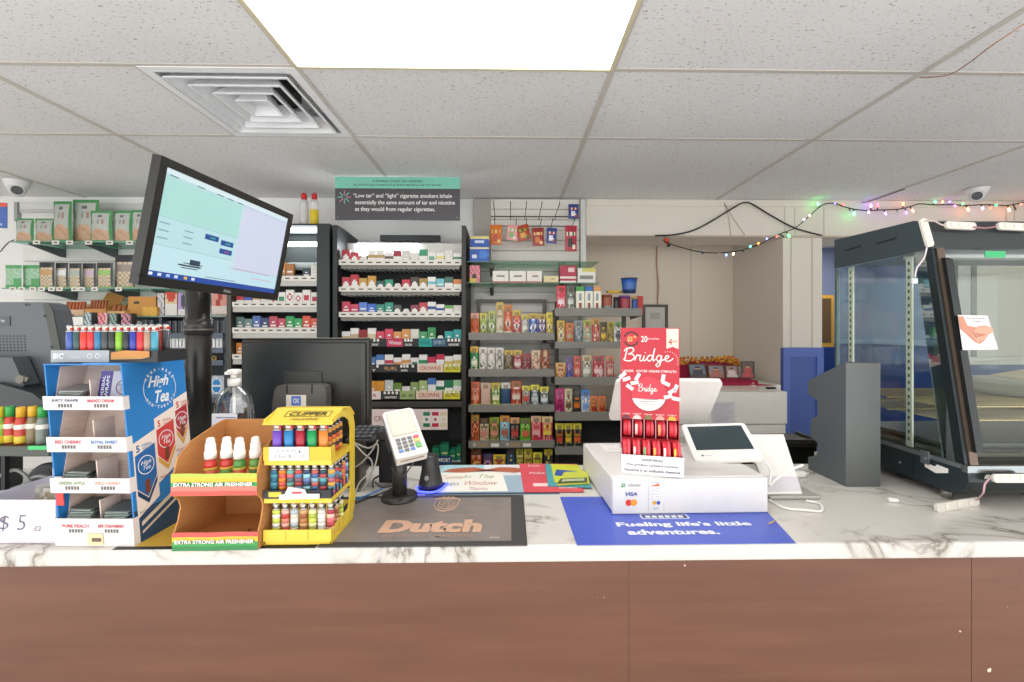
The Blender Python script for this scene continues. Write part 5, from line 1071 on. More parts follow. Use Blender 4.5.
# ---- left POS terminal seen from behind
TM = thing('touch_terminal', 'grey touch terminal seen from behind at the left end of the counter', 'terminal', (0, 0, 0))
Yt = 1.32
def PT(px, py, Y=Yt): return atY(px, py, Y)
pts = [(-90, 302), (42, 302), (50, 304), (54, 310), (66, 372), (68, 392), (60, 400), (-90, 396)]
P0 = [PT(*p) for p in pts]
b = MB(); GP = mat('595d61', .38, .1); b.prism([(p.x, p.z) for p in P0], Yt, Yt + .05, GP, 'y'); b.obj('casing', TM)
b = MB(); e = [(44, 303.5), (50, 304.5), (54, 310), (66, 372), (67, 390), (60, 391), (50, 330)]; b.prism([(PT(*p).x, PT(*p).z) for p in e], Yt - .004, Yt - .0005, mat('43453f', .4), 'y'); b.obj('side_trim', TM)
b = MB()
for j in range(6):
    for i in range(9): p = PT(-4 + i * 3.55 + j * .2, 336 + j * 2.9, Yt - .0005); b.disc(V((0, Yt - .0006, 0)), X3, Z3, (p.x, p.z), .0026, mat('26282a', .6), .0, 8)
for px, py in ((28, 303.7 + 1), (46.5, 316), (53.5, 347)): p = PT(px, py, Yt); b.disc(V((0, Yt - .005, 0)), X3, Z3, (p.x, p.z), .004, mat('1c1d1f', .5), .0, 10)
b.obj('speaker_grille', TM)
b = MB(); p, q = PT(-20, 326), PT(10.5, 316); b.box(p.x, q.x, Yt - .002, Yt - .0006, p.z, q.z, mat('4e5256', .4)); b.text('hp', V((0, Yt - .0024, 0)), X3, Z3, (PT(4, 321).x, PT(4, 321).z), .012, .012, mat('c9cdd0', .3), shear=.2); b.obj('badge', TM)
b = MB(); nk = [(-60, 357), (20, 357), (32, 384), (30, 386), (-60, 388)]; b.prism([(PT(*p, Yt - .03).x, PT(*p, Yt - .03).z) for p in nk], Yt - .05, Yt - .008, mat('4d5154', .35), 'y'); b.obj('hinge_block', TM)
b = MB(); p = PT(22, 379, Yt - .055); b.cyl((p.x, Yt - .062, p.z), .012, .012, mat('6a665c', .3, .5), 'y', 14); b.cyl((p.x + .014, Yt - .060, p.z), .007, .009, mat('6a665c', .3, .5), 'y', 14); b.obj('hinge_screw', TM)
b = MB(); ft = [(-70, 388), (4, 382), (40, 392), (52, 402), (52, 414), (48, 420), (-70, 418)]
b.prism([(PT(*p, 1.27).x, PT(*p, 1.27).z) for p in ft], 1.25, 1.40, mat('303436', .35), 'y'); xa_, xb_ = PT(-70, 400, 1.27).x, PT(-20, 400, 1.27).x; b.box(xa_, xb_, 1.29, 1.38, CTZ + GAP, PT(0, 416, 1.27).z, mat('2c3032', .4)); b.obj('stand', TM)
# round black speaker and cables behind the white box
s = thing('desk_speaker', 'round black speaker tilted behind the white price box', 'speaker', (xat(47, 1.25), 1.25, CTZ + .058))
b = MB(MX.Rotation(radians(65), 4, 'X')); b.lathe((0, 0, 0), [(.03, -.03), (.045, -.024), (.048, .0), (.044, .014), (.034, .018)], mat('2a2d2e', .4), 24); b.obj('body', s); b = MB(MX.Rotation(radians(65), 4, 'X')); b.cyl((0, 0, .0182), .026, .002, mat('3a3e40', .6), seg=20); b.obj('grille', s)
b = MB(); b.box(-.03, .03, -.01, .03, -.0575, -.03, BLACK); b.obj('foot', s)
def cable(name, label, pts, r, m, cat='cable', group=None):
    b = MB(); b.tube(spline(pts, 8), r, m, 6); return tag(b.obj(name), label, cat, group)
for k, pl in enumerate(([(0, 476, 1.2), (14, 470, 1.19), (24, 474, 1.18), (30, 482, 1.17)], [(14, 496, 1.17), (26, 482, 1.175), (38, 476, 1.18), (52, 479, 1.185), (60, 484, 1.2)], [(0, 492, 1.15), (16, 490, 1.15), (30, 489, 1.15), (44, 487, 1.15)])):
    cable('cable', f"grey cable looping behind the white price box, {['highest', 'arched', 'lowest'][k]} of three", [atY(*p) for p in pl], .0045, mat('8a8d88', .4), 'cable', 'cables behind the white box')

# ================================================================ air freshener display
pa, pb = atZ(173, 551, CTZ), atZ(258.5, 549.5, CTZ)
AF = thing('freshener_display', 'brown cardboard two-tier display with striped lips holding spray fresheners', 'display', (pa.x, pa.y, CTZ + GAP), atan2(pb.y - pa.y, pb.x - pa.x)); aw = (pb - pa).length; ad = .18
prof = [(0, 0), (ad, 0), (ad, .250), (ad - .02, .250), (.05, .226), (.012, .202), (.0, .172), (-.004, .168), (-.004, .122), (.014, .105), (.020, .088), (.012, .06), (.0, .038)]
for nm_, x0 in (('side_panel', 0), ('side_panel', aw - .003)):
    b = MB(); b.prism(prof, x0, x0 + .003, CARD, 'x'); b.obj(nm_, AF)
b = MB(); b.box(.003, aw - .003, ad - .003, ad, 0, .250, CARD); b.obj('back_panel', AF)
b = MB(); b.box(.003, aw - .003, .0, ad - .004, .001, .004, CARD); b.box(aw * .62, aw * .64, .03, .09, .0042, .005, mat('6a4420', .8)); b.obj('tier_floor', AF)
b = MB(); b.box(.003, aw - .003, .002, ad - .004, .118, .1215, CARD); b.obj('tier_floor', AF)
RED_, YEL_, GRN_ = mat('d9564e', .45), mat('e2b93a', .45), mat('3d9a4a', .45)
def lip(z0, z1, cols, parent, yy, wob):
    b = MB(); nseg = 10
    hs_ = (z1 - z0) / len(cols)
    for j, m in enumerate(cols):
        for i in range(nseg):
            xa, xb = aw * i / nseg, aw * (i + 1) / nseg; wa, wbb = wob * sin(i * 1.1), wob * sin((i + 1) * 1.1)
            za, zb = z0 + hs_ * j, z0 + hs_ * (j + 1)
            b.quad((xa, yy, za + wa), (xb, yy, za + wbb), (xb, yy, zb + wbb), (xa, yy, zb + wa), m)
            b.quad((xb, yy + .002, za + wbb), (xa, yy + .002, za + wa), (xa, yy + .002, zb + wa), (xb, yy + .002, zb + wbb), CARD)
    o = b.obj('printed_lip', parent)
    b = MB(); b.text('EXTRA STRONG AIR FRESHENER', V((0, yy, 0)), X3, Z3, (aw * .5, z0 + (z1 - z0) * .52), aw * .92, .0085, mat('f0eee6', .45), bold=.03, shear=.1, lift=.003); b.text('EXTRA STRONG AIR FRESHENER', V((.0007, yy, -.0009)), X3, Z3, (aw * .5, z0 + (z1 - z0) * .52), aw * .92, .0085, mat('3a5a2a', .45), bold=.045, shear=.1, lift=.0022); b.obj('lettering', o)
lip(.122, .170, [RED_, mat('dc7a6a', .45), GRN_, YEL_, mat('b8c24a', .45)], AF, -.0065, .0006)
lip(.0, .040, [mat('2f7f44', .45), GRN_, YEL_, RED_], AF, -.003, .0005)
RA = MX.Translation(AF.location) @ MX.Rotation(AF.rotation_euler.z, 4, 'Z')
for k, (px, c, lb, nm) in enumerate(((209.5, 'd8453c', 'e06a5c', 'red'), (223.5, 'd2443c', '5aa04a', 'red with green label'), (238.5, '5a9a4a', 'd84a4a', 'green with red label'), (255, '6aa04a', '3d7a3a', 'green'))):
    fx = [.205, .395, .60, .815][k]; wpos = RA @ V((aw * (.275 + .178 * k), .045 + .006 * (k % 2), .1225))
    s = thing('spray_freshener', f"{nm} spray freshener with white cap, {ORD[k]} from left in cardboard display", 'spray bottle', wpos, 0, 'spray fresheners'); r = .0128
    b = MB(); b.lathe((0, 0, 0), [(r * .95, 0), (r, .004), (r, .05), (r * .95, .058), (r * .55, .062), (r * .5, .065)], glass('f0dcd0', .08) if False else mat(c, .15), 20); b.obj('body', s)
    b = MB(); b.lathe((0, 0, 0), [(r * 1.02, .018), (r * 1.02, .046)], mat(lb, .4), 20); b.lathe((0, 0, 0), [(r * 1.03, .040), (r * 1.03, .046)], mat('e0c24a', .4), 20); b.obj('label_sleeve', s)
    b = MB(); b.lathe((0, 0, 0), [(r * .98, .0655), (r * .98, .082), (r * .86, .0825), (r * .82, .099), (r * .70, .0995), (r * .66, .110), (r * .45, .113)], mat('f1ece2', .4), 20); b.cyl((0, -r * .85, .102), .0018, .004, mat('c9c4ba', .4), 'y', 8); b.obj('cap', s)

# ================================================================ lighter display (yellow)
pa, pb = atZ(264, 546, CTZ), atZ(331, 546, CTZ)
CL = thing('lighter_display', 'bright yellow plastic lighter display with three shelves on the counter', 'display', (pa.x, pa.y, CTZ + GAP), 0); cw = (pb - pa).length; cdp = .135
YW_ = mat('e4c53e', .35, 0, .03); DK = mat('23242a', .35)
def cshelf(z0, z1, name='shelf', m=YW_):
    b = MB(); b.box(0, cw, 0, cdp, z0, z1, m); return b.obj(name, CL)
cshelf(.002, .010); cshelf(.095, .106); cshelf(.180, .191)
for xx in (-.001, cw - .003):       # the C-shaped side arms
    arm = [(.0, .0), (.125, .0), (.150, .05), (.142, .07), (.142, .24), (.13, .285), (.10, .306), (.06, .310), (.0, .286), (.0, .276), (.06, .282), (.095, .272), (.112, .24), (.115, .08), (.108, .055), (.095, .034), (.02, .012), (.0, .012)]
    # triangulate safely as a strip between outer and inner outline
    outer = [(.0, .0), (.125, .0), (.150, .05), (.143, .08), (.143, .24), (.132, .268), (.105, .288), (.05, .294), (.0, .282)]
    inner = [(.0, .012), (.09, .012), (.112, .06), (.117, .08), (.117, .235), (.107, .258), (.085, .270), (.05, .278), (.0, .273)]
    b = MB()
    for i in range(len(outer) - 1):
        b.prism([outer[i], outer[i + 1], inner[i + 1], inner[i]], xx, xx + .004, YW_, 'x')
    b.obj('side_arm', CL)
b = MB(); b.prism([(-.004, .271), (-.004, .2735), (.06, .2975), (.108, .292), (.135, .270), (.135, .266), (.105, .2885), (.06, .2945)], -.002, cw + .003, YW_, 'x'); cap_ = b.obj('top_hood', CL)
b = MB(); Uv = V((0, .064, .024)).normalized(); b.text('CLIPPER', V((0, -.004, .2736)), X3, Uv, (cw * .56, .040), .086, .016, mat('2a2816', .4), shear=.15, bold=.02, lift=.0012)
for a in ((-.052, .052, -.0125, -.0110), (-.052, .052, .0110, .0125), (-.052, -.0505, -.011, .011), (.0505, .052, -.011, .011)): b.plane_poly(V((0, -.004, .2736)), X3, Uv, [(cw * .56 + a[0], .040 + a[2]), (cw * .56 + a[1], .040 + a[2]), (cw * .56 + a[1], .040 + a[3]), (cw * .56 + a[0], .040 + a[3])], mat('2a2816', .4), .0012)
b.text('reusable', V((0, -.004, .2736)), X3, Uv, (cw * .56, .018), .065, .010, mat('4a4418', .4), shear=.3, lift=.0012); b.obj('logo', cap_)
b = MB(); b.box(.0, cw, -.003, 0, .191, .221, mat('e0b62a', .35)); b.box(0, .0025, 0, .02, .191, .221, YW_); b.box(cw - .0025, cw, 0, .02, .191, .221, YW_); b.obj('tray_lip', CL)
b = MB(); b.box(.0, cw, -.003, 0, .106, .124, DK); b.box(cw - .0028, cw - .0005, 0, .10, .106, .126, DK); b.box(.012, .04, -.0036, -.0031, .110, .121, mat('d9c23a', .4)); b.obj('tray_lip', CL)
b = MB(); b.box(.0, cw, -.003, 0, .010, .036, YW_); b.prism([(.0, .010), (.1, .010), (.1, .04), (0, .036)], cw - .0028, cw - .0005, YW_, 'x'); b.obj('tray_lip', CL)
b = MB()
for xx in (cw * .33, cw * .66): b.box(xx - .001, xx + .001, -.0036, -.0031, .012, .034, mat('c9a422', .4))
b.obj('lip_groove', CL)
RC = MX.Translation(CL.location)
s = thing('price_note', 'white handwritten price note taped to the yellow lighter display', 'note', RC @ V((.014, -.0052, .192)))
b = MB(); b.box(0, .088, 0, .0008, 0, .030, mat('f0ede6', .6)); b.obj('paper', s)
b = MB(); b.text('YOUR PICK', V((0, 0, 0)), X3, Z3, (.044, .021), .055, .007, mat('5a5a78', .6), shear=.1, bold=-.012); b.text('2 for $ 1.50', V((0, 0, 0)), X3, Z3, (.044, .009), .066, .009, mat('5a5a78', .6), shear=.1, bold=-.012); b.obj('handwritten_text', s)
s = thing('white_tool', 'small white plastic lighter tool lying on the dark lighter tray', 'tool', RC @ V((.03, -.0135, .1075))) if False else None
s = thing('folded_receipt', 'crumpled white paper slips with red print resting on the middle lighter tray', 'paper', RC @ V((.038, -.0048, .106)))
b = MB(); b.prism([(0, 0), (.088, .002), (.088, .012), (.06, .012), (.055, .022), (.02, .028), (.012, .012), (0, .010)], -.004, 0, mat('efeae2', .5), 'y'); b.obj('paper', s); b = MB(); b.box(.028, .05, -.0046, -.0042, .013, .018, mat('c9505a', .5)); b.obj('red_print', s)
def L(fx, fy, z, col, nm, row, k, h=.062, deco=None, rx=.0105):
    lighter(RC @ V((fx, fy, z + .0006)), col, nm, 'lighters in the yellow display', h, rx, .0062, 0, deco=deco)
for k, (c, nm) in enumerate((('7a4fc0', 'purple'), ('2f86c4', 'blue'), ('b0283a', 'red'), ('1fa05a', 'green'), ('e08a3c', 'orange'))):
    L(.022 + .026 * k, .014, .191, c, f"{nm} see-through lighter in the top front row of the yellow display", 0, k, .079)
for j in range(1, 5):
    for k in range(5):
        if k < 4 and j > 1: continue
        c = ('c9503a', '5a3a8a', '2f6a9a', 'b0402e', ('d96a34', 'e0703a', 'c04a34', 'd88a3c')[j - 1])[k]
        L(.022 + .026 * k, .014 + .021 * j, .191, c, f"patterned lighter, {ORD[k]} column, row {['second', 'third', 'fourth', 'fifth'][j - 1]} from front, top shelf of yellow display", 0, k, .079, (c, '3a2a2a', 'e0a04a') if k == 4 else None)
dec = [('4a9aa8', '2f6f8a'), ('e0605a', 'e8842f'), ('5a6a7a', 'd06a6a', '6ab0a0'), ('8a5a6a', '5a8ab0', 'c9504a'), ('6a7ab0', '9ad0d4', '3a4a6a'), ('8fb0c0', '4a6a9a', 'c0605a'), ('5aa0a8', 'b04a4a', '2f4a5a'), ('a85a6a', '5a8a9a', 'd8a04a')]
for k in range(8): L(.014 + .0185 * k, .016, .106, '888888', f"patterned lighter, {ORD[k]} from left in the middle front row of the yellow display", 1, k, .073, dec[k], .0082)
for j in range(1, 5): L(.014 + .0185 * 7, .016 + .02 * j, .106, '888888', f"patterned lighter, {ORD[j]} back along the right edge, middle shelf of yellow display", 1, j, .073, dec[(j * 3) % 8], .0082)
dec3 = [('e6e4da', 'c9d85a'), ('d9806a', 'c03a3a', 'e8b0a0'), ('e9e7df', 'dcd6c4', 'b0c0c8'), ('b5794a', '9a5f3a', 'd0a070'), ('c9d45a', 'a9bc4a', 'e0e0a0'), ('ecebe6', 'd8d6d0'), ('d86a6a', 'e6b8a8', 'a83a4a')]
for k in range(7): L(.018 + .0205 * k, .018, .010, 'dddddd', f"decorated lighter, {ORD[k]} from left on the lowest shelf of the yellow display", 2, k, .079, dec3[k], .0088)
for j in range(1, 3): L(.018 + .0205 * 6, .018 + .026 * j, .010, 'dddddd', f"decorated lighter, {ORD[j]} back along the right edge, lowest shelf of yellow display", 2, j, .079, dec3[(2 + j) % 7], .0088)
# ================================================================ counter mats and papers
def mat_obj(name, label, corners, m, th=.003, r=0, cat='counter mat', z=CTZ):
    s = thing(name, label, cat, (0, 0, z + GAP)); P = [atZ(px, py, z) for px, py in corners]
    b = MB(); b.prism([(p.x, p.y) for p in P], 0, th, m, 'z'); return s, b, P
def quadmap(P):      # P: FL, FR, BR, BL -> (u,v) to plane point
    def f(u, v):
        a = P[0].lerp(P[1], u); c = P[3].lerp(P[2], u); return a.lerp(c, v)
    return f
# black and copper mat
yA, yB_ = atZ(500, 546.5, CTZ).y, atZ(500, 496, CTZ).y
x0, x1 = atZ(364, 496, CTZ).x - .005, atZ(527.5, 546.5, CTZ).x
DM = thing('counter_mat', 'dark grey rubber counter mat with copper lettering and crest in front of terminal', 'counter mat', (x0, yA, CTZ + GAP)); mw, md = x1 - x0, yB_ - yA
b = MB(); b.rbox(0, mw, 0, md, 0, .003, mat('3f3d3b', .6), .0014, 1); b.obj('rubber_base', DM)
b = MB(); IN = mat('857c76', .35, 0, .25, 14); b.quad((.0, .018, .0034), (mw - .036, .018, .0034), (mw - .036, md - .02, .0034), (.0, md - .02, .0034), IN); b.obj('printed_inlay', DM)
COP = mat('cfa68c', .35, .0); O = V((0, 0, .0036))
b = MB(); cx = atZ(431, 530, CTZ).x - x0; cy = atZ(431, 528, CTZ).y - yA
b.text('Dutch', O, X3, Y3, (cx, cy), atZ(482, 528, CTZ).x - atZ(381, 528, CTZ).x, .068, COP, shear=.06, bold=.06); b.text('THE HARD CORE CRUSHERS', O, X3, Y3, (cx, cy + .062), .22, .010, mat('ad8f7c', .4), bold=.01); b.text('BY DUTCH MASTERS', O, X3, Y3, (cx, cy - .050), .21, .012, mat('ad8f7c', .4), bold=.01); b.obj('lettering', DM)
b = MB(); kx, ky = cx + .016, md - .075
SHP = [(-.034, .04), (-.024, .05), (0, .044), (.024, .05), (.034, .04), (.031, .0), (.022, -.024), (0, -.038), (-.022, -.024), (-.031, .0)]
b.tube([V((kx + x, ky + y, .0042)) for x, y in SHP + SHP[:1]], .0016, COP, 6); [b.tube([V((kx + a_[0], ky + a_[1], .0042)) for a_ in ln], .0014, COP, 5) for ln in (((-.02, .03), (-.02, -.008), (0, -.024), (.02, -.008), (.02, .03)), ((-.012, .028), (-.004, .016), (-.012, .004), (-.004, -.008)), ((.012, .028), (.004, .016), (.012, .004), (.004, -.008)), ((-.02, .05), (-.012, .058), (-.006, .05), (0, .060), (.006, .05), (.012, .058), (.02, .05)))]; b.obj('crest', DM)
b = MB(); b.text('Dutch', O, X3, Y3, (mw - .075, .032), .022, .008, mat('e6e2dc', .4), shear=.2); b.obj('small_logo', DM)
# black and yellow mat under the cardboard displays
xa, xb = atZ(118, 546.5, CTZ).x, x0 - .004
YM = thing('counter_mat', 'black counter mat with yellow print under the brown freshener display', 'counter mat', (xa, yA, CTZ + GAP - .0002))

b = MB(); b.box(0, xb - xa, 0, md, 0, .0005, mat('2c2b29', .6)); b.obj('rubber_base', YM)
b = MB(); b.quad((.02, .012, .0007), (xb - xa - .02, .012, .0007), (xb - xa - .02, md - .02, .0007), (.02, md - .02, .0007), mat('c9a23a', .45)); b.obj('printed_inlay', YM)
# blue mat
s, b, P = mat_obj('counter_mat', 'bright blue counter mat with white slogan under the white cash drawer', [(577, 545.5), (796, 543.5), (752, 496), (560, 497.5)], mat('4a5fc0', .35, 0, .03), .0012)
b.obj('vinyl_sheet', s); f = quadmap(P); BM_ = s
b = MB(); O = V((0, 0, .0013)); c1, c2 = atZ(684, 525.5, CTZ), atZ(673, 533, CTZ)
Rm = (P[1] - P[0]).normalized(); Um = Z3.cross(Rm)
wA = (atZ(740, 525, CTZ) - atZ(606, 527, CTZ)).length; wB = (atZ(723, 533, CTZ) - atZ(632, 534, CTZ)).length
b.text("Fueling life's little", V((c1.x, c1.y, .0013)), Rm, Um, (0, 0), wA, .030, mat('eef0f6', .4), bold=.035); b.text('adventures.', V((c2.x, c2.y, .0013)), Rm, Um, (0, 0), wB, .026, mat('eef0f6', .4), bold=.035); b.obj('lettering', s)
b = MB(); cB = atZ(664, 516.3, CTZ)
for j in range(5):
    for i in range(9):
        p = f(.03 + .022 * i + (.011 if j % 2 else 0), .78 + .035 * j); b.disc(V((p.x, p.y, .0013)), Rm, Um, (0, 0), .0035, mat('4056b4', .4), .0002, 6)
b.obj('dot_pattern', s)
b = MB(); cB = atZ(664.5, 517.5, CTZ); O_ = V((cB.x, cB.y, .0013)); b.plane_poly(O_, Rm, Um, rrect(-.062, .062, -.012, .014, .006), mat('e4e8f4', .4), .0002); b.plane_poly(O_, Rm, Um, rrect(-.058, .058, -.009, .012, .005), mat('2c3a6a', .4), .0004); [b.plane_poly(O_, Rm, Um, rrect(-.05 + .017 * k_, -.037 + .017 * k_, -.006, .006, .002), mat('e4e8f4', .4), .0006) for k_ in range(6)]; b.obj('logo_badge', s)
# hand picture mat
xa, xb = atZ(425, 495, CTZ).x, atZ(560, 495, CTZ).x; ya, yb2 = atZ(500, 495, CTZ).y, atZ(500, 464.5, CTZ).y
PM = thing('counter_mat', 'blue picture mat with cupped hands at the rear edge of the counter', 'counter mat', (xa, ya, CTZ + GAP)); w_, d_ = xb - xa, yb2 - ya - .01
b = MB(); b.box(0, w_, 0, d_, 0, .0015, mat('9fb6c4', .4, 0, .15, 9)); b.obj('vinyl_sheet', PM)
b = MB(); b.quad((0, .0, .0017), (w_, 0, .0017), (w_, .014, .0017), (0, .014, .0017), mat('3a4a5c', .4)); b.quad((w_ * .74, .014, .0017), (w_ * .98, .014, .0017), (w_ * .86, d_, .0017), (w_ * .80, d_, .0017), mat('4a6480', .45)); b.quad((.0, .16, .0017), (w_ * .4, .16, .0017), (w_ * .4, d_, .0017), (.02, d_, .0017), mat('a9d0d8', .4)); b.quad((w_ * .4, .16, .0017), (w_ * .8, .16, .0017), (w_ * .8, d_, .0017), (w_ * .4, d_, .0017), mat('dfe3e4', .4)); b.obj('printed_picture', PM)
for sx in (1, -1):
    b = MB(); cx = w_ * (.27 if sx > 0 else .59); HC = mat('b5664a', .5)
    pts = [(-.085, .0), (-.06, .022), (-.02, .03), (.02, .034), (.05, .02), (.095, .006), (.06, .0), (.02, -.004), (-.03, -.012)]
    q = [(cx + sx * x, d_ - .07 + y * 1.3, .0021) for x, y in pts]; b.poly(q if sx < 0 else q[::-1], HC); b.tube([(cx + sx * -.05, d_ - .066, .0022), (cx + sx * .0, d_ - .05, .0022), (cx + sx * .07, d_ - .06, .0022)], .0009, mat('8a4632', .5), 4); b.obj('printed_hand', PM)
P = [atZ(421, 493, CTZ), atZ(508, 492, CTZ), atZ(502, 473, CTZ), atZ(434, 474, CTZ)]
NT = thing('handwritten_sign', 'white handwritten sign lying on the picture mat behind the payment stand', 'sign', (0, 0, CTZ + .0027))
b = MB(); b.prism([(p.x, p.y) for p in P], 0, .0006, mat('efeade', .6), 'z'); b.obj('paper', NT)
Rn = (P[1] - P[0]).normalized(); Un = Z3.cross(Rn); f = quadmap(P)
for tx, u, v, wf, hh, c in (('Come', .28, .73, .30, .034, 'b58a4a'), ('In  The', .66, .75, .38, .034, '8a9a5a'), ('Kitchen', .22, .38, .36, .036, '3f6a8a'), ('Window', .69, .40, .40, .036, 'c0606a'), ('Thanks', .66, .12, .22, .022, 'b0505e')):
    p = f(u, v); b = MB(); b.text(tx, V((p.x, p.y, .0007)), Rn, Un, (0, 0), wf * (P[1] - P[0]).length, hh, mat(c, .6), shear=.3, bold=-.012); b.obj('handwritten_text', NT)
P = [atZ(524, 493.5, CTZ), atZ(584, 493, CTZ), atZ(577, 465, CTZ), atZ(519, 464.5, CTZ)]
RF = thing('flyer', 'coral red flyer on the counter beside the picture mat', 'flyer', (0, 0, CTZ + .0032))
b = MB(); b.prism([(p.x, p.y) for p in P], 0, .0005, mat('d8505c', .4), 'z'); b.obj('paper', RF); f = quadmap(P)
Rn = (P[1] - P[0]).normalized(); Un = Z3.cross(Rn)
for tx, u, v, w1, h1 in (('Fresh', .25, .9, .04, .016), ('Picks', .28, .62, .05, .018), ('REWARDS', .75, .12, .055, .012)):
    p = f(u, v); b = MB(); b.text(tx, V((p.x, p.y, .0006)), Rn, Un, (0, 0), w1, h1, mat('f0d9d6', .5), bold=.02); b.obj('lettering', RF)
p = f(.34, .22); b = MB(); b.box(p.x - .03, p.x + .02, p.y - .012, p.y + .014, .0006, .0008, mat('f0cfcc', .5)); b.obj('code_panel', RF)
def pack_flat(name, label, cs, z, th, m, extra):
    s = thing(name, label, 'pouch', (0, 0, z)); P = [atZ(a, c, z) for a, c in cs]; b = MB(); b.prism([(p.x, p.y) for p in P], 0, th, m, 'z'); b.obj('pouch_body', s); f = quadmap(P)
    for j, (us, h) in enumerate(extra): b = MB(); b.poly([V((f(u, v).x, f(u, v).y, th + .0004 * (j + 1))) for u, v in us], mat(h, .35)); b.obj('printed_panel', s)
    return s
pack_flat('flat_pouch', 'teal edged flat pouch with yellow face lying on the red flyer', [(548, 486.5), (592, 488), (578, 466), (545, 465)], CTZ + .0042, .004, mat('4aa0a8', .35), [([(.17, .12), (1, .1), (1, 1), (.17, 1)], 'd0d83c'), ([(.2, .42), (.98, .40), (.85, .66), (.3, .72)], '2f55a8')])
pack_flat('flat_pouch', 'small lime pouch with dark window resting on the teal edged pouch', [(557, 485.5), (589, 484), (588, 472.5), (564, 473.5)], CTZ + .010, .005, mat('c9d04a', .35), [([(0, .0), (.95, .0), (.95, .42), (.02, .42)], '4a5a34'), ([(.1, .15), (.85, .15), (.85, .35), (.1, .35)], 'b9c49a')])

# ================================================================ clerk monitor seen from behind
Ym = 1.42
CM = thing('clerk_monitor', 'large black monitor seen from behind on a grey stand, behind the yellow display', 'monitor', (0, 0, 0))
p, q = atY(241, 436, Ym), atY(369, 338.5, Ym)
b = MB(); BK = mat('2e2e2a', .3); b.rbox(p.x, q.x, Ym, Ym + .035, p.z, q.z, BK, .006, 2); b.rbox(p.x + .006, q.x - .008, Ym - .010, Ym - .0, p.z + .006, q.z - .012, mat('292a27', .28), .006, 2); b.box(p.x + .004, q.x - .004, Ym - .006, Ym + .03, q.z + .0002, q.z + .002, mat('7a7468', .3, .3)); b.obj('casing', CM)
b = MB()
for k in range(34):
    z = p.z + .03 + (q.z - p.z - .06) * k / 33; b.box(q.x - .022, q.x - .012, Ym - .0115, Ym - .0103, z, z + .004, mat('4a4943', .4))
b.obj('vent_grille', CM)
b = MB(); cg = atY(262, 390, Ym - .01)
for a in range(5):
    for t in range(4 + a * 6):
        th = 2 * pi * t / (4 + a * 6); b.disc(V((0, Ym - .0102, 0)), X3, Z3, (cg.x + .006 * a * cos(th), cg.z + .006 * a * sin(th)), .0014, mat('3f403c', .5), .0002, 5)
b.obj('speaker_grille', CM)
b = MB(); a_, c_ = atY(284, 388, Ym - .012), atY(322, 371.5, Ym - .012); b.rbox(a_.x, c_.x, Ym - .016, Ym - .0112, a_.z, c_.z, mat('34342f', .35), .003, 1)
for px, py in ((287, 374.5), (318, 374), (287, 379), (315, 378)): pp = atY(px, py, Ym - .017); b.disc(V((0, Ym - .0161, 0)), X3, Z3, (pp.x, pp.z), .003, mat('15161a', .4), .0004, 8)
b.obj('mount_plate', CM)
b = MB(); nk = [(272, 430), (272, 405), (274, 391), (277, 386), (281, 385), (321, 385), (325, 387), (326, 394), (326, 430)]
b.prism([(atY(*t, Ym - .06).x, atY(*t, Ym - .06).z) for t in nk], Ym - .06, Ym - .018, mat('5d5a55', .35, .15), 'y')
for px in (287, 312): pp = atY(px, 389, Ym - .06); b.box(pp.x - .0025, pp.x + .0025, Ym - .0608, Ym - .0602, pp.z - .014, pp.z + .014, mat('17181a', .4))
b.obj('stand_neck', CM)
zn = atY(300, 430, Ym - .06).z
b = MB(); xl, xr = atY(276, 400, Ym - .06).x, atY(322, 400, Ym - .06).x
b.prism([(Ym - .058, zn - .0005), (Ym - .02, zn - .0005), (Ym + .04, CTZ + .012), (Ym - .0, CTZ + .012)], xl, xr, mat('4d4a45', .4), 'x'); b.obj('stand_leg', CM)
b = MB(); b.rbox(xl - .04, xr + .10, Ym - .06, Ym + .09, CTZ + GAP, CTZ + .0115, mat('57534d', .35, .2), .005, 2); b.obj('stand_foot', CM)
s = thing('paper_sticker', 'white sticker with blue square on the grey monitor stand', 'sticker', (atY(286, 410, Ym - .062).x, Ym - .0615, atY(286, 410, Ym - .062).z)); W_, H_ = atY(306, 395, Ym - .062).x - s.location.x, atY(306, 395, Ym - .062).z - s.location.z
b = MB(); b.box(0, W_, 0, .0008, 0, H_, mat('e4ddd0', .5)); b.obj('paper', s); b = MB(); b.box(W_ * .27, W_ * .74, -.0006, -.0001, H_ * .3, H_ * .93, mat('4a6ec0', .45)); b.text('OK', V((0, -.0006, 0)), X3, Z3, (W_ * .52, H_ * .62), .02, .016, mat('e4e8f0', .4), bold=.02); b.obj('blue_square', s)
# keyboard tray and dark block below with cables
Yk = 1.30
KB = thing('keyboard', 'black keyboard tilted on a dark block beside the yellow display', 'keyboard', (0, 0, 0))
a_, c_ = atY(352, 440, Yk), atY(383, 428, Yk + .07)
b = MB(); b.prism([(Yk, a_.z - .006), (Yk, a_.z), (Yk + .10, c_.z), (Yk + .10, c_.z - .012)], a_.x - .02, c_.x - .005, mat('3a3c3b', .4), 'x'); b.obj('keyboard_body', KB)
b = MB()
for j in range(4):
    for i in range(7):
        y0 = Yk + .008 + .023 * j; z0 = a_.z + (c_.z - a_.z) * (y0 - Yk) / .10; xk = a_.x - .015 + .0185 * i
        if xk + .015 > c_.x - .008: continue
        b.rbox(xk, xk + .015, y0, y0 + .018, z0 + .0015, z0 + .0085, mat('56585a', .4), .002, 1)
b.obj('key', KB)
s = thing('receipt_printer', 'dark receipt printer with folded front under the tilted keyboard', 'printer', (0, 0, 0)); zt_ = a_.z - .0065
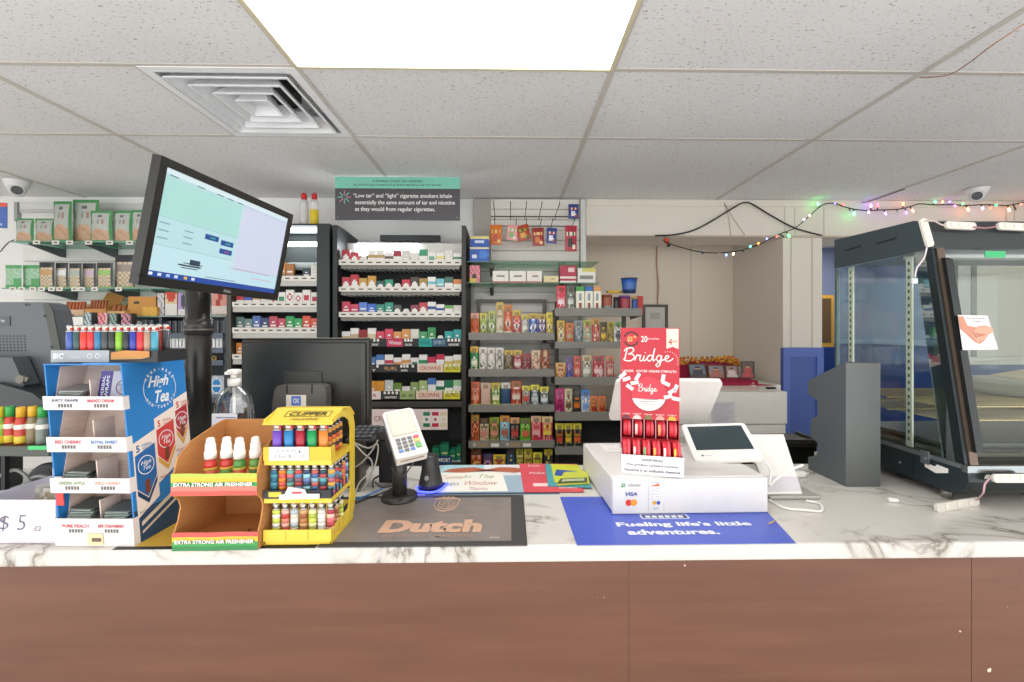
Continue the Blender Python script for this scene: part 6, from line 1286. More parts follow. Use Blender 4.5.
b = MB(); b.prism([(Yk - .01, CTZ + .0125), (Yk + .045, CTZ + .0125), (Yk + .045, zt_ - .001), (Yk + .01, zt_ - .001)], a_.x - .015, c_.x - .045, mat('4a453f', .35), 'x'); b.obj('body', s)
b = MB(); b.prism([(Yk - .0115, CTZ + .03), (Yk + .0, CTZ + .075), (Yk - .001, CTZ + .075), (Yk - .0125, CTZ + .03)], a_.x - .008, c_.x - .052, mat('2a2a28', .4), 'x'); b.obj('paper_slot', s)
for k, pl in enumerate(([(352, 441, 1.27), (362, 452, 1.25), (372, 462, 1.24), (370, 478, 1.235), (362, 490, 1.22)], [(355, 443, 1.245), (368, 448, 1.225), (378, 445, 1.215), (374, 468, 1.205), (360, 482, 1.19), (354, 498, 1.17)], [(348, 470, 1.24), (360, 464, 1.235), (371, 452, 1.235), (378, 440, 1.24)], [(350, 505, 1.16), (368, 498, 1.18), (385, 492, 1.20), (398, 485, 1.24)])):
    cable('cable', f"thin grey cable beside the yellow display, {['longest hanging', 'looped', 'short rising', 'lying'][k]} one", [atY(*p) if k < 3 else atZ(p[0], p[1], CTZ + .007) for p in pl], .0024, mat('a8a49a', .4) if k < 3 else mat('26272a', .4), 'cable', 'grey cables beside the yellow display')
cable('cable', 'bright blue cable lying beside the yellow display', [atZ(352, 501, CTZ + .007), atZ(368, 495, CTZ + .0065), atZ(384, 488, CTZ + .0065), atZ(396, 485, CTZ + .0065)], .0024, mat('2f7fc4', .35))
cable('cable', 'black coil of cable on the mat left of the payment stand', [atZ(373, 487, CTZ + .03) , atZ(374, 479, CTZ + .035), atZ(386, 474, CTZ + .035), atZ(400, 476, CTZ + .03), atZ(397, 484, CTZ + .02), atZ(382, 487, CTZ + .02), atZ(375, 482, CTZ + .028)], .003, mat('3a3835', .35))

# ================================================================ payment terminal on stand
pc = atZ(399.5, 498, CTZ + .004)
PS = thing('payment_stand', 'black pole stand with round base holding the white card terminal', 'stand', (pc.x, pc.y, CTZ + .0042))
BS = mat('35332f', .35)
b = MB(); b.lathe((0, 0, 0), [(.050, 0), (.051, .003), (.049, .010), (.022, .012)], BS, 30); b.obj('round_base', PS)
b = MB(); b.cyl((0, 0, .0125), .0205, .125, BS, seg=24); b.obj('pole', PS)
def pose(cx, cd, cz, a, b_, c):     # centre in camera-relative metres, then turn / lean / roll
    return MX.Translation(V((cd * ST + cx * CT, cd * CT - cx * ST, CZ + cz))) @ MX.Rotation(a - TH, 4, 'Z') @ MX.Rotation(b_, 4, 'X') @ MX.Rotation(c, 4, 'Y')
TTm = pose(-.304, 1.168, -.283, .35089, -.94093, -.17031) @ MX.Rotation(pi / 2, 4, 'X')
CT_ = thing('card_terminal', 'white payment card terminal with keypad tilted on a black pole stand', 'card terminal', (0, 0, 0))
CT_.matrix_world = TTm
WT = mat('d0ccc4', .4); hw, hl = .0424, .0825
b = MB(); b.prism([(-hw + .004, -hl), (hw - .004, -hl), (hw, -hl + .005), (hw, hl - .008), (hw - .008, hl), (-hw + .008, hl), (-hw, hl - .008), (-hw, -hl + .005)], -.008, 0, WT, 'z'); b.prism([(-hw + .003, -hl + .002), (hw - .003, -hl + .002), (hw - .002, hl - .004), (-hw + .002, hl - .004)], -.030, -.0082, mat('aeb9c8', .4), 'z'); b.prism([(-hw + .003, -hl - .0), (hw - .003, -hl), (hw - .003, -hl + .03), (-hw + .003, -hl + .03)], -.026, -.0085, mat('d8cfc2', .4), 'z'); b.box(-hw + .012, hw - .012, -hl - .0006, -hl + .0, -.014, -.011, mat('7a5a48', .4)); b.obj('casing', CT_)
b = MB(); b.box(-.034, .034, -.010, .074, .0002, .0010, mat('b0aa98', .3)); b.obj('screen_frame', CT_); b = MB(); b.box(-.031, .031, -.007, .071, .0011, .0014, mat('c2bda9', .3)); b.obj('screen', CT_)
for j in range(4):
    for i in range(4):
        if i == 3 and j == 3: continue
        c = '5a5c60'; kx, ky = -.024 + .0155 * i, -.024 - .0125 * j
        if i == 3: c = ('d0404a', 'd9b83a', '4fa04a')[j]
        elif j == 3 and i != 1: c = '4a78c0'
        hh = .0045 if not (i == 3 and j == 2) else .0095
        b = MB(); b.rbox(kx - .0058, kx + .0058 + (.003 if i == 3 else 0), ky - hh + (-.003 if hh > .006 else 0), ky + .0045, .0003, .0026, mat(c, .35), .001, 1); b.obj('key', CT_)
Tinv = MX.Translation(-PS.location)
b = MB(); pj = TTm @ V((0, .0, -.040)); b.tube([PS.location + V((0, 0, .138)) - PS.location, pj - PS.location + V((0, .004, -.012)), pj - PS.location], .015, BS, 12); b.obj('tilt_head', PS)
b = MB(T=MX.Translation(-PS.location) @ TTm); b.box(-hw - .004, -hw + .01, -.03, .05, -.040, -.0315, BLACK); b.box(hw - .01, hw + .004, -.03, .05, -.040, -.0315, BLACK); b.box(-hw, hw, -.02, .03, -.044, -.0405, BLACK); b.obj('cradle', PS)
b = MB(); b.tube(spline([PS.location + V(t) - PS.location for t in ((-.02, -.012, .09), (-.005, -.024, .08), (.014, -.022, .07), (.03, -.004, .085), (.038, .03, .10))], 6), .002, mat('4a4845', .4)); b.obj('cable_loop', PS)
# barcode scanner on its dock
pc2 = atZ(425, 496, CTZ)
SCN = thing('barcode_scanner', 'black barcode scanner base glowing blue behind the card terminal', 'scanner', (pc2.x + .006, pc2.y + .055, CTZ + .0042), radians(-18))
b = MB(); b.prism([(-.035, -.02), (-.012, -.045), (.026, -.042), (.040, -.015), (.036, .04), (-.03, .045)], .0, .004, mat('2a2d34', .4), 'z'); b.obj('dock_base', SCN)
ring = [V((x, y, .0045)) for x, y in ((-.037, -.015), (-.013, -.047), (.027, -.044), (.042, -.015), (.038, .035))]
b = MB(); b.tube(spline(ring, 4), .0032, emit('3a44ff', 3.0)); b.obj('light_ring', SCN)
def loft(b, rings, m):
    n = len(rings[0]); vs = [p for r in rings for p in r]
    fs = [(k * n + i, k * n + (i + 1) % n, (k + 1) * n + (i + 1) % n, (k + 1) * n + i) for k in range(len(rings) - 1) for i in range(n)]
    sm = [True] * len(fs); fs += [tuple(range(n))[::-1], tuple(range((len(rings) - 1) * n, len(rings) * n))]; b.add(vs, fs, m, sm + [False, False])
def ell(cx, cy, z, rx, ry, n=18): return [V((cx + rx * cos(2 * pi * i / n), cy + ry * sin(2 * pi * i / n), z)) for i in range(n)]
b = MB(); loft(b, [ell(.002, -.004, .0085, .036, .038), ell(.002, -.002, .02, .035, .036), ell(-.004, .008, .055, .027, .028), ell(-.010, .014, .075, .026, .027), ell(-.010, .014, .090, .026, .028), ell(-.010, .012, .096, .018, .020)], mat('302f2d', .35)); b.obj('cone_body', SCN)
b = MB(); b.disc(V((.006, -.034, .040)), X3, V((0, .35, .93)).normalized(), (0, 0), .007, mat('9a9894', .4), .001, 14); b.obj('badge', SCN)
s = thing('black_dock', 'black charger dock standing between the keyboard and the payment stand', 'charger', (atY(386, 440, 1.33).x, 1.325, CTZ + .0125 + .0))
b = MB(); b.rbox(-.022, .022, 0, .05, 0, .13, BLACK, .006, 2); b.obj('body', s); b = MB(); b.rbox(-.028, .03, -.004, .055, .1305, .165, mat('3a3a38', .4), .008, 2); b.obj('head', s)

# ================================================================ sanitizer bottle
pc = (atY(233, 400, 1.22).x, 1.225)
SB_ = thing('sanitizer_bottle', 'clear round shouldered sanitizer bottle with white pump behind the freshener display', 'bottle', (pc[0], pc[1], CTZ + GAP))
ht = zat(233, 386, 1.22) - CTZ
rr = width(213, 252, 1.22) / 2
b = MB(); sh = [(1, .0), (1, .75), (.98, .80), (.92, .86), (.80, .915), (.62, .955), (.40, .985), (.30, 1.0)]
loft(b, [ell(0, 0, ht * z, rr * f, rr * .62 * f, 28) for f, z in sh], glass('f7fafb', .22, 'clear_plastic', .8)); b.obj('bottle_body', SB_)
b = MB(); loft(b, [ell(0, 0, ht * z, rr * f * .93, rr * .57 * f, 28) for f, z in ((1, .02), (1, .70))], glass('eef3f6', .05, 'clear_gel')); b.obj('gel', SB_)
b = MB(); b.box(-rr * .72, rr * .55, -rr * .64, -rr * .625, ht * .35, ht * .78, mat('e4e6ec', .5))
for k in range(5): b.box(-rr * .5, rr * (.5 - .1 * (k % 2)), -rr * .648, -rr * .642, ht * (.74 - .05 * k), ht * (.75 - .05 * k), mat('8a90a8', .5))
b.obj('label', SB_)
b = MB(); pr = rr * .30; b.cyl((0, 0, ht), pr, .020, mat('eae6de', .4), seg=20); b.cyl((0, 0, ht + .02), pr * .55, .012, mat('e2ded6', .4), seg=14); b.rbox(-.014, .016, -.014, .012, ht + .032, ht + .046, mat('ece8e0', .4), .005, 2); b.prism([(-.034, ht + .034), (-.012, ht + .034), (-.012, ht + .044), (-.034, ht + .041)], -.005, .005, mat('ece8e0', .4), 'x'); b.cyl((0, 0, ht * .3), .004, ht * .7, mat('e6e6e4', .4), seg=8); b.obj('pump', SB_)
# ================================================================ cash drawer, pouch display, register displays
zb = CTZ + GAP + .0016
pa, pb = atZ(612.5, 514.5, zb), atZ(768, 512.5, zb)
CD = thing('cash_drawer', 'white cash drawer with card brand marks standing on the blue mat', 'cash drawer', (pa.x, pa.y, zb), atan2(pb.y - pa.y, pb.x - pa.x)); w_ = (pb - pa).length; ztop_ = zat(613, 478.5, pa.y); dh = ztop_ - zb
bl = atZ(583, 443, ztop_); dd = (V((bl.x, bl.y, 0)) - V((pa.x, pa.y, 0))).length
RD = MX.Translation(CD.location) @ MX.Rotation(CD.rotation_euler.z, 4, 'Z'); loc = RD.inverted() @ V((bl.x, bl.y, ztop_)); sk = loc.x / loc.y
DW = mat('e0ddda', .35)
b = MB(MX(((1, sk, 0, 0), (0, 1, 0, 0), (0, 0, 1, 0), (0, 0, 0, 1)))); b.rbox(0, w_, .010, loc.y, .004, dh, DW, .004, 2); b.obj('body', CD)
b = MB(); b.rbox(-.0, w_, 0, .0105, .0, dh - .002, mat('dcd9d6', .32), .003, 2); fr = b.obj('drawer_front', CD)
for x in (.03, w_ - .03):
    b = MB(); b.cyl((x, .05, 0), .012, .0042, BLACK, seg=12); b.obj('foot', CD)
O = V((0, 0, 0)); px2x = lambda px: (px - 612.5) / 155.5 * w_; py2z = lambda py: dh * (514 - py) / 35.5
def fdec(nm, fn): b = MB(); fn(b); b.obj(nm, fr)
fdec('logo', lambda b: (b.text('clover', O, X3, Z3, (px2x(634.5), py2z(485)), .034, .009, mat('6a6e6c', .4), bold=.0), [b.plane_poly(O, X3, Z3, [(px2x(623.5) + a, py2z(485) + c) for a, c in q], mat('3a9a4a', .4)) for q in ([(-.006, -.006), (-.001, -.006), (-.001, -.001), (-.006, -.001)], [(.0, .0), (.004, .0), (.004, .004), (.0, .004)], [(-.005, .0), (-.001, .0), (-.001, .004), (-.005, .004)], [(.0, -.005), (.004, -.005), (.004, -.001), (.0, -.001)])]))
fdec('card_mark', lambda b: b.text('VISA', O, X3, Z3, (px2x(631), py2z(494)), .031, .010, mat('2a3f94', .4), shear=.25, bold=.03))
fdec('card_mark', lambda b: (b.disc(O, X3, Z3, (px2x(628.5), py2z(502.5)), .0085, mat('d8342e', .4)), b.disc(O, X3, Z3, (px2x(633.7), py2z(502.5)), .0085, mat('e89a2e', .4), .0006)))
fdec('card_mark', lambda b: (b.plane_poly(O, X3, Z3, [(px2x(648.5), py2z(486.5)), (px2x(659), py2z(486.5)), (px2x(659), py2z(481)), (px2x(648.5), py2z(481))], mat('f0efee', .4)), b.plane_poly(O, X3, Z3, [(px2x(648.5), py2z(486.5)), (px2x(659), py2z(486.5)), (px2x(659), py2z(483.5))], mat('d86a34', .4), .0006), b.text('DISCOVER', O, X3, Z3, (px2x(653.5), py2z(482.6)), .022, .003, mat('4a4a4c', .4), lift=.0012)))
for py, tx in ((491, 'Pay'), (497, 'G Pay')):
    fdec('card_mark', lambda b: (b.plane_poly(O, X3, Z3, [(px2x(652), py2z(py + 2.2)), (px2x(659.5), py2z(py + 2.2)), (px2x(659.5), py2z(py - 2.2)), (px2x(652), py2z(py - 2.2))], mat('b9b9b6', .4)), b.plane_poly(O, X3, Z3, [(px2x(652.3), py2z(py + 1.9)), (px2x(659.2), py2z(py + 1.9)), (px2x(659.2), py2z(py - 1.9)), (px2x(652.3), py2z(py - 1.9))], mat('ecebe8', .4), .0007), b.text(tx, O, X3, Z3, (px2x(655.8), py2z(py)), .012, .005, mat('5a6a62', .4), lift=.0012)))
fdec('card_mark', lambda b: (b.disc(O, X3, Z3, (px2x(654), py2z(503)), .005, mat('d8a02e', .4)), b.disc(O, X3, Z3, (px2x(658), py2z(503)), .005, mat('3a52b0', .4), .0006), b.text('EBT', O, X3, Z3, (px2x(656), py2z(508.5)), .014, .004, mat('6a6e9a', .4))))
fdec('divider_line', lambda b: [b.plane_poly(O, X3, Z3, [(px2x(px) - .0005, py2z(y1)), (px2x(px) + .0005, py2z(y1)), (px2x(px) + .0005, py2z(y0)), (px2x(px) - .0005, py2z(y0))], mat('a8a6a4', .4)) for px, y0, y1 in ((648, 484, 511),)])
fdec('divider_line', lambda b: b.plane_poly(O, X3, Z3, [(px2x(663.5) - .0005, py2z(511)), (px2x(663.5) + .0005, py2z(511)), (px2x(663.5) + .0005, py2z(503)), (px2x(663.5) - .0005, py2z(503))], mat('a8a6a4', .4)))
# folded note on the drawer beside the red display
s = thing('paper_note', 'small printed white note lying on the drawer left of the red display', 'note', (0, 0, ztop_ + .0006)); P = [atZ(606, 452, ztop_), atZ(622, 452, ztop_), atZ(616, 443.5, ztop_), atZ(598, 443.5, ztop_)]
b = MB(); b.prism([(p.x, p.y) for p in P], 0, .0006, mat('f0edea', .5), 'z'); b.obj('paper', s); b = MB(); f = quadmap(P); Rn = (P[1] - P[0]).normalized(); Un = Z3.cross(Rn)
p = f(.55, .8); b.text('NICOTINE PAYMENT', V((p.x, p.y, .0007)), Rn, Un, (0, 0), .04, .006, mat('4a4a4e', .5)); b.obj('lettering', s); b = MB(); p = f(.6, .25); b.text('Thank you', V((p.x, p.y, .0007)), Rn, Un, (0, 0), .032, .008, mat('b83a3e', .5)); b.obj('red_lettering', s)
# ---- red pouch-can display
zB = ztop_ + .0008
pa, pb = atZ(621.5, 473.5, zB), atZ(684, 478, zB)
BR = thing('pouch_display', 'tall red cardboard display of round pouch cans on the white cash drawer', 'display', (pa.x, pa.y, zB), atan2(pb.y - pa.y, pb.x - pa.x)); bw = (pb - pa).length
RDd = mat('bd2232', .4, 0, .04); RDk = mat('a8242f', .4)
H1, H0 = 1.4375 - zB, .0
yh = .062
lipz = .052
b = MB(); b.box(0, bw, 0, .002, 0, lipz, mat('e9e4e4', .45)); lp = b.obj('warning_lip', BR)
for k, (tx, zc, wf, hh) in enumerate((('WARNING:', .78, .36, .0062), ('This product contains nicotine.', .50, .84, .0075), ('Nicotine is an addictive chemical.', .24, .90, .0075))):
    b = MB(); b.text(tx, V((0, 0, 0)), X3, Z3, (bw * .5, lipz * zc), bw * wf, hh, mat('3a3436', .5), bold=.015); b.obj('lettering', lp)
b = MB(); b.box(0, .002, .002, .115, 0, lipz, mat('e6dfdf', .45)); b.box(bw - .002, bw, .002, .115, 0, lipz, mat('e6dfdf', .45)); b.box(.002, bw - .002, .002, .115, 0, .002, RDk); b.box(0, bw, .115, .117, 0, H1 - .002, RDd); b.obj('box_shell', BR)
hx0, hx1 = -.001, bw * .985; zh = .135
b = MB(); b.box(hx0, hx1, yh, yh + .002, zh, H1, RDd); b.box(hx0, hx0 + .002, yh + .002, .115, lipz, H1 - .001, mat('d8808a', .45)); b.box(hx1 - .002, hx1, yh + .002, .115, lipz, H1 - .001, RDd); b.box(hx0, hx1, yh + .002, .117, H1 - .002, H1, mat('d24a55', .4)); hd = b.obj('header_card', BR)
ix = lambda px: hx0 + (px - 619.5) / (679.5 - 619.5) * (hx1 - hx0); iz = lambda py: zh + (427.5 - py) / (427.5 - 328.5) * (H1 - zh)
O = V((0, yh, 0)); CRM = mat('eddcc4', .45); WHT = mat('f1e9e4', .45)
def hdec(nm, fn): b = MB(); fn(b); return b.obj(nm, hd)
hdec('price_roundel', lambda b: (b.disc(O, X3, Z3, (ix(630.5), iz(340.5)), .0215, mat('43201e', .45), .0004, 32), b.disc(O, X3, Z3, (ix(630.5), iz(340.5)), .0165, RDd, .0007, 32), b.text('$3', O, X3, Z3, (ix(629), iz(341)), .014, .016, mat('e8b060', .45), bold=.03, lift=.0014), b.text('99', O, X3, Z3, (ix(634.2), iz(338.5)), .008, .008, mat('e8b060', .45), bold=.03, lift=.0014), b.plane_poly(O, X3, Z3, [(ix(622.5), iz(343)), (ix(625), iz(343)), (ix(625), iz(338)), (ix(622.5), iz(338))], RDd, .0008), b.plane_poly(O, X3, Z3, [(ix(636), iz(343)), (ix(638.5), iz(343)), (ix(638.5), iz(338)), (ix(636), iz(338))], RDd, .0008)))
hdec('lettering', lambda b: (b.text('20', O, X3, Z3, (ix(643.8), iz(340.5)), .017, .017, WHT, bold=.01), b.text('pouches', O, X3, Z3, (ix(653.2), iz(340.3)), .030, .007, WHT)))
hdec('strength_flag', lambda b: (b.plane_poly(O, X3, Z3, [(ix(666.5), iz(351)), (ix(672.5), iz(348.5)), (ix(678.5), iz(351)), (ix(678.5), iz(329.5)), (ix(666.5), iz(329.5))], CRM), b.text('4', O, X3, Z3, (ix(670.2), iz(343.5)), .010, .018, RDk, lift=.0012), b.text('MG', O, X3, Z3, (ix(674.8), iz(343)), .011, .007, RDk, lift=.0012)))
# script name drawn with a brush stroke
def script(b, cx, cz, w, h, m, r):
    S = [[(0, 0), (.03, .45), (.06, .95), (.03, .9), (0, .72)], [(.06, .95), (.15, 1.02), (.19, .82), (.13, .58), (.08, .52), (.17, .5), (.20, .25), (.13, .0), (.02, .02), (-.02, .15)],
         [(.21, .02), (.24, .35), (.27, .46), (.29, .40), (.33, .42), (.31, .1), (.35, .0), (.39, .2)], [(.40, .42), (.385, .12), (.41, .0), (.45, .2)], [(.415, .62), (.425, .66)],
         [(.56, .38), (.51, .44), (.46, .22), (.49, .0), (.54, .1), (.58, .5), (.61, 1.0), (.575, .3), (.58, .02), (.62, .15)],
         [(.74, .38), (.69, .44), (.64, .22), (.67, .0), (.72, .1), (.745, .42), (.715, -.2), (.67, -.42), (.63, -.3), (.70, -.05), (.80, .15)],
         [(.80, .15), (.87, .28), (.875, .42), (.83, .40), (.81, .15), (.85, -.01), (.92, .08), (.97, .24)]]
    for st in S:
        b.tube(spline([V((cx - w / 2 + x * w, yh - .0012, cz - h * .3 + z * h)) for x, z in st], 6), r, m, 5)
hdec('script_lettering', lambda b: script(b, ix(649), iz(360), .135, .036, WHT, .0019))
hdec('lettering', lambda b: [b.text(t, O, X3, Z3, (ix(px), iz(375.2)), w, .0065, WHT, bold=.01) for t, px, w in (('LARGER', 627.2, .030), ('SOFTER', 641.5, .030), ('HIGHER STRENGTH', 662.5, .072))])
hdec('printed_can', lambda b: (b.disc(O, X3, Z3, (ix(649.5), iz(401)), .051, mat('b22633', .45), .0004, 40), b.disc(O, X3, Z3, (ix(648.5), iz(399)), .046, mat('cf3545', .45), .0007, 40),
    b.poly([V((ix(648.5), yh - .0011, iz(400))) + V((.046 * cos(radians(t)), 0, .046 * sin(radians(t)))) for t in range(196, 350, 7)], WHT), [b.plane_poly(O, X3, Z3, [(ix(648) - w_, iz(py) - .0008), (ix(648) + w_, iz(py) - .0008), (ix(648) + w_, iz(py) + .0008), (ix(648) - w_, iz(py) + .0008)], mat('7a5a5c', .5), .0016) for py, w_ in ((405.5, .026), (408, .022), (410.5, .016))]))
hdec('script_lettering', lambda b: script(b, ix(648), iz(394.5), .052, .02, WHT, .0011))
for px, py, a in ((625.5, 384, 20), (629, 393, -35), (637, 381.5, 60), (634, 388, 10), (666, 388, -25), (672, 396, 35), (676, 404, -10), (621.5, 380, 40), (663, 382.5, 80), (675.5, 393, 70), (668, 402, 15)):
    def pq(b, px=px, py=py, a=a):
        ca, sa = cos(radians(a)), sin(radians(a)); b.plane_poly(O, X3, Z3, [(ix(px) + x * ca - z * sa, iz(py) + x * sa + z * ca) for x, z in ((-.011, -.005), (.011, -.005), (.011, .005), (-.011, .005))], mat('f0dfe0', .45), .0010)
    if 620.5 < px < 677: hdec('printed_pouch', pq)
for k, (px, h, tx) in enumerate(((625, '6a2a30', 'WINTERGREEN'), (636.5, 'd8c4c0', 'MINT'), (648, '7a6a3a', 'SPEARMINT'), (660, 'd99a8a', 'BERRY'), (672, 'c9a83a', 'CITRUS'))):
    hdec('flavor_tab', lambda b: (b.disc(O, X3, Z3, (ix(px), iz(427.3)), .0115, mat(h, .45), .0006, 16, 0, 0, pi), b.text(tx, O, X3, Z3, (ix(px), iz(421.8)), .022, .0035, WHT)))
hdec('arc_dots', lambda b: [b.disc(O, X3, Z3, (ix(668) + .026 * cos(radians(t)), iz(364) + .026 * sin(radians(t))), .0011, WHT, .0006, 6) for t in range(-20, 120, 14)])
RBm = MX.Translation(BR.location) @ MX.Rotation(BR.rotation_euler.z, 4, 'Z')
fl_ = ['c83a44', 'd8d4ce', '4fb06a', 'e8b04a', 'e9e6e2', 'e8c23a']
def can(x, y, z, acc, label, th=.021, r=.026):
    s = thing('pouch_can', label, 'can', RBm @ V((x, y, z)), BR.rotation_euler.z, 'round pouch cans in the red display')
    b = MB(T=MX.Rotation(pi / 2, 4, 'Y')); b.lathe((0, 0, -th / 2), [(r * .92, 0), (r, .002), (r, th * .6)], mat('d8323f', .3), 24); b.obj('can_base', s)
    b = MB(T=MX.Rotation(pi / 2, 4, 'Y')); b.lathe((0, 0, th * .12), [(r * 1.02, 0), (r * 1.02, th * .3), (r * .9, th * .38)], mat('e2505a', .3), 24); b.obj('can_lid', s)
    b = MB(); ww = th * .28
    for i in range(5): 
        t0, t1 = radians(150 + i * 14), radians(150 + (i + 1) * 14); P_ = lambda t, xx: V((xx, cos(t) * r * 1.012, sin(t) * r * 1.012))
        b.quad(P_(t0, -th * .42), P_(t0, -th * .42 + ww), P_(t1, -th * .42 + ww), P_(t1, -th * .42), mat(acc, .4))
    b.obj('side_label', s)
for k in range(5): can(bw * (.105 + .195 * k), .0885, lipz + .056, ['c83a44', 'e6d8d0', 'c83a44', 'e8b06a', 'c83a44'][k], f"red pouch can, {ORD[k]} from left in the upper row of red display")
for k in range(6): can(bw * (.088 + .163 * k), .032, lipz + .0065, fl_[k], f"red pouch can, {ORD[k]} from left in the lower row of red display", .0195)
for k in range(6): 
    if k < 0: can(0, 0, 0, fl_[0], '')
b = MB(); b.box(.002, bw - .002, .004, yh, .002, lipz + .0065 - .0268, RDk); b.box(.002, bw - .002, yh + .002, .113, .002, lipz + .056 - .0268, RDk)
for k in range(1, 5): x = bw * (.105 + .195 * (k - .5)); b.box(x - .001, x + .001, yh + .003, .113, lipz + .030, zh + .0, mat('e09aa0', .5))
b.obj('can_riser', BR)
# ---- tilted register display
def pose2(cx, cd, cz, a, b_, c): return pose(cx, cd, cz, a, b_, c)
RG = thing('register_display', 'white framed tilted register screen resting on the cash drawer', 'register screen'); RG.matrix_world = pose(.6185, 1.3126, -.3455, -.21116, -1.0761, -.11481)
w2, h2 = .097, .0775
b = MB(); b.prism(rrect(-w2, w2, -h2, h2, .012), .0, .012, mat('efece6', .3), 'y'); b.obj('bezel', RG)
b = MB(); b.prism(rrect(-w2 + .016, w2 - .014, -h2 + .040, h2 - .012, .001, 1), -.0006, -.0001, mat('2f3d42', .12), 'y'); b.obj('screen', RG)
b = MB(); b.text('clover', V((0, 0, 0)), X3, Z3, (-w2 + .044, -h2 + .018), .022, .005, mat('9aa09a', .4)); b.plane_poly((0, 0, 0), X3, Z3, [(-w2 + .024, -h2 + .015), (-w2 + .030, -h2 + .015), (-w2 + .030, -h2 + .021), (-w2 + .024, -h2 + .021)], mat('3a4a42', .4)); b.disc(V((0, 0, 0)), X3, Z3, (-.01, h2 - .006), .0018, BLACK, .0006, 8); b.obj('logo', RG)
b = MB(); b.prism(rrect(-w2 + .01, w2 - .01, -h2 + .02, h2 - .02, .012), .0125, .022, mat('d9d5ce', .4), 'y'); b.obj('rear_shell', RG)
# the clerk side of the register: back of the main screen
MS = thing('register_main_screen', 'white back of the large register screen behind the red display', 'register screen'); MS.matrix_world = pose(.49986, 1.474, -.25538, -.04966, .67269, 0)
b = MB(T=MX(((1, 0, .03, 0), (0, 1, 0, 0), (0, 0, 1, 0), (0, 0, 0, 1)))); b.prism(rrect(-.172, .172, -.1, .1, .016), -.0, .014, mat('ece8e2', .35), 'y'); b.obj('rear_shell', MS)
b = MB(T=MX(((1, 0, .03, 0), (0, 1, 0, 0), (0, 0, 1, 0), (0, 0, 0, 1)))); b.prism(rrect(-.166, .166, -.094, .094, .014), .0145, .018, mat('22262a', .15), 'y'); b.obj('screen', MS)
ms = pose(.49986, 1.474, -.25538, -.04966, .67269, 0)
zlow = (ms @ V((0, 0, -.08))).z
b = MB(); pz0 = ms @ V((0, .02, -.06)); inv = ms.inverted(); q0 = inv @ V((pz0.x, pz0.y + .02, CTZ + .0125)); b.tube([V((0, .02, -.06)), inv @ V((pz0.x, pz0.y + .02, pz0.z - .05)), q0], .018, mat('d9d6d0', .4), 12); b.obj('neck', MS)
b = MB(T=inv); b.rbox(pz0.x - .12, pz0.x + .12, pz0.y + .0, pz0.y + .10, CTZ + GAP, CTZ + .012, mat('d9d6d0', .4), .004, 2) if pz0.y - .0 > 1.45 else b.rbox(pz0.x - .07, pz0.x + .07, 1.47, 1.53, CTZ + GAP, CTZ + .012, mat('d9d6d0', .4), .004, 2); b.obj('foot', MS)
# printer stand with leaning white face, right of the tilted screen
p0, p1 = atZ(768, 494, CTZ + .013), atZ(801, 493, CTZ + .013)
LS = thing('register_stand', 'white leaning register stand on grey base plate beside the tilted screen', 'stand', (p0.x, p0.y, CTZ + GAP)); lw_ = (p1 - p0).length
Yb = p0.y + .15; t0, t1 = atY(745, 434.5, Yb), atY(783.5, 434.5, Yb)
A_ = V((0, 0, .013)); B_ = V((lw_, 0, .013)); C_ = V((t1.x - p0.x, .15, t1.z - CTZ)); D_ = V((t0.x - p0.x, .15, t0.z - CTZ)); nb = (B_ - A_).cross(D_ - A_).normalized() * -.014
b = MB(); F1 = [A_, B_, C_, D_]; F2 = [p + nb for p in F1]; b.add(F1 + F2, [(0, 1, 2, 3), (7, 6, 5, 4), (0, 4, 5, 1), (1, 5, 6, 2), (2, 6, 7, 3), (3, 7, 4, 0)], mat('ece8e2', .35)); b.obj('leaning_face', LS)
b = MB(); q = [A_.lerp(D_, .03), B_.lerp(C_, .03), B_.lerp(C_, .26), A_.lerp(D_, .28)]; b.add([p - nb * .03 for p in q], [(0, 1, 2, 3)], mat('d2ccd0', .4)); b.obj('lower_band', LS)
b = MB(); b.rbox(-.0, lw_ + .045, -.012, .10, 0, .0105, mat('a9a6a0', .35, .3), .003, 2); b.obj('base_plate', LS)
WC = mat('ece9e4', .4)
cable('power_cable', 'white power cable looping between the tilted screen and the leaning stand', [atY(766, 463, 1.215), atY(771, 470, 1.21), atY(769.5, 485, 1.205), atY(775, 480, 1.20), atY(790, 470, 1.20), atY(803, 465, 1.205)], .0035, WC)
cable('power_cable', 'white power cable curving over the marble right of the cash drawer', [atZ(769, 500, CTZ + .0045), atZ(785, 508, CTZ + .0045), atZ(805, 510, CTZ + .0045), atZ(821, 511, CTZ + .0045), atZ(820, 504, CTZ + .0045), atZ(806, 500.5, CTZ + .0045)], .0035, WC)
cable('power_cable', 'thin white cable stretched behind the leaning register stand top', [atY(765, 462.5, 1.218), atY(785, 464, 1.215), atY(803, 466, 1.215)], .0025, WC) if False else None
s = thing('cable_plug', 'small white plug lying on the marble behind the stand cables', 'plug', (atZ(800, 477, CTZ).x, atZ(800, 477, CTZ).y, CTZ + GAP), radians(10))
b = MB(); b.rbox(-.028, .018, -.010, .010, 0, .018, WC, .006, 3); b.obj('plug_body', s); b = MB(); b.cyl((.0185, 0, .009), .004, .014, mat('d8d5d0', .4), 'x', 10); b.obj('plug_tip', s)
s = thing('wooden_stick', 'short tan toothpick lying on the blue mat right edge', 'stick', atZ(772, 522.5, CTZ + .0045)); b = MB(); b.tube([(-.012, -.006, 0), (.012, .008, 0)], .0018, mat('c9a878', .6), 6); b.obj('shaft', s); b = MB(); b.tube([(.0122, .0081, 0), (.016, .0103, 0)], .0015, mat('a8845a', .6), 6); b.obj('tip', s)

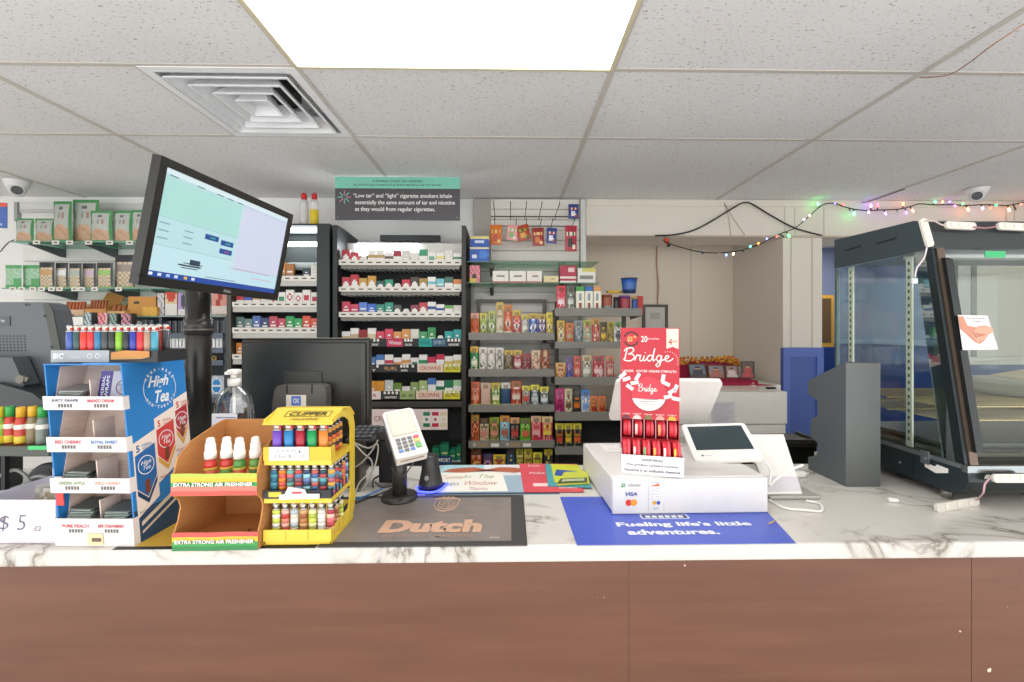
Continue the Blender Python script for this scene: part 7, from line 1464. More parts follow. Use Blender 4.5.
# ================================================================ white cabinet, shrine, frame, black unit behind
Yc0 = 3.0; zc = .985
x0, x1 = xat(654, Yc0), xat(787, Yc0)
WCB = thing('white_cabinet', 'low white cabinet in the alcove carrying the red cloth and pictures', 'cabinet', (0, 0, 0))
CBM = mat('f0ece4', .45)
zs_ = zat(700, 424, Yc0)
b = MB(); b.box(x0, x1, Yc0, 3.36, zs_, zc, CBM); b.box(x0, XP0 - .03, 3.36, 4.1, zs_, zc, CBM); b.obj('top_box', WCB)
b = MB(); b.box(x0 + .01, x1 - .012, Yc0 + .02, 3.36, 0, zs_ - .006, mat('ddd7cc', .5)); b.box(x0, x1 - .006, Yc0 + .008, Yc0 + .02, zs_ - .09, zs_ - .008, CBM); b.obj('lower_body', WCB)
b = MB(); b.box(x0 + .01, xat(698, Yc0), Yc0 + .012, Yc0 + .0195, zs_ - .006, zs_ - .0002, mat('3a3835', .5)); b.obj('painted_shadow', WCB)  # dark strip painted in as the shade below the top box
p, q = atY(711.5, 423.5, Yc0 - .004), atY(735, 402, Yc0 - .004)
s = thing('paper_note', 'pale lilac printed notice taped to the white cabinet front', 'note', (p.x, Yc0 - .0022, p.z - .02)); W_, H_ = q.x - p.x, q.z - p.z + .02
b = MB(); b.box(0, W_, 0, .0012, 0, H_, mat('ddd8dc', .5)); b.obj('paper', s)
b = MB()
for k in range(9): b.box(W_ * .1, W_ * (.9 - .12 * (k % 3)), -.0006, -.0002, H_ * (.88 - .085 * k), H_ * (.895 - .085 * k), mat('9a96a8', .5))
b.obj('print_lines', s)
RC_ = mat('b3244a', .75, 0, .1, 30); Ysh = 3.42
sx0, sx1 = xat(682, Ysh), xat(757, Ysh); zr0 = zat(720, 380.5, Ysh)
SH = thing('shrine_cloth', 'crimson cloth draped over a low stand on the white cabinet', 'cloth', (0, 0, 0))
b = MB(); pts_ = []
n = 14
for j, (yy, zz) in enumerate(((Ysh - .11, zc + .0012), (Ysh - .015, zc + .004), (Ysh - .004, zc + .03), (Ysh, zr0 - .012), (Ysh + .012, zr0), (Ysh + .25, zr0 + .002))):
    for i in range(n + 1):
        x = sx0 + (sx1 - sx0) * i / n + (.10 if j == 0 and i == n else 0) * 1; pts_.append((x, yy + .004 * sin(i * 2.1) * (1 if 0 < j < 4 else 0), zz))
b.add(pts_, [(j * (n + 1) + i, j * (n + 1) + i + 1, (j + 1) * (n + 1) + i + 1, (j + 1) * (n + 1) + i) for j in range(5) for i in range(n)], RC_, True); b.obj('front_drape', SH)
b = MB(); b.box(sx0 + .01, sx1 - .004, Ysh + .02, Ysh + .24, zc + .001, zr0 - .006, RC_); b.obj('covered_stand', SH)
b = MB(); xb1 = xat(737, Ysh + .2); zt_ = zat(720, 359.5, Ysh + .2)
prof = [(sx0, zr0 + .003), (xb1, zr0 + .003), (xb1 - .0, zt_ - .03), (xb1 - .06, zt_ + .004), (xb1 - .2, zt_ + .006), (sx0 + .06, zt_ - .02), (sx0, zt_ - .07)]
b.prism(prof, Ysh + .20, Ysh + .23, RC_, 'y'); b.obj('backrest', SH)
GD = thing('marigold_garland', 'orange gold garland draped along the top of the crimson backrest', 'garland'); GC = ['d9822a', 'c9902e', 'b5702a', 'e0a03a']
for q_ in range(2):
    b = MB(); rnd = random.Random(q_)
    P_ = [V((sx0 + .0, Ysh + .170, zt_ - .055)), V((sx0 + .03, Ysh + .170, zt_ - .035)), V((sx0 + .09, Ysh + .170, zt_ - .02)), V((xb1 - .2, Ysh + .170, zt_ - .005)), V((xb1 - .06, Ysh + .170, zt_ - .012)), V((xb1 - .005, Ysh + .170, zt_ - .035))]
    for p in spline(P_, 7):
        for k in range(2):
            c = p + V((rnd.uniform(-.012, .012), rnd.uniform(-.004, .004), rnd.uniform(-.022, .014) + (.022 - .018 * q_)))
            b.lathe(tuple(c), [(.004, -.012), (.012, -.005), (.013, .003), (.006, .012)], mat(rnd.choice(GC), .7), 7)
    b.obj('petal_fringe', GD)
def frame(px0, px1, py0, py1, Y, label, fc, pic, lean=12, roll=0, z=None):
    w_ = width(px0, px1, Y); z = zr0 + .008 if z is None else z; h_ = min(.35, (py1 - py0) / F * Y * 1.0)
    s = thing('picture_frame', label, 'picture', (xat((px0 + px1) / 2, Y), Y, z)); s.rotation_euler = (radians(-lean), 0, radians(roll))
    t = min(.008, w_ * .12); b = MB()
    for a in ((-w_ / 2, w_ / 2, 0, t), (-w_ / 2, w_ / 2, h_ - t, h_), (-w_ / 2, -w_ / 2 + t, t, h_ - t), (w_ / 2 - t, w_ / 2, t, h_ - t)): b.box(a[0], a[1], 0, .012, a[2], a[3], mat(fc, .35))
    b.box(-w_ / 2 + .001, w_ / 2 - .001, .0085, .012, .001, h_ - .001, mat(fc, .5)); b.obj('frame', s)
    b = MB(); nx, nz = 6, 8
    for j in range(nz):
        for i in range(nx):
            x_, z_ = -w_ / 2 + t + (w_ - 2 * t) * i / nx, t + (h_ - 2 * t) * j / nz
            b.quad((x_, .006, z_), (x_ + (w_ - 2 * t) / nx, .006, z_), (x_ + (w_ - 2 * t) / nx, .006, z_ + (h_ - 2 * t) / nz), (x_, .006, z_ + (h_ - 2 * t) / nz), mat(pic((i + .5) / nx, (j + .5) / nz), .3))
    b.obj('picture', s); return s
def port(bg, robe, skin='c99a7a', hair='4a3a3a'):
    def p(u, v):
        if (u - .5) ** 2 + (v - .72) ** 2 < .03: return skin if v < .76 else hair
        if v < .58 and abs(u - .5) < .42 - .3 * v + .06: return robe
        return bg
    return p
frame(690, 708, 366.5, 381, Ysh + .09, 'grey toned picture in dark frame leaning on the crimson backrest, left one', '6a5a4a', port('7a8a96', '4a4a52'), 14, 6)
frame(709, 725.5, 366.5, 380, Ysh + .09, 'brown rimmed picture in the middle of the crimson shrine', '6a4a3a', port('8f8a90', 'b06a5a'), 14, 0)
frame(726.5, 739, 366.5, 379.5, Ysh + .09, 'small picture with pale figure right of middle on the crimson shrine', '7a4a3a', port('a08a86', 'd9c9c0'), 14, -4)
frame(742, 754, 361, 378.5, Ysh + .06, 'black framed picture standing at the right end of the crimson shrine', '2a2624', port('6a5a4a', 'c04a4a'), 10, -22)
s = thing('offering_bowl', 'small pale shell ornament on the cabinet in front of the red cloth', 'ornament', (xat(753, 3.2), 3.2, zc + GAP)); b = MB(); b.lathe((0, 0, 0), [(.016, 0), (.024, .010), (.020, .018), (.008, .022)], mat('e0cfc0', .4), 14); b.obj('shell', s); b = MB(); b.lathe((0, 0, .0225), [(.007, 0), (.009, .010), (.003, .02)], mat('cfa08a', .4), 10); b.obj('tip', s)
s = thing('plate', 'thin white oval tray with reddish edge on the white cabinet', 'tray', (xat(738, 3.12), 3.12, zc + GAP)); b = MB(); loft(b, [ell(0, 0, 0, .13, .05, 24), ell(0, 0, .006, .15, .06, 24), ell(0, 0, .009, .152, .061, 24)], mat('e8ddd6', .4)); b.obj('dish', s); b = MB(); b.tube([V((.151 * cos(2 * pi * i / 28), .0605 * sin(2 * pi * i / 28), .0102)) for i in range(29)], .0018, mat('c9807a', .4), 5); b.obj('rim', s)
s = thing('remote_control', 'small black remote lying on the white cabinet right end', 'remote', (xat(771, 3.14), 3.14, zc + GAP), radians(8)); b = MB(); b.rbox(-.035, .035, -.014, .014, 0, .012, BLACK, .004, 2); b.obj('body', s); b = MB(); b.rbox(-.02, .02, -.006, .006, .0122, .0138, mat('4a4a4c', .5), .0005, 1); b.obj('button_pad', s)
# picture frame on alcove wall
p, q = atY(643, 331, 3.9), atY(668, 304.5, 3.9)
p, q = atY(643, 331, YAL - .03), atY(668, 304.5, YAL - .03)
s = thing('wall_picture', 'dark framed certificate on the alcove wall behind the red display', 'picture', (p.x, YAL - .03, p.z)); W_, H_ = q.x - p.x, q.z - p.z; t = .024
b = MB()
for a in ((0, W_, 0, t), (0, W_, H_ - t, H_), (0, t, t, H_ - t), (W_ - t, W_, t, H_ - t)): b.box(a[0], a[1], 0, .025, a[2], a[3], mat('4a463f', .4))
b.obj('frame', s); b = MB(); b.box(t, W_ - t, .012, .02, t, H_ - t, mat('d6d2ca', .4, 0, .06, 20)); b.box(t + .05, W_ - t - .05, .0112, .0118, H_ * .45, H_ * .7, mat('bdb8b4', .5)); b.obj('certificate', s)
# black work unit behind the counter
zk = CTZ + .004
p = [atZ(700, 441.5, zk), atZ(822, 441.5, zk)]; Yk0 = p[0].y; Yk1 = atZ(760, 432.5, zk).y
BU = thing('black_work_unit', 'black topped back unit with raised rim between white cabinet and grey box', 'unit', (0, 0, 0)); xk0, xk1 = atZ(728, 441.5, zk).x, p[1].x
b = MB(); b.box(xk0, xk1 - .01, Yk0 + .01, Yk1 - .01, .0, zk - .03, mat('1d1c19', .45)); b.obj('body', BU)
b = MB(); b.rbox(xk0, xk1, Yk0, Yk1, zk - .0295, zk - .004, mat('2c2b28', .3), .004, 2); b.obj('top', BU)
b = MB(); 
for a in ((xk0, xk1, Yk0, Yk0 + .012), (xk1 - .012, xk1, Yk0 + .012, Yk1 - .002)): b.box(a[0], a[1], a[2], a[3], zk - .0038, zk + .006, mat('34332f', .25))
b.obj('raised_rim', BU)
# ================================================================ grey sloped box
p0, p1 = atZ(846, 487, CTZ), atZ(882, 487.5, CTZ)
GB = thing('ticket_dispenser', 'tall dark grey metal box with sloped top and notched rear beside display case', 'dispenser', (p0.x, p0.y, CTZ + GAP)); gw = (p1 - p0).length
bk = atZ(808, 470, CTZ); gd = bk.y - p0.y + .01
zf = zat(846, 362, p0.y) - CTZ; zr_ = zat(809, 381, bk.y) - CTZ
zz = lambda py: zat(809, py, bk.y) - CTZ
GM = mat('5f6669', .42, .25, .05, 6)
pr = [(0, 0), (gd, 0), (gd, zz(458)), (gd - .045, zz(452)), (gd - .045, zz(440)), (gd - .012, zz(437)), (gd - .012, zz(419)), (gd - .045, zz(414)), (gd - .045, zz(399)), (gd, zz(395)), (gd, zr_), (0, zf)]
b = MB()
for xx in (0, gw - .0025):
    # side sheets, cut in convex strips
    for poly in ([(0, 0), (gd - .045, 0), (gd - .045, zr_ + (zf - zr_) * .045 / gd), (0, zf)], [(gd - .045, 0), (gd, 0), (gd, zz(458)), (gd - .045, zz(452))], [(gd - .045, zz(440)), (gd - .012, zz(437)), (gd - .012, zz(419)), (gd - .045, zz(414))], [(gd - .045, zz(399)), (gd, zz(395)), (gd, zr_), (gd - .045, zr_ + (zf - zr_) * .045 / gd)]):
        b.prism(poly, xx, xx + .0025, GM, 'x')
    if xx == 0: b.obj('side_panel', GB); b = MB()
b.obj('side_panel', GB)
b = MB(); b.box(.0025, gw - .0025, 0, .0025, 0, zf - .001, mat('5c5f5d', .42, .2)); b.obj('front_panel', GB)
b = MB(); b.prism([(0, zf - .003), (gd, zr_ - .003), (gd, zr_ - .0005), (0, zf - .0005)], .0025, gw - .0025, GM, 'x'); b.obj('top_panel', GB)
for k, (za, zb_) in enumerate(((zz(455), zz(453.5)), (zz(438), zz(436.5)), (zz(416), zz(414.5)))):
    b = MB(); b.box(.003, gw - .003, .03, gd - .05, za, za + .002, GM); b.obj('inner_shelf', GB)
# ================================================================ heated display case
XS, XE = 1.238, 2.12
yfb, yft, ybk = 1.147, 1.272, 1.625; zb0, zb1, zt0, zt1 = .976, 1.065, 1.672, 1.765
DC = thing('display_case', 'large black heated glass display case with sloping front on the counter', 'display case', (0, 0, 0))
CB = mat('2c3639', .38, .2); CBK = mat('3a464b', .35, .25); TRIM = mat('8d9498', .3, .7)
# base
b = MB(); b.box(XS + .012, XE - .012, yfb + .06, ybk, zb0, zb0 + .004, CB); b.box(XS + .004, XE - .004, ybk - .012, ybk, zb0 + .004, zb1, CB)
b.box(XS + .004, XE - .004, yfb + .012, ybk - .012, zb1 - .006, zb1, mat('3a3a36', .35, .3)); b.obj('base_deck', DC)
for x in (XS, XE - .004):
    b = MB(); b.prism([(yfb + .035, zb0), (ybk, zb0 - .004), (ybk, zb1), (yfb, zb1), (yfb - .004, zb0 + .045), (yfb + .008, zb0 + .015)], x, x + .004, CB, 'x'); b.obj('base_side', DC)
b = MB(); b.prism([(yfb + .035, zb0), (yfb + .039, zb0), (yfb + .012, zb0 + .018), (yfb, zb0 + .046), (yfb + .004, zb1 - .02), (yfb, zb1 - .02), (yfb - .004, zb0 + .045), (yfb + .008, zb0 + .015)], XS + .0045, XE - .0045, mat('26302f', .25, .3), 'x'); b.obj('base_front', DC)
b = MB(); b.box(XS - .003, XE, yfb - .004, yfb + .012, zb1 - .019, zb1 - .0005, mat('9aa0a2', .2, .9)); b.obj('front_rail', DC)
b = MB(); b.box(XS - .004, XS - .0005, yfb + .013, ybk, zb1 - .012, zb1, TRIM); b.obj('side_rail', DC)
b = MB(); b.box(XS - .008, XS - .0042, yfb + .10, yfb + .125, zb1 - .03, zb1 + .008, TRIM); b.cyl((XS - .010, yfb + .112, zb1 - .014), .005, .0018, STEEL, 'x', 10); b.obj('latch', DC)
for y, z in ((yfb + .20, zb0 + .035), (ybk - .03, zb1 - .02), (ybk - .03, zb0 + .02)):
    b = MB(); b.cyl((XS - .003, y, z), .004, .003, STEEL, 'x', 10); b.obj('screw', DC)
b = MB(); b.box(XS - .0008, XS - .0002, yfb + .155, yfb + .157, zb0 + .002, zb1 - .014, mat('0e1214', .5)); b.obj('panel_seam', DC)
b = MB(); b.prism([(yfb + .05, zb0 + .052), (yfb + .085, zb0 + .040), (yfb + .118, zb0 + .048), (yfb + .120, zb0 + .062), (yfb + .088, zb0 + .058), (yfb + .082, zb0 + .066), (yfb + .05, zb0 + .064)], XS - .0012, XS - .0003, mat('e6e4de', .5), 'x'); b.obj('peeling_sticker', DC)
b = MB(); b.disc(V((0, yfb - .0005, 0)), X3, Z3, (XS + .055, zb0 + .055), .011, mat('e2dccf', .5), .002, 10); b.obj('white_sticker', DC)
for x in (XS + .02, XE - .03):
    for y in (yfb + .075, ybk - .03):
        b = MB(); b.cyl((x, y, CTZ + GAP), .013, .0245, mat('8a8880', .35, .5), seg=14); b.obj('foot', DC)
# top hood
b = MB()
for x in (XS, XE - .004):
    b.prism([(yft - .03, zt0 - .002), (ybk, zt0 - .01), (ybk, zt1 + .006), (yft + .03, zt1), (yft - .008, zt1 - .012), (yft - .026, zt1 - .045)], x, x + .004, CBK, 'x')
    if x == XS: b.obj('hood_side', DC); b = MB()
b.obj('hood_side', DC)
b = MB(); b.prism([(yft + .03, zt1 - .003), (ybk, zt1 + .003), (ybk, zt1 + .006), (yft + .03, zt1)], XS + .0045, XE - .0045, CBK, 'x'); b.obj('hood_top', DC)
b = MB(); b.prism([(yft - .03, zt0 - .002), (yft - .026, zt0 - .002), (yft - .022, zt1 - .046), (yft - .005, zt1 - .016), (yft + .03, zt1 - .0035), (yft + .03, zt1), (yft - .008, zt1 - .012), (yft - .026, zt1 - .045)], XS + .0045, XE - .0045, mat('2b3131', .35, .2), 'x'); b.obj('hood_front', DC)
b = MB(); b.box(XS + .005, XE - .005, yft - .0, ybk - .02, zt0 + .0, zt0 + .004, mat('8f979a', .3, .3)); b.box(XS + .05, XE - .05, yft + .08, yft + .12, zt0 - .012, zt0 - .0005, mat('d8dcdc', .3)); b.obj('hood_lining', DC)
for y0 in (1.36, 1.50):
    b = MB(); b.prism([(y0, zt0 + .050), (y0 + .075, zt0 + .046), (y0 + .075, zt0 + .052), (y0, zt0 + .056)], XS - .0008, XS - .0002, mat('0c0f10', .6), 'x'); b.obj('vent_slot', DC)
# corner posts and panes
def slopey(z): return yfb + .006 + (yft - .026 - yfb - .006) * (z - zb1) / (zt0 - zb1)
b = MB(); b.prism([(slopey(zb1), zb1), (slopey(zb1) + .026, zb1), (slopey(zt0) + .022, zt0), (slopey(zt0), zt0)], XS, XS + .011, mat('20282a', .3, .3), 'x'); b.obj('front_post', DC)
b = MB(); b.prism([(slopey(zb1) - .004, zb1), (slopey(zb1) + .004, zb1), (slopey(zt0) + .004, zt0), (slopey(zt0) - .004, zt0)], XS + .0115, XS + .034, mat('6a5a4e', .25, .5), 'x'); b.obj('front_post_cover', DC)
b = MB(); zA, zB2 = zb1 + .035, zt0 - .03
b.prism([(slopey(zA) - .016, zA), (slopey(zA) - .0045, zA), (slopey(zB2) - .0045, zB2), (slopey(zB2) - .016, zB2 - .006)], XS + .021, XS + .042, mat('12181a', .3), 'x'); b.obj('door_frame', DC)
b = MB(); b.prism([(slopey(zA) - .010, zA), (slopey(zA) - .006, zA), (slopey(zB2) - .006, zB2), (slopey(zB2) - .010, zB2)], XS + .0425, XE - .02, glass('fafdfb', .02, 'front_glass', .4), 'x'); b.obj('front_pane', DC)
b = MB(); b.prism([(slopey(zb1) + .028, zb1 + .0006), (ybk - .012, zb1 + .0006), (ybk - .012, zt0 - .011), (slopey(zt0) + .024, zt0 - .006)], XS + .0112, XS + .0135, glass('f4faf8', .045, 'side_glass', .6), 'x'); b.obj('side_pane', DC)
b = MB(); b.prism([(slopey(zb1) + .0265, zb1 + .0006), (slopey(zb1) + .062, zb1 + .0006), (slopey(zt0) + .058, zt0 - .006), (slopey(zt0) + .0225, zt0 - .006)], XS + .002, XS + .0038, glass('c4d0d0', .35, 'bevelled_glass'), 'x'); b.obj('glass_bevel', DC)
b = MB(); b.box(XS + .001, XS + .010, ybk - .011, ybk - .001, zb1 + .0006, zt0 - .012, mat('5a6a6a', .2, .4)); b.obj('rear_post', DC)
for x in (XS + .45, XE - .02):
    b = MB(); b.box(x, x + .018, ybk - .012, ybk - .002, zb1 + .0006, zt0, mat('6a6e6c', .3, .4)); b.obj('rear_post', DC)
b = MB(); b.box(XS + .012, XE - .02, ybk - .0085, ybk - .0055, zb1 + .001, zt0 - .001, glass('f6fafa', .03, 'rear_glass')); b.obj('rear_pane', DC)
for y in (1.335, 1.567):
    b = MB(); x = XS + .016; b.box(x, x + .006, y - .010, y + .010, zb1 + .0006, zt0 - .012, mat('d9d4c6', .35, .2))
    for k in range(26): z = zb1 + .02 + k * .022; b.box(x - .0006, x - .0001, y - .003, y + .003, z, z + .010, mat('4a4840', .5))
    b.obj('shelf_standard', DC)
WIRE = mat('b9a57c', .3, .7)
for zz_ in (1.165, 1.205):
    b = MB(); x0r, x1r = XS + .03, XE - .03; y0r, y1r = 1.25, ybk - .02
    for y in (y0r, (y0r + y1r) / 2, y1r): b.tube([(x0r, y, zz_), (x1r, y, zz_)], .0035, WIRE, 6)
    for k in range(44): x = x0r + (x1r - x0r) * k / 43; b.tube([(x, y0r, zz_ + .004), (x, y1r, zz_ + .004)], .0016, WIRE, 4)
    b.obj('wire_rack', DC)
b = MB(); b.box(XS + .03, XE - .03, 1.22, ybk - .03, zb1 + .0008, zb1 + .012, mat('77766c', .35, .5)); b.rbox(XS + .05, XE - .06, 1.26, ybk - .06, zb1 + .0125, zb1 + .03, mat('4a4a46', .3, .4), .006, 2); b.obj('crumb_tray', DC)
b = MB(); b.box(XS + .14, XS + .20, slopey(zt0 - .03) - .014, slopey(zt0 - .03) - .0115, zt0 - .030, zt0 - .012, mat('2fae6a', .4)); b.obj('green_label', DC)
s = thing('tray', 'pale steel tray leaning inside the display case above the wire racks', 'tray', (XS + .62, 1.43, 1.2145)); b = MB(); b.rbox(-.24, .2, -.13, .13, 0, .05, mat('b9b4a6', .3, .5), .012, 2); b.obj('pan', s); b = MB(); b.add([(-.2, -.132, .0515), (.21, -.132, .0515), (.21, .12, .10), (-.1, .12, .0515)], [(0, 1, 2, 3)], mat('dccdae', .5)); b.obj('paper_liner', s)
# food notice with hands on the front glass
zc_ = zat(975, 332, 1.2); yn = slopey(zc_) - .0225
p, q = atY(961, 350, yn), atY(997, 314.5, yn)
s = thing('glass_notice', 'white notice with clasped hands taped to the display case front glass', 'notice', (p.x, slopey(p.z) - .0200, p.z)); W_, H_ = q.x - p.x, q.z - p.z; s.rotation_euler = (-math.atan((yft - .026 - yfb - .006) / (zt0 - zb1)), 0, 0)
b = MB(); b.prism([(0, 0), (W_ * .98, .002), (W_ * .84, H_ * .98), (.002, H_)], 0, .001, mat('e6e4e2', .5), 'y'); b.obj('paper', s)
b = MB(); O = V((0, 0, 0)); b.text('IN THE STREAM', O, X3, Z3, (W_ * .5, H_ * .9), W_ * .5, H_ * .05, mat('5a6070', .5)); b.text('OF MERCY', O, X3, Z3, (W_ * .52, H_ * .81), W_ * .3, H_ * .05, mat('5a6070', .5)); b.obj('lettering', s)
SK = [mat('c98a72', .5), mat('d99f88', .5), mat('b06a58', .5)]
b = MB(); b.plane_poly(O, X3, Z3, [(0, H_ * .96), (W_ * .15, H_ * .96), (W_ * .22, H_ * .70), (W_ * .45, H_ * .64), (W_ * .7, H_ * .46), (W_ * .62, H_ * .26), (W_ * .48, H_ * .17), (W_ * .36, H_ * .22), (W_ * .2, H_ * .40), (.001, H_ * .60)][::-1], SK[0], .0012) ; b.obj('printed_hand', s)
b = MB(); b.plane_poly(O, X3, Z3, [(W_ * .4, H_ * .2), (W_ * .66, H_ * .3), (W_ * .78, H_ * .44), (W_ * .92, H_ * .52), (W_ * .90, H_ * .64), (W_ * .72, H_ * .70), (W_ * .5, H_ * .68), (W_ * .3, H_ * .44)], SK[1], .0016); b.obj('printed_hand', s)
for k in range(4): b = MB(); b.tube([(W_ * (.34 + .08 * k), -.002, H_ * (.5 - .02 * k)), (W_ * (.42 + .08 * k), -.0022, H_ * (.34 + .03 * k))], .0011, SK[2], 5); b.obj('finger_line', s)
# LED modules hanging off the case
LM, LW = mat('d9d4c8', .4), mat('cfc9bd', .4)
def led(a, c, label, w_=.022):
    a, c = V(a), V(c); L_ = (c - a).length; s = thing('led_module', label, 'led module', (0, 0, 0), 0, 'white led modules on the display case')
    xd = (c - a).normalized(); nd = V((0, -1, .15)); nd = (nd - xd * nd.dot(xd)).normalized(); yd = nd.cross(xd)
    s.matrix_world = MX(((xd.x, yd.x, nd.x, a.x), (xd.y, yd.y, nd.y, a.y), (xd.z, yd.z, nd.z, a.z), (0, 0, 0, 1)))
    b = MB(); b.prism([(0, -w_ * .3), (.006, -w_ / 2), (L_ - .006, -w_ / 2), (L_, -w_ * .3), (L_, w_ * .3), (L_ - .006, w_ / 2), (.006, w_ / 2), (0, w_ * .3)], 0, .007, LM, 'z'); b.obj('strip_body', s)
    for t in (.22, .5, .78): b = MB(); b.cyl((L_ * t, 0, .0072), w_ * .28, .002, mat('ece6d8', .25), 'z', 12); b.obj('lens', s)
    return s
yh_ = yft - .036
led(atY(921, 219, yh_ - .004), atY(929, 247, yh_ - .004), 'white led module hanging vertically at the display case top corner')
led(atY(944, 225.5, yh_ + .0), atY(974, 227, yh_ + .0), 'white led module lying along the case hood front, left one')
led(atY(996, 226.5, yh_ + .0), atY(1030, 228, yh_ + .0), 'white led module along the case hood front at the right edge')
led(atY(991, 478, yfb - .018), atY(1027, 478, yfb - .018), 'white led module hanging in front of the display case base')
a_, c_ = atZ(934, 508, CTZ + .009), atZ(976, 500.5, CTZ + .009)
led(a_ + V((0, 0, .0)), c_ + V((0, 0, .0)), 'white led module lying on the marble under the case corner')
for k, (pl, c, lab) in enumerate(((([(927, 247), (924, 258), (917, 268), (915, 277)]), 'd9cdd2', 'hanging from the corner led module'), ([(926, 221), (934, 221), (940, 224), (944, 225.5)], 'd0b9b4', 'joining the corner and hood led modules'), ([(974, 227), (985, 228), (996, 226.5)], 'a8707a', 'between the two hood led modules'))):
    cable('led_wire', f"thin pale wire {lab}", [atY(px, py, yh_ - .014) for px, py in pl], .0022, mat(c, .4), 'wire', 'wires of the led modules')
cable('led_wire', 'pale pink wire between the base led module and the marble one', [atY(990, 478, yfb - .024), atY(985, 484, yfb - .026), atY(983, 493, yfb - .026), atZ(977, 500, CTZ + .014)], .0022, mat('c9a0a8', .4), 'wire')
s = thing('wire_connector', 'small clear connector dangling from the corner led wire', 'connector', atY(914.5, 281, yh_ - .014)); b = MB(); b.rbox(-.008, .008, -.004, .004, -.008, .008, mat('d4dce2', .3), .002, 1); b.obj('shell', s); b = MB(); b.tube([(-.004, 0, -.0085), (-.006, 0, -.018)], .0012, mat('e0e4e8', .4)); b.obj('pin_wire', s)
s = thing('wire_connector', 'white connector with thin wire lying on the marble below the case', 'connector', atZ(893, 500, CTZ + .006), radians(-20)); b = MB(); b.rbox(-.012, .012, -.006, .006, -.005, .005, mat('e6e3de', .4), .002, 1); b.obj('shell', s); b = MB(); b.tube([(.0125, 0, -.003), (.04, -.004, -.0042), (.085, .0, -.0042)], .0012, mat('d8d2c8', .4)); b.obj('lead_wire', s)

# ================================================================ cables, string lights
Yw = YW - .045
cable('cable', 'black cable looping along the soffit above the alcove', [atY(655, 235.5, Yw), atY(672, 235, Yw), atY(690, 231.5, Yw), atY(705, 225, Yw), atY(725, 213, Yw), atY(740, 204, Yw), atY(746, 202.5, Yw), atY(752, 204, Yw), atY(772, 216, Yw), atY(795, 228, Yw), atY(822, 235.5, Yw)], .006, mat('2b2724', .5))
for k, pl in enumerate(([(724, 202), (728, 215), (731, 236)], [(724, 202), (733, 218), (745, 235)])):
    cable('wire', f"thin brown wire hanging over the soffit, {['left', 'right'][k]} of a pair", [atY(a, c, Yw + .01) for a, c in pl], .002, mat('a88a74', .6), 'wire', 'brown wires over the soffit')
cable('wire', 'pinkish wire running down the alcove wall above the picture', [atY(657.5, 240, YAL - .012), atY(656.5, 262, YAL - .010), atY(658.5, 284, YAL - .012), atY(657.5, 304, YAL - .012)], .006, mat('c9a08a', .6), 'wire')
cable('cable', 'dark cable sagging from the ceiling runner near the case', [atY(862, 202.5, YW - .05), atY(872, 200.5, YW - .10), V((2.835, 3.05, CEIL - .010))], .004, mat('6a625a', .5))
cable('cable', 'thin brown cable sagging from the ceiling runner at the upper right', [V((1.632, 1.69, CEIL - .008)), atY(948, 75, 1.60), atY(970, 62, 1.47), atY(1000, 40, 1.32), V((1.66, 1.16, CEIL - .008))], .0025, mat('b08a74', .5), 'cable')
cable('cable', 'thin dark cable at the far left wall below the dome camera', [atY(0, 252, 3.2), atY(8, 243, 3.2), atY(14, 240, 3.15)], .004, mat('5a5f60', .5), 'cable')
Yz = YW - .06
SL = thing('string_lights', 'dark string of small coloured lights along the soffit and ceiling edge', 'string lights')
path = [(663, 240), (672, 244.5), (680, 247), (695, 251), (710, 252.7), (725, 252.5), (740, 250.5), (752, 247), (766, 241), (780, 234), (795, 228), (806, 219), (816, 210), (825, 204), (835, 203.5), (845, 207), (856, 209.5), (868, 210.5), (884, 209.8), (900, 209), (912, 206), (920, 203.8), (936, 205), (952, 204.5), (966, 205.5), (985, 204.5), (1005, 205.5), (1015, 204), (1028, 202)]
PP = spline([atY(a, c, Yz - .012) for a, c in path], 5)
b = MB(); b.tube(PP, .0042, mat('2f2e28', .5), 6); b.obj('cord', SL)
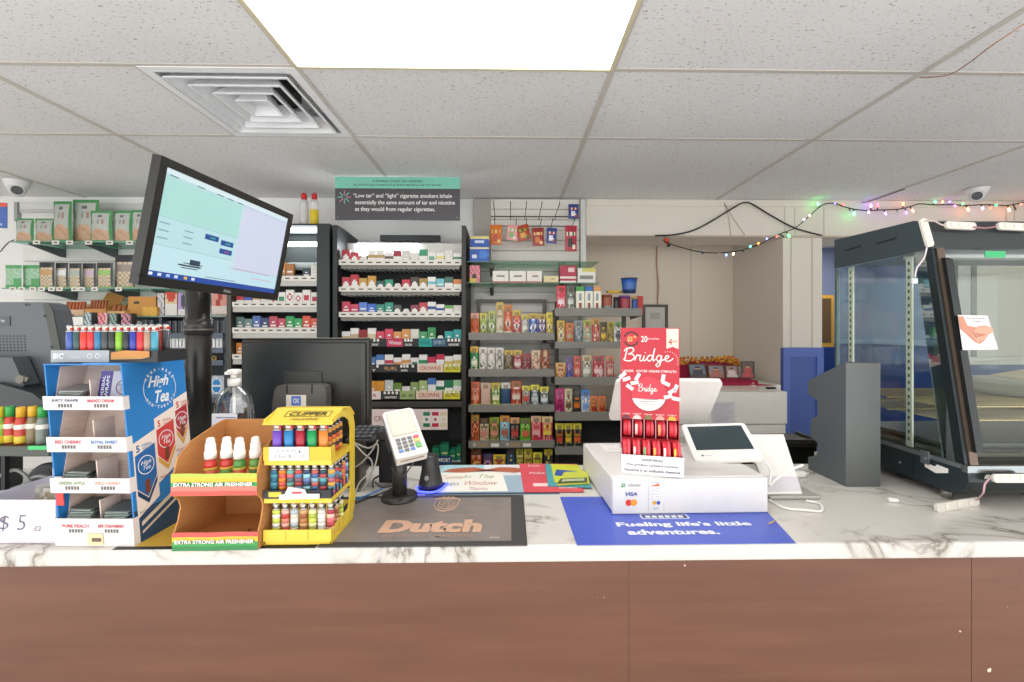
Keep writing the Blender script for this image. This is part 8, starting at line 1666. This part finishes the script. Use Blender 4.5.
bulbs = [(703, 252.8, '3a3f8a', 0), (717.5, 253.5, 'e8c08a', 0), (726, 254.5, '6a8cff', 1), (733.5, 253.5, 'ffe0b0', 1), (743, 250.8, '4a6a6a', 0), (750, 247, '5affc0', 1), (758, 244, 'ff7a3a', 1), (766.5, 239.5, '6a6cff', 1), (777, 236, 'ff4a4a', 1), (789, 236, '4aff7a', 1), (783, 236.5, '4a4a3a', 0), (804, 220, 'c8d8ff', 1), (809, 216, 'ffc0b0', 1), (818, 204.5, '3aff6a', 2), (835, 203.5, '5a5aff', 1), (842.5, 205, 'ff4a4a', 1), (850, 212, 'f0f4ff', 0), (854, 213.5, '3aff6a', 2), (868.5, 211.5, 'f0e0ff', 1), (871, 205.5, '6a5aff', 2), (878, 204.5, 'ff4a5a', 1), (885.5, 213.5, '8a6aff', 1), (897.5, 213, 'e0e0d0', 0), (903, 204, 'ff8a4a', 1), (907, 216.5, '5a5aff', 1), (913, 211, 'ff8a6a', 1), (934.5, 202.5, '4affa0', 1), (942.5, 202.5, 'ff9a5a', 1), (949.5, 202.5, 'a85aff', 1), (955, 205.5, 'ff5aff', 1), (961.5, 204.5, '4aff7a', 1), (968, 209.5, 'ff8a4a', 2), (982.5, 208, '9aa0ff', 1), (990.5, 207.5, 'ff4a3a', 1), (995, 205, '3aff6a', 1), (1009, 210, 'ff8a5a', 2), (1016, 210.5, '5a5a4a', 0), (1020, 204, 'ff5a4a', 1)]
for px, py, h, e in bulbs:
    p = atY(px, py, Yz - .02); near = min(PP, key=lambda q: (q - p).length); dz = p - near
    if dz.length < 1e-4: dz = V((0, 0, -.01))
    u = dz.normalized(); b = MB(); base = near + u * .003; tip = near + u * max(.022, min(.05, dz.length + .012)); mid = base.lerp(tip, .45)
    b.tube([base, mid], .0048, mat('2b3a2a', .5), 6); sk_ = b.obj('bulb_socket', SL)
    b = MB(); b.tube([mid, mid.lerp(tip, .3), mid.lerp(tip, .75), tip], .0060, emit(h, (.3, 5.0, 12.0)[e]), 8); b.obj('bulb', sk_)
s = thing('christmas_bulb', 'large orange red bulb hanging at the left end of the string lights', 'bulb', atY(665, 237.5, Yz)); b = MB(T=MX.Rotation(radians(-25), 4, 'Y')); b.lathe((0, 0, -.058), [(.003, 0), (.014, .012), (.021, .034), (.014, .05)], mat('d2431f', .25), 14); b.obj('glass_bulb', s)
b = MB(T=MX.Rotation(radians(-25), 4, 'Y')); b.lathe((0, 0, -.078), [(.013, 0), (.014, .0195)], mat('24282a', .5), 12); b.obj('socket', s)
b = MB(T=MX.Rotation(radians(-25), 4, 'Y')); b.tube([(0, 0, -.008), (0, 0, .012)], .003, mat('2a2a28', .5)); b.obj('hook', s)
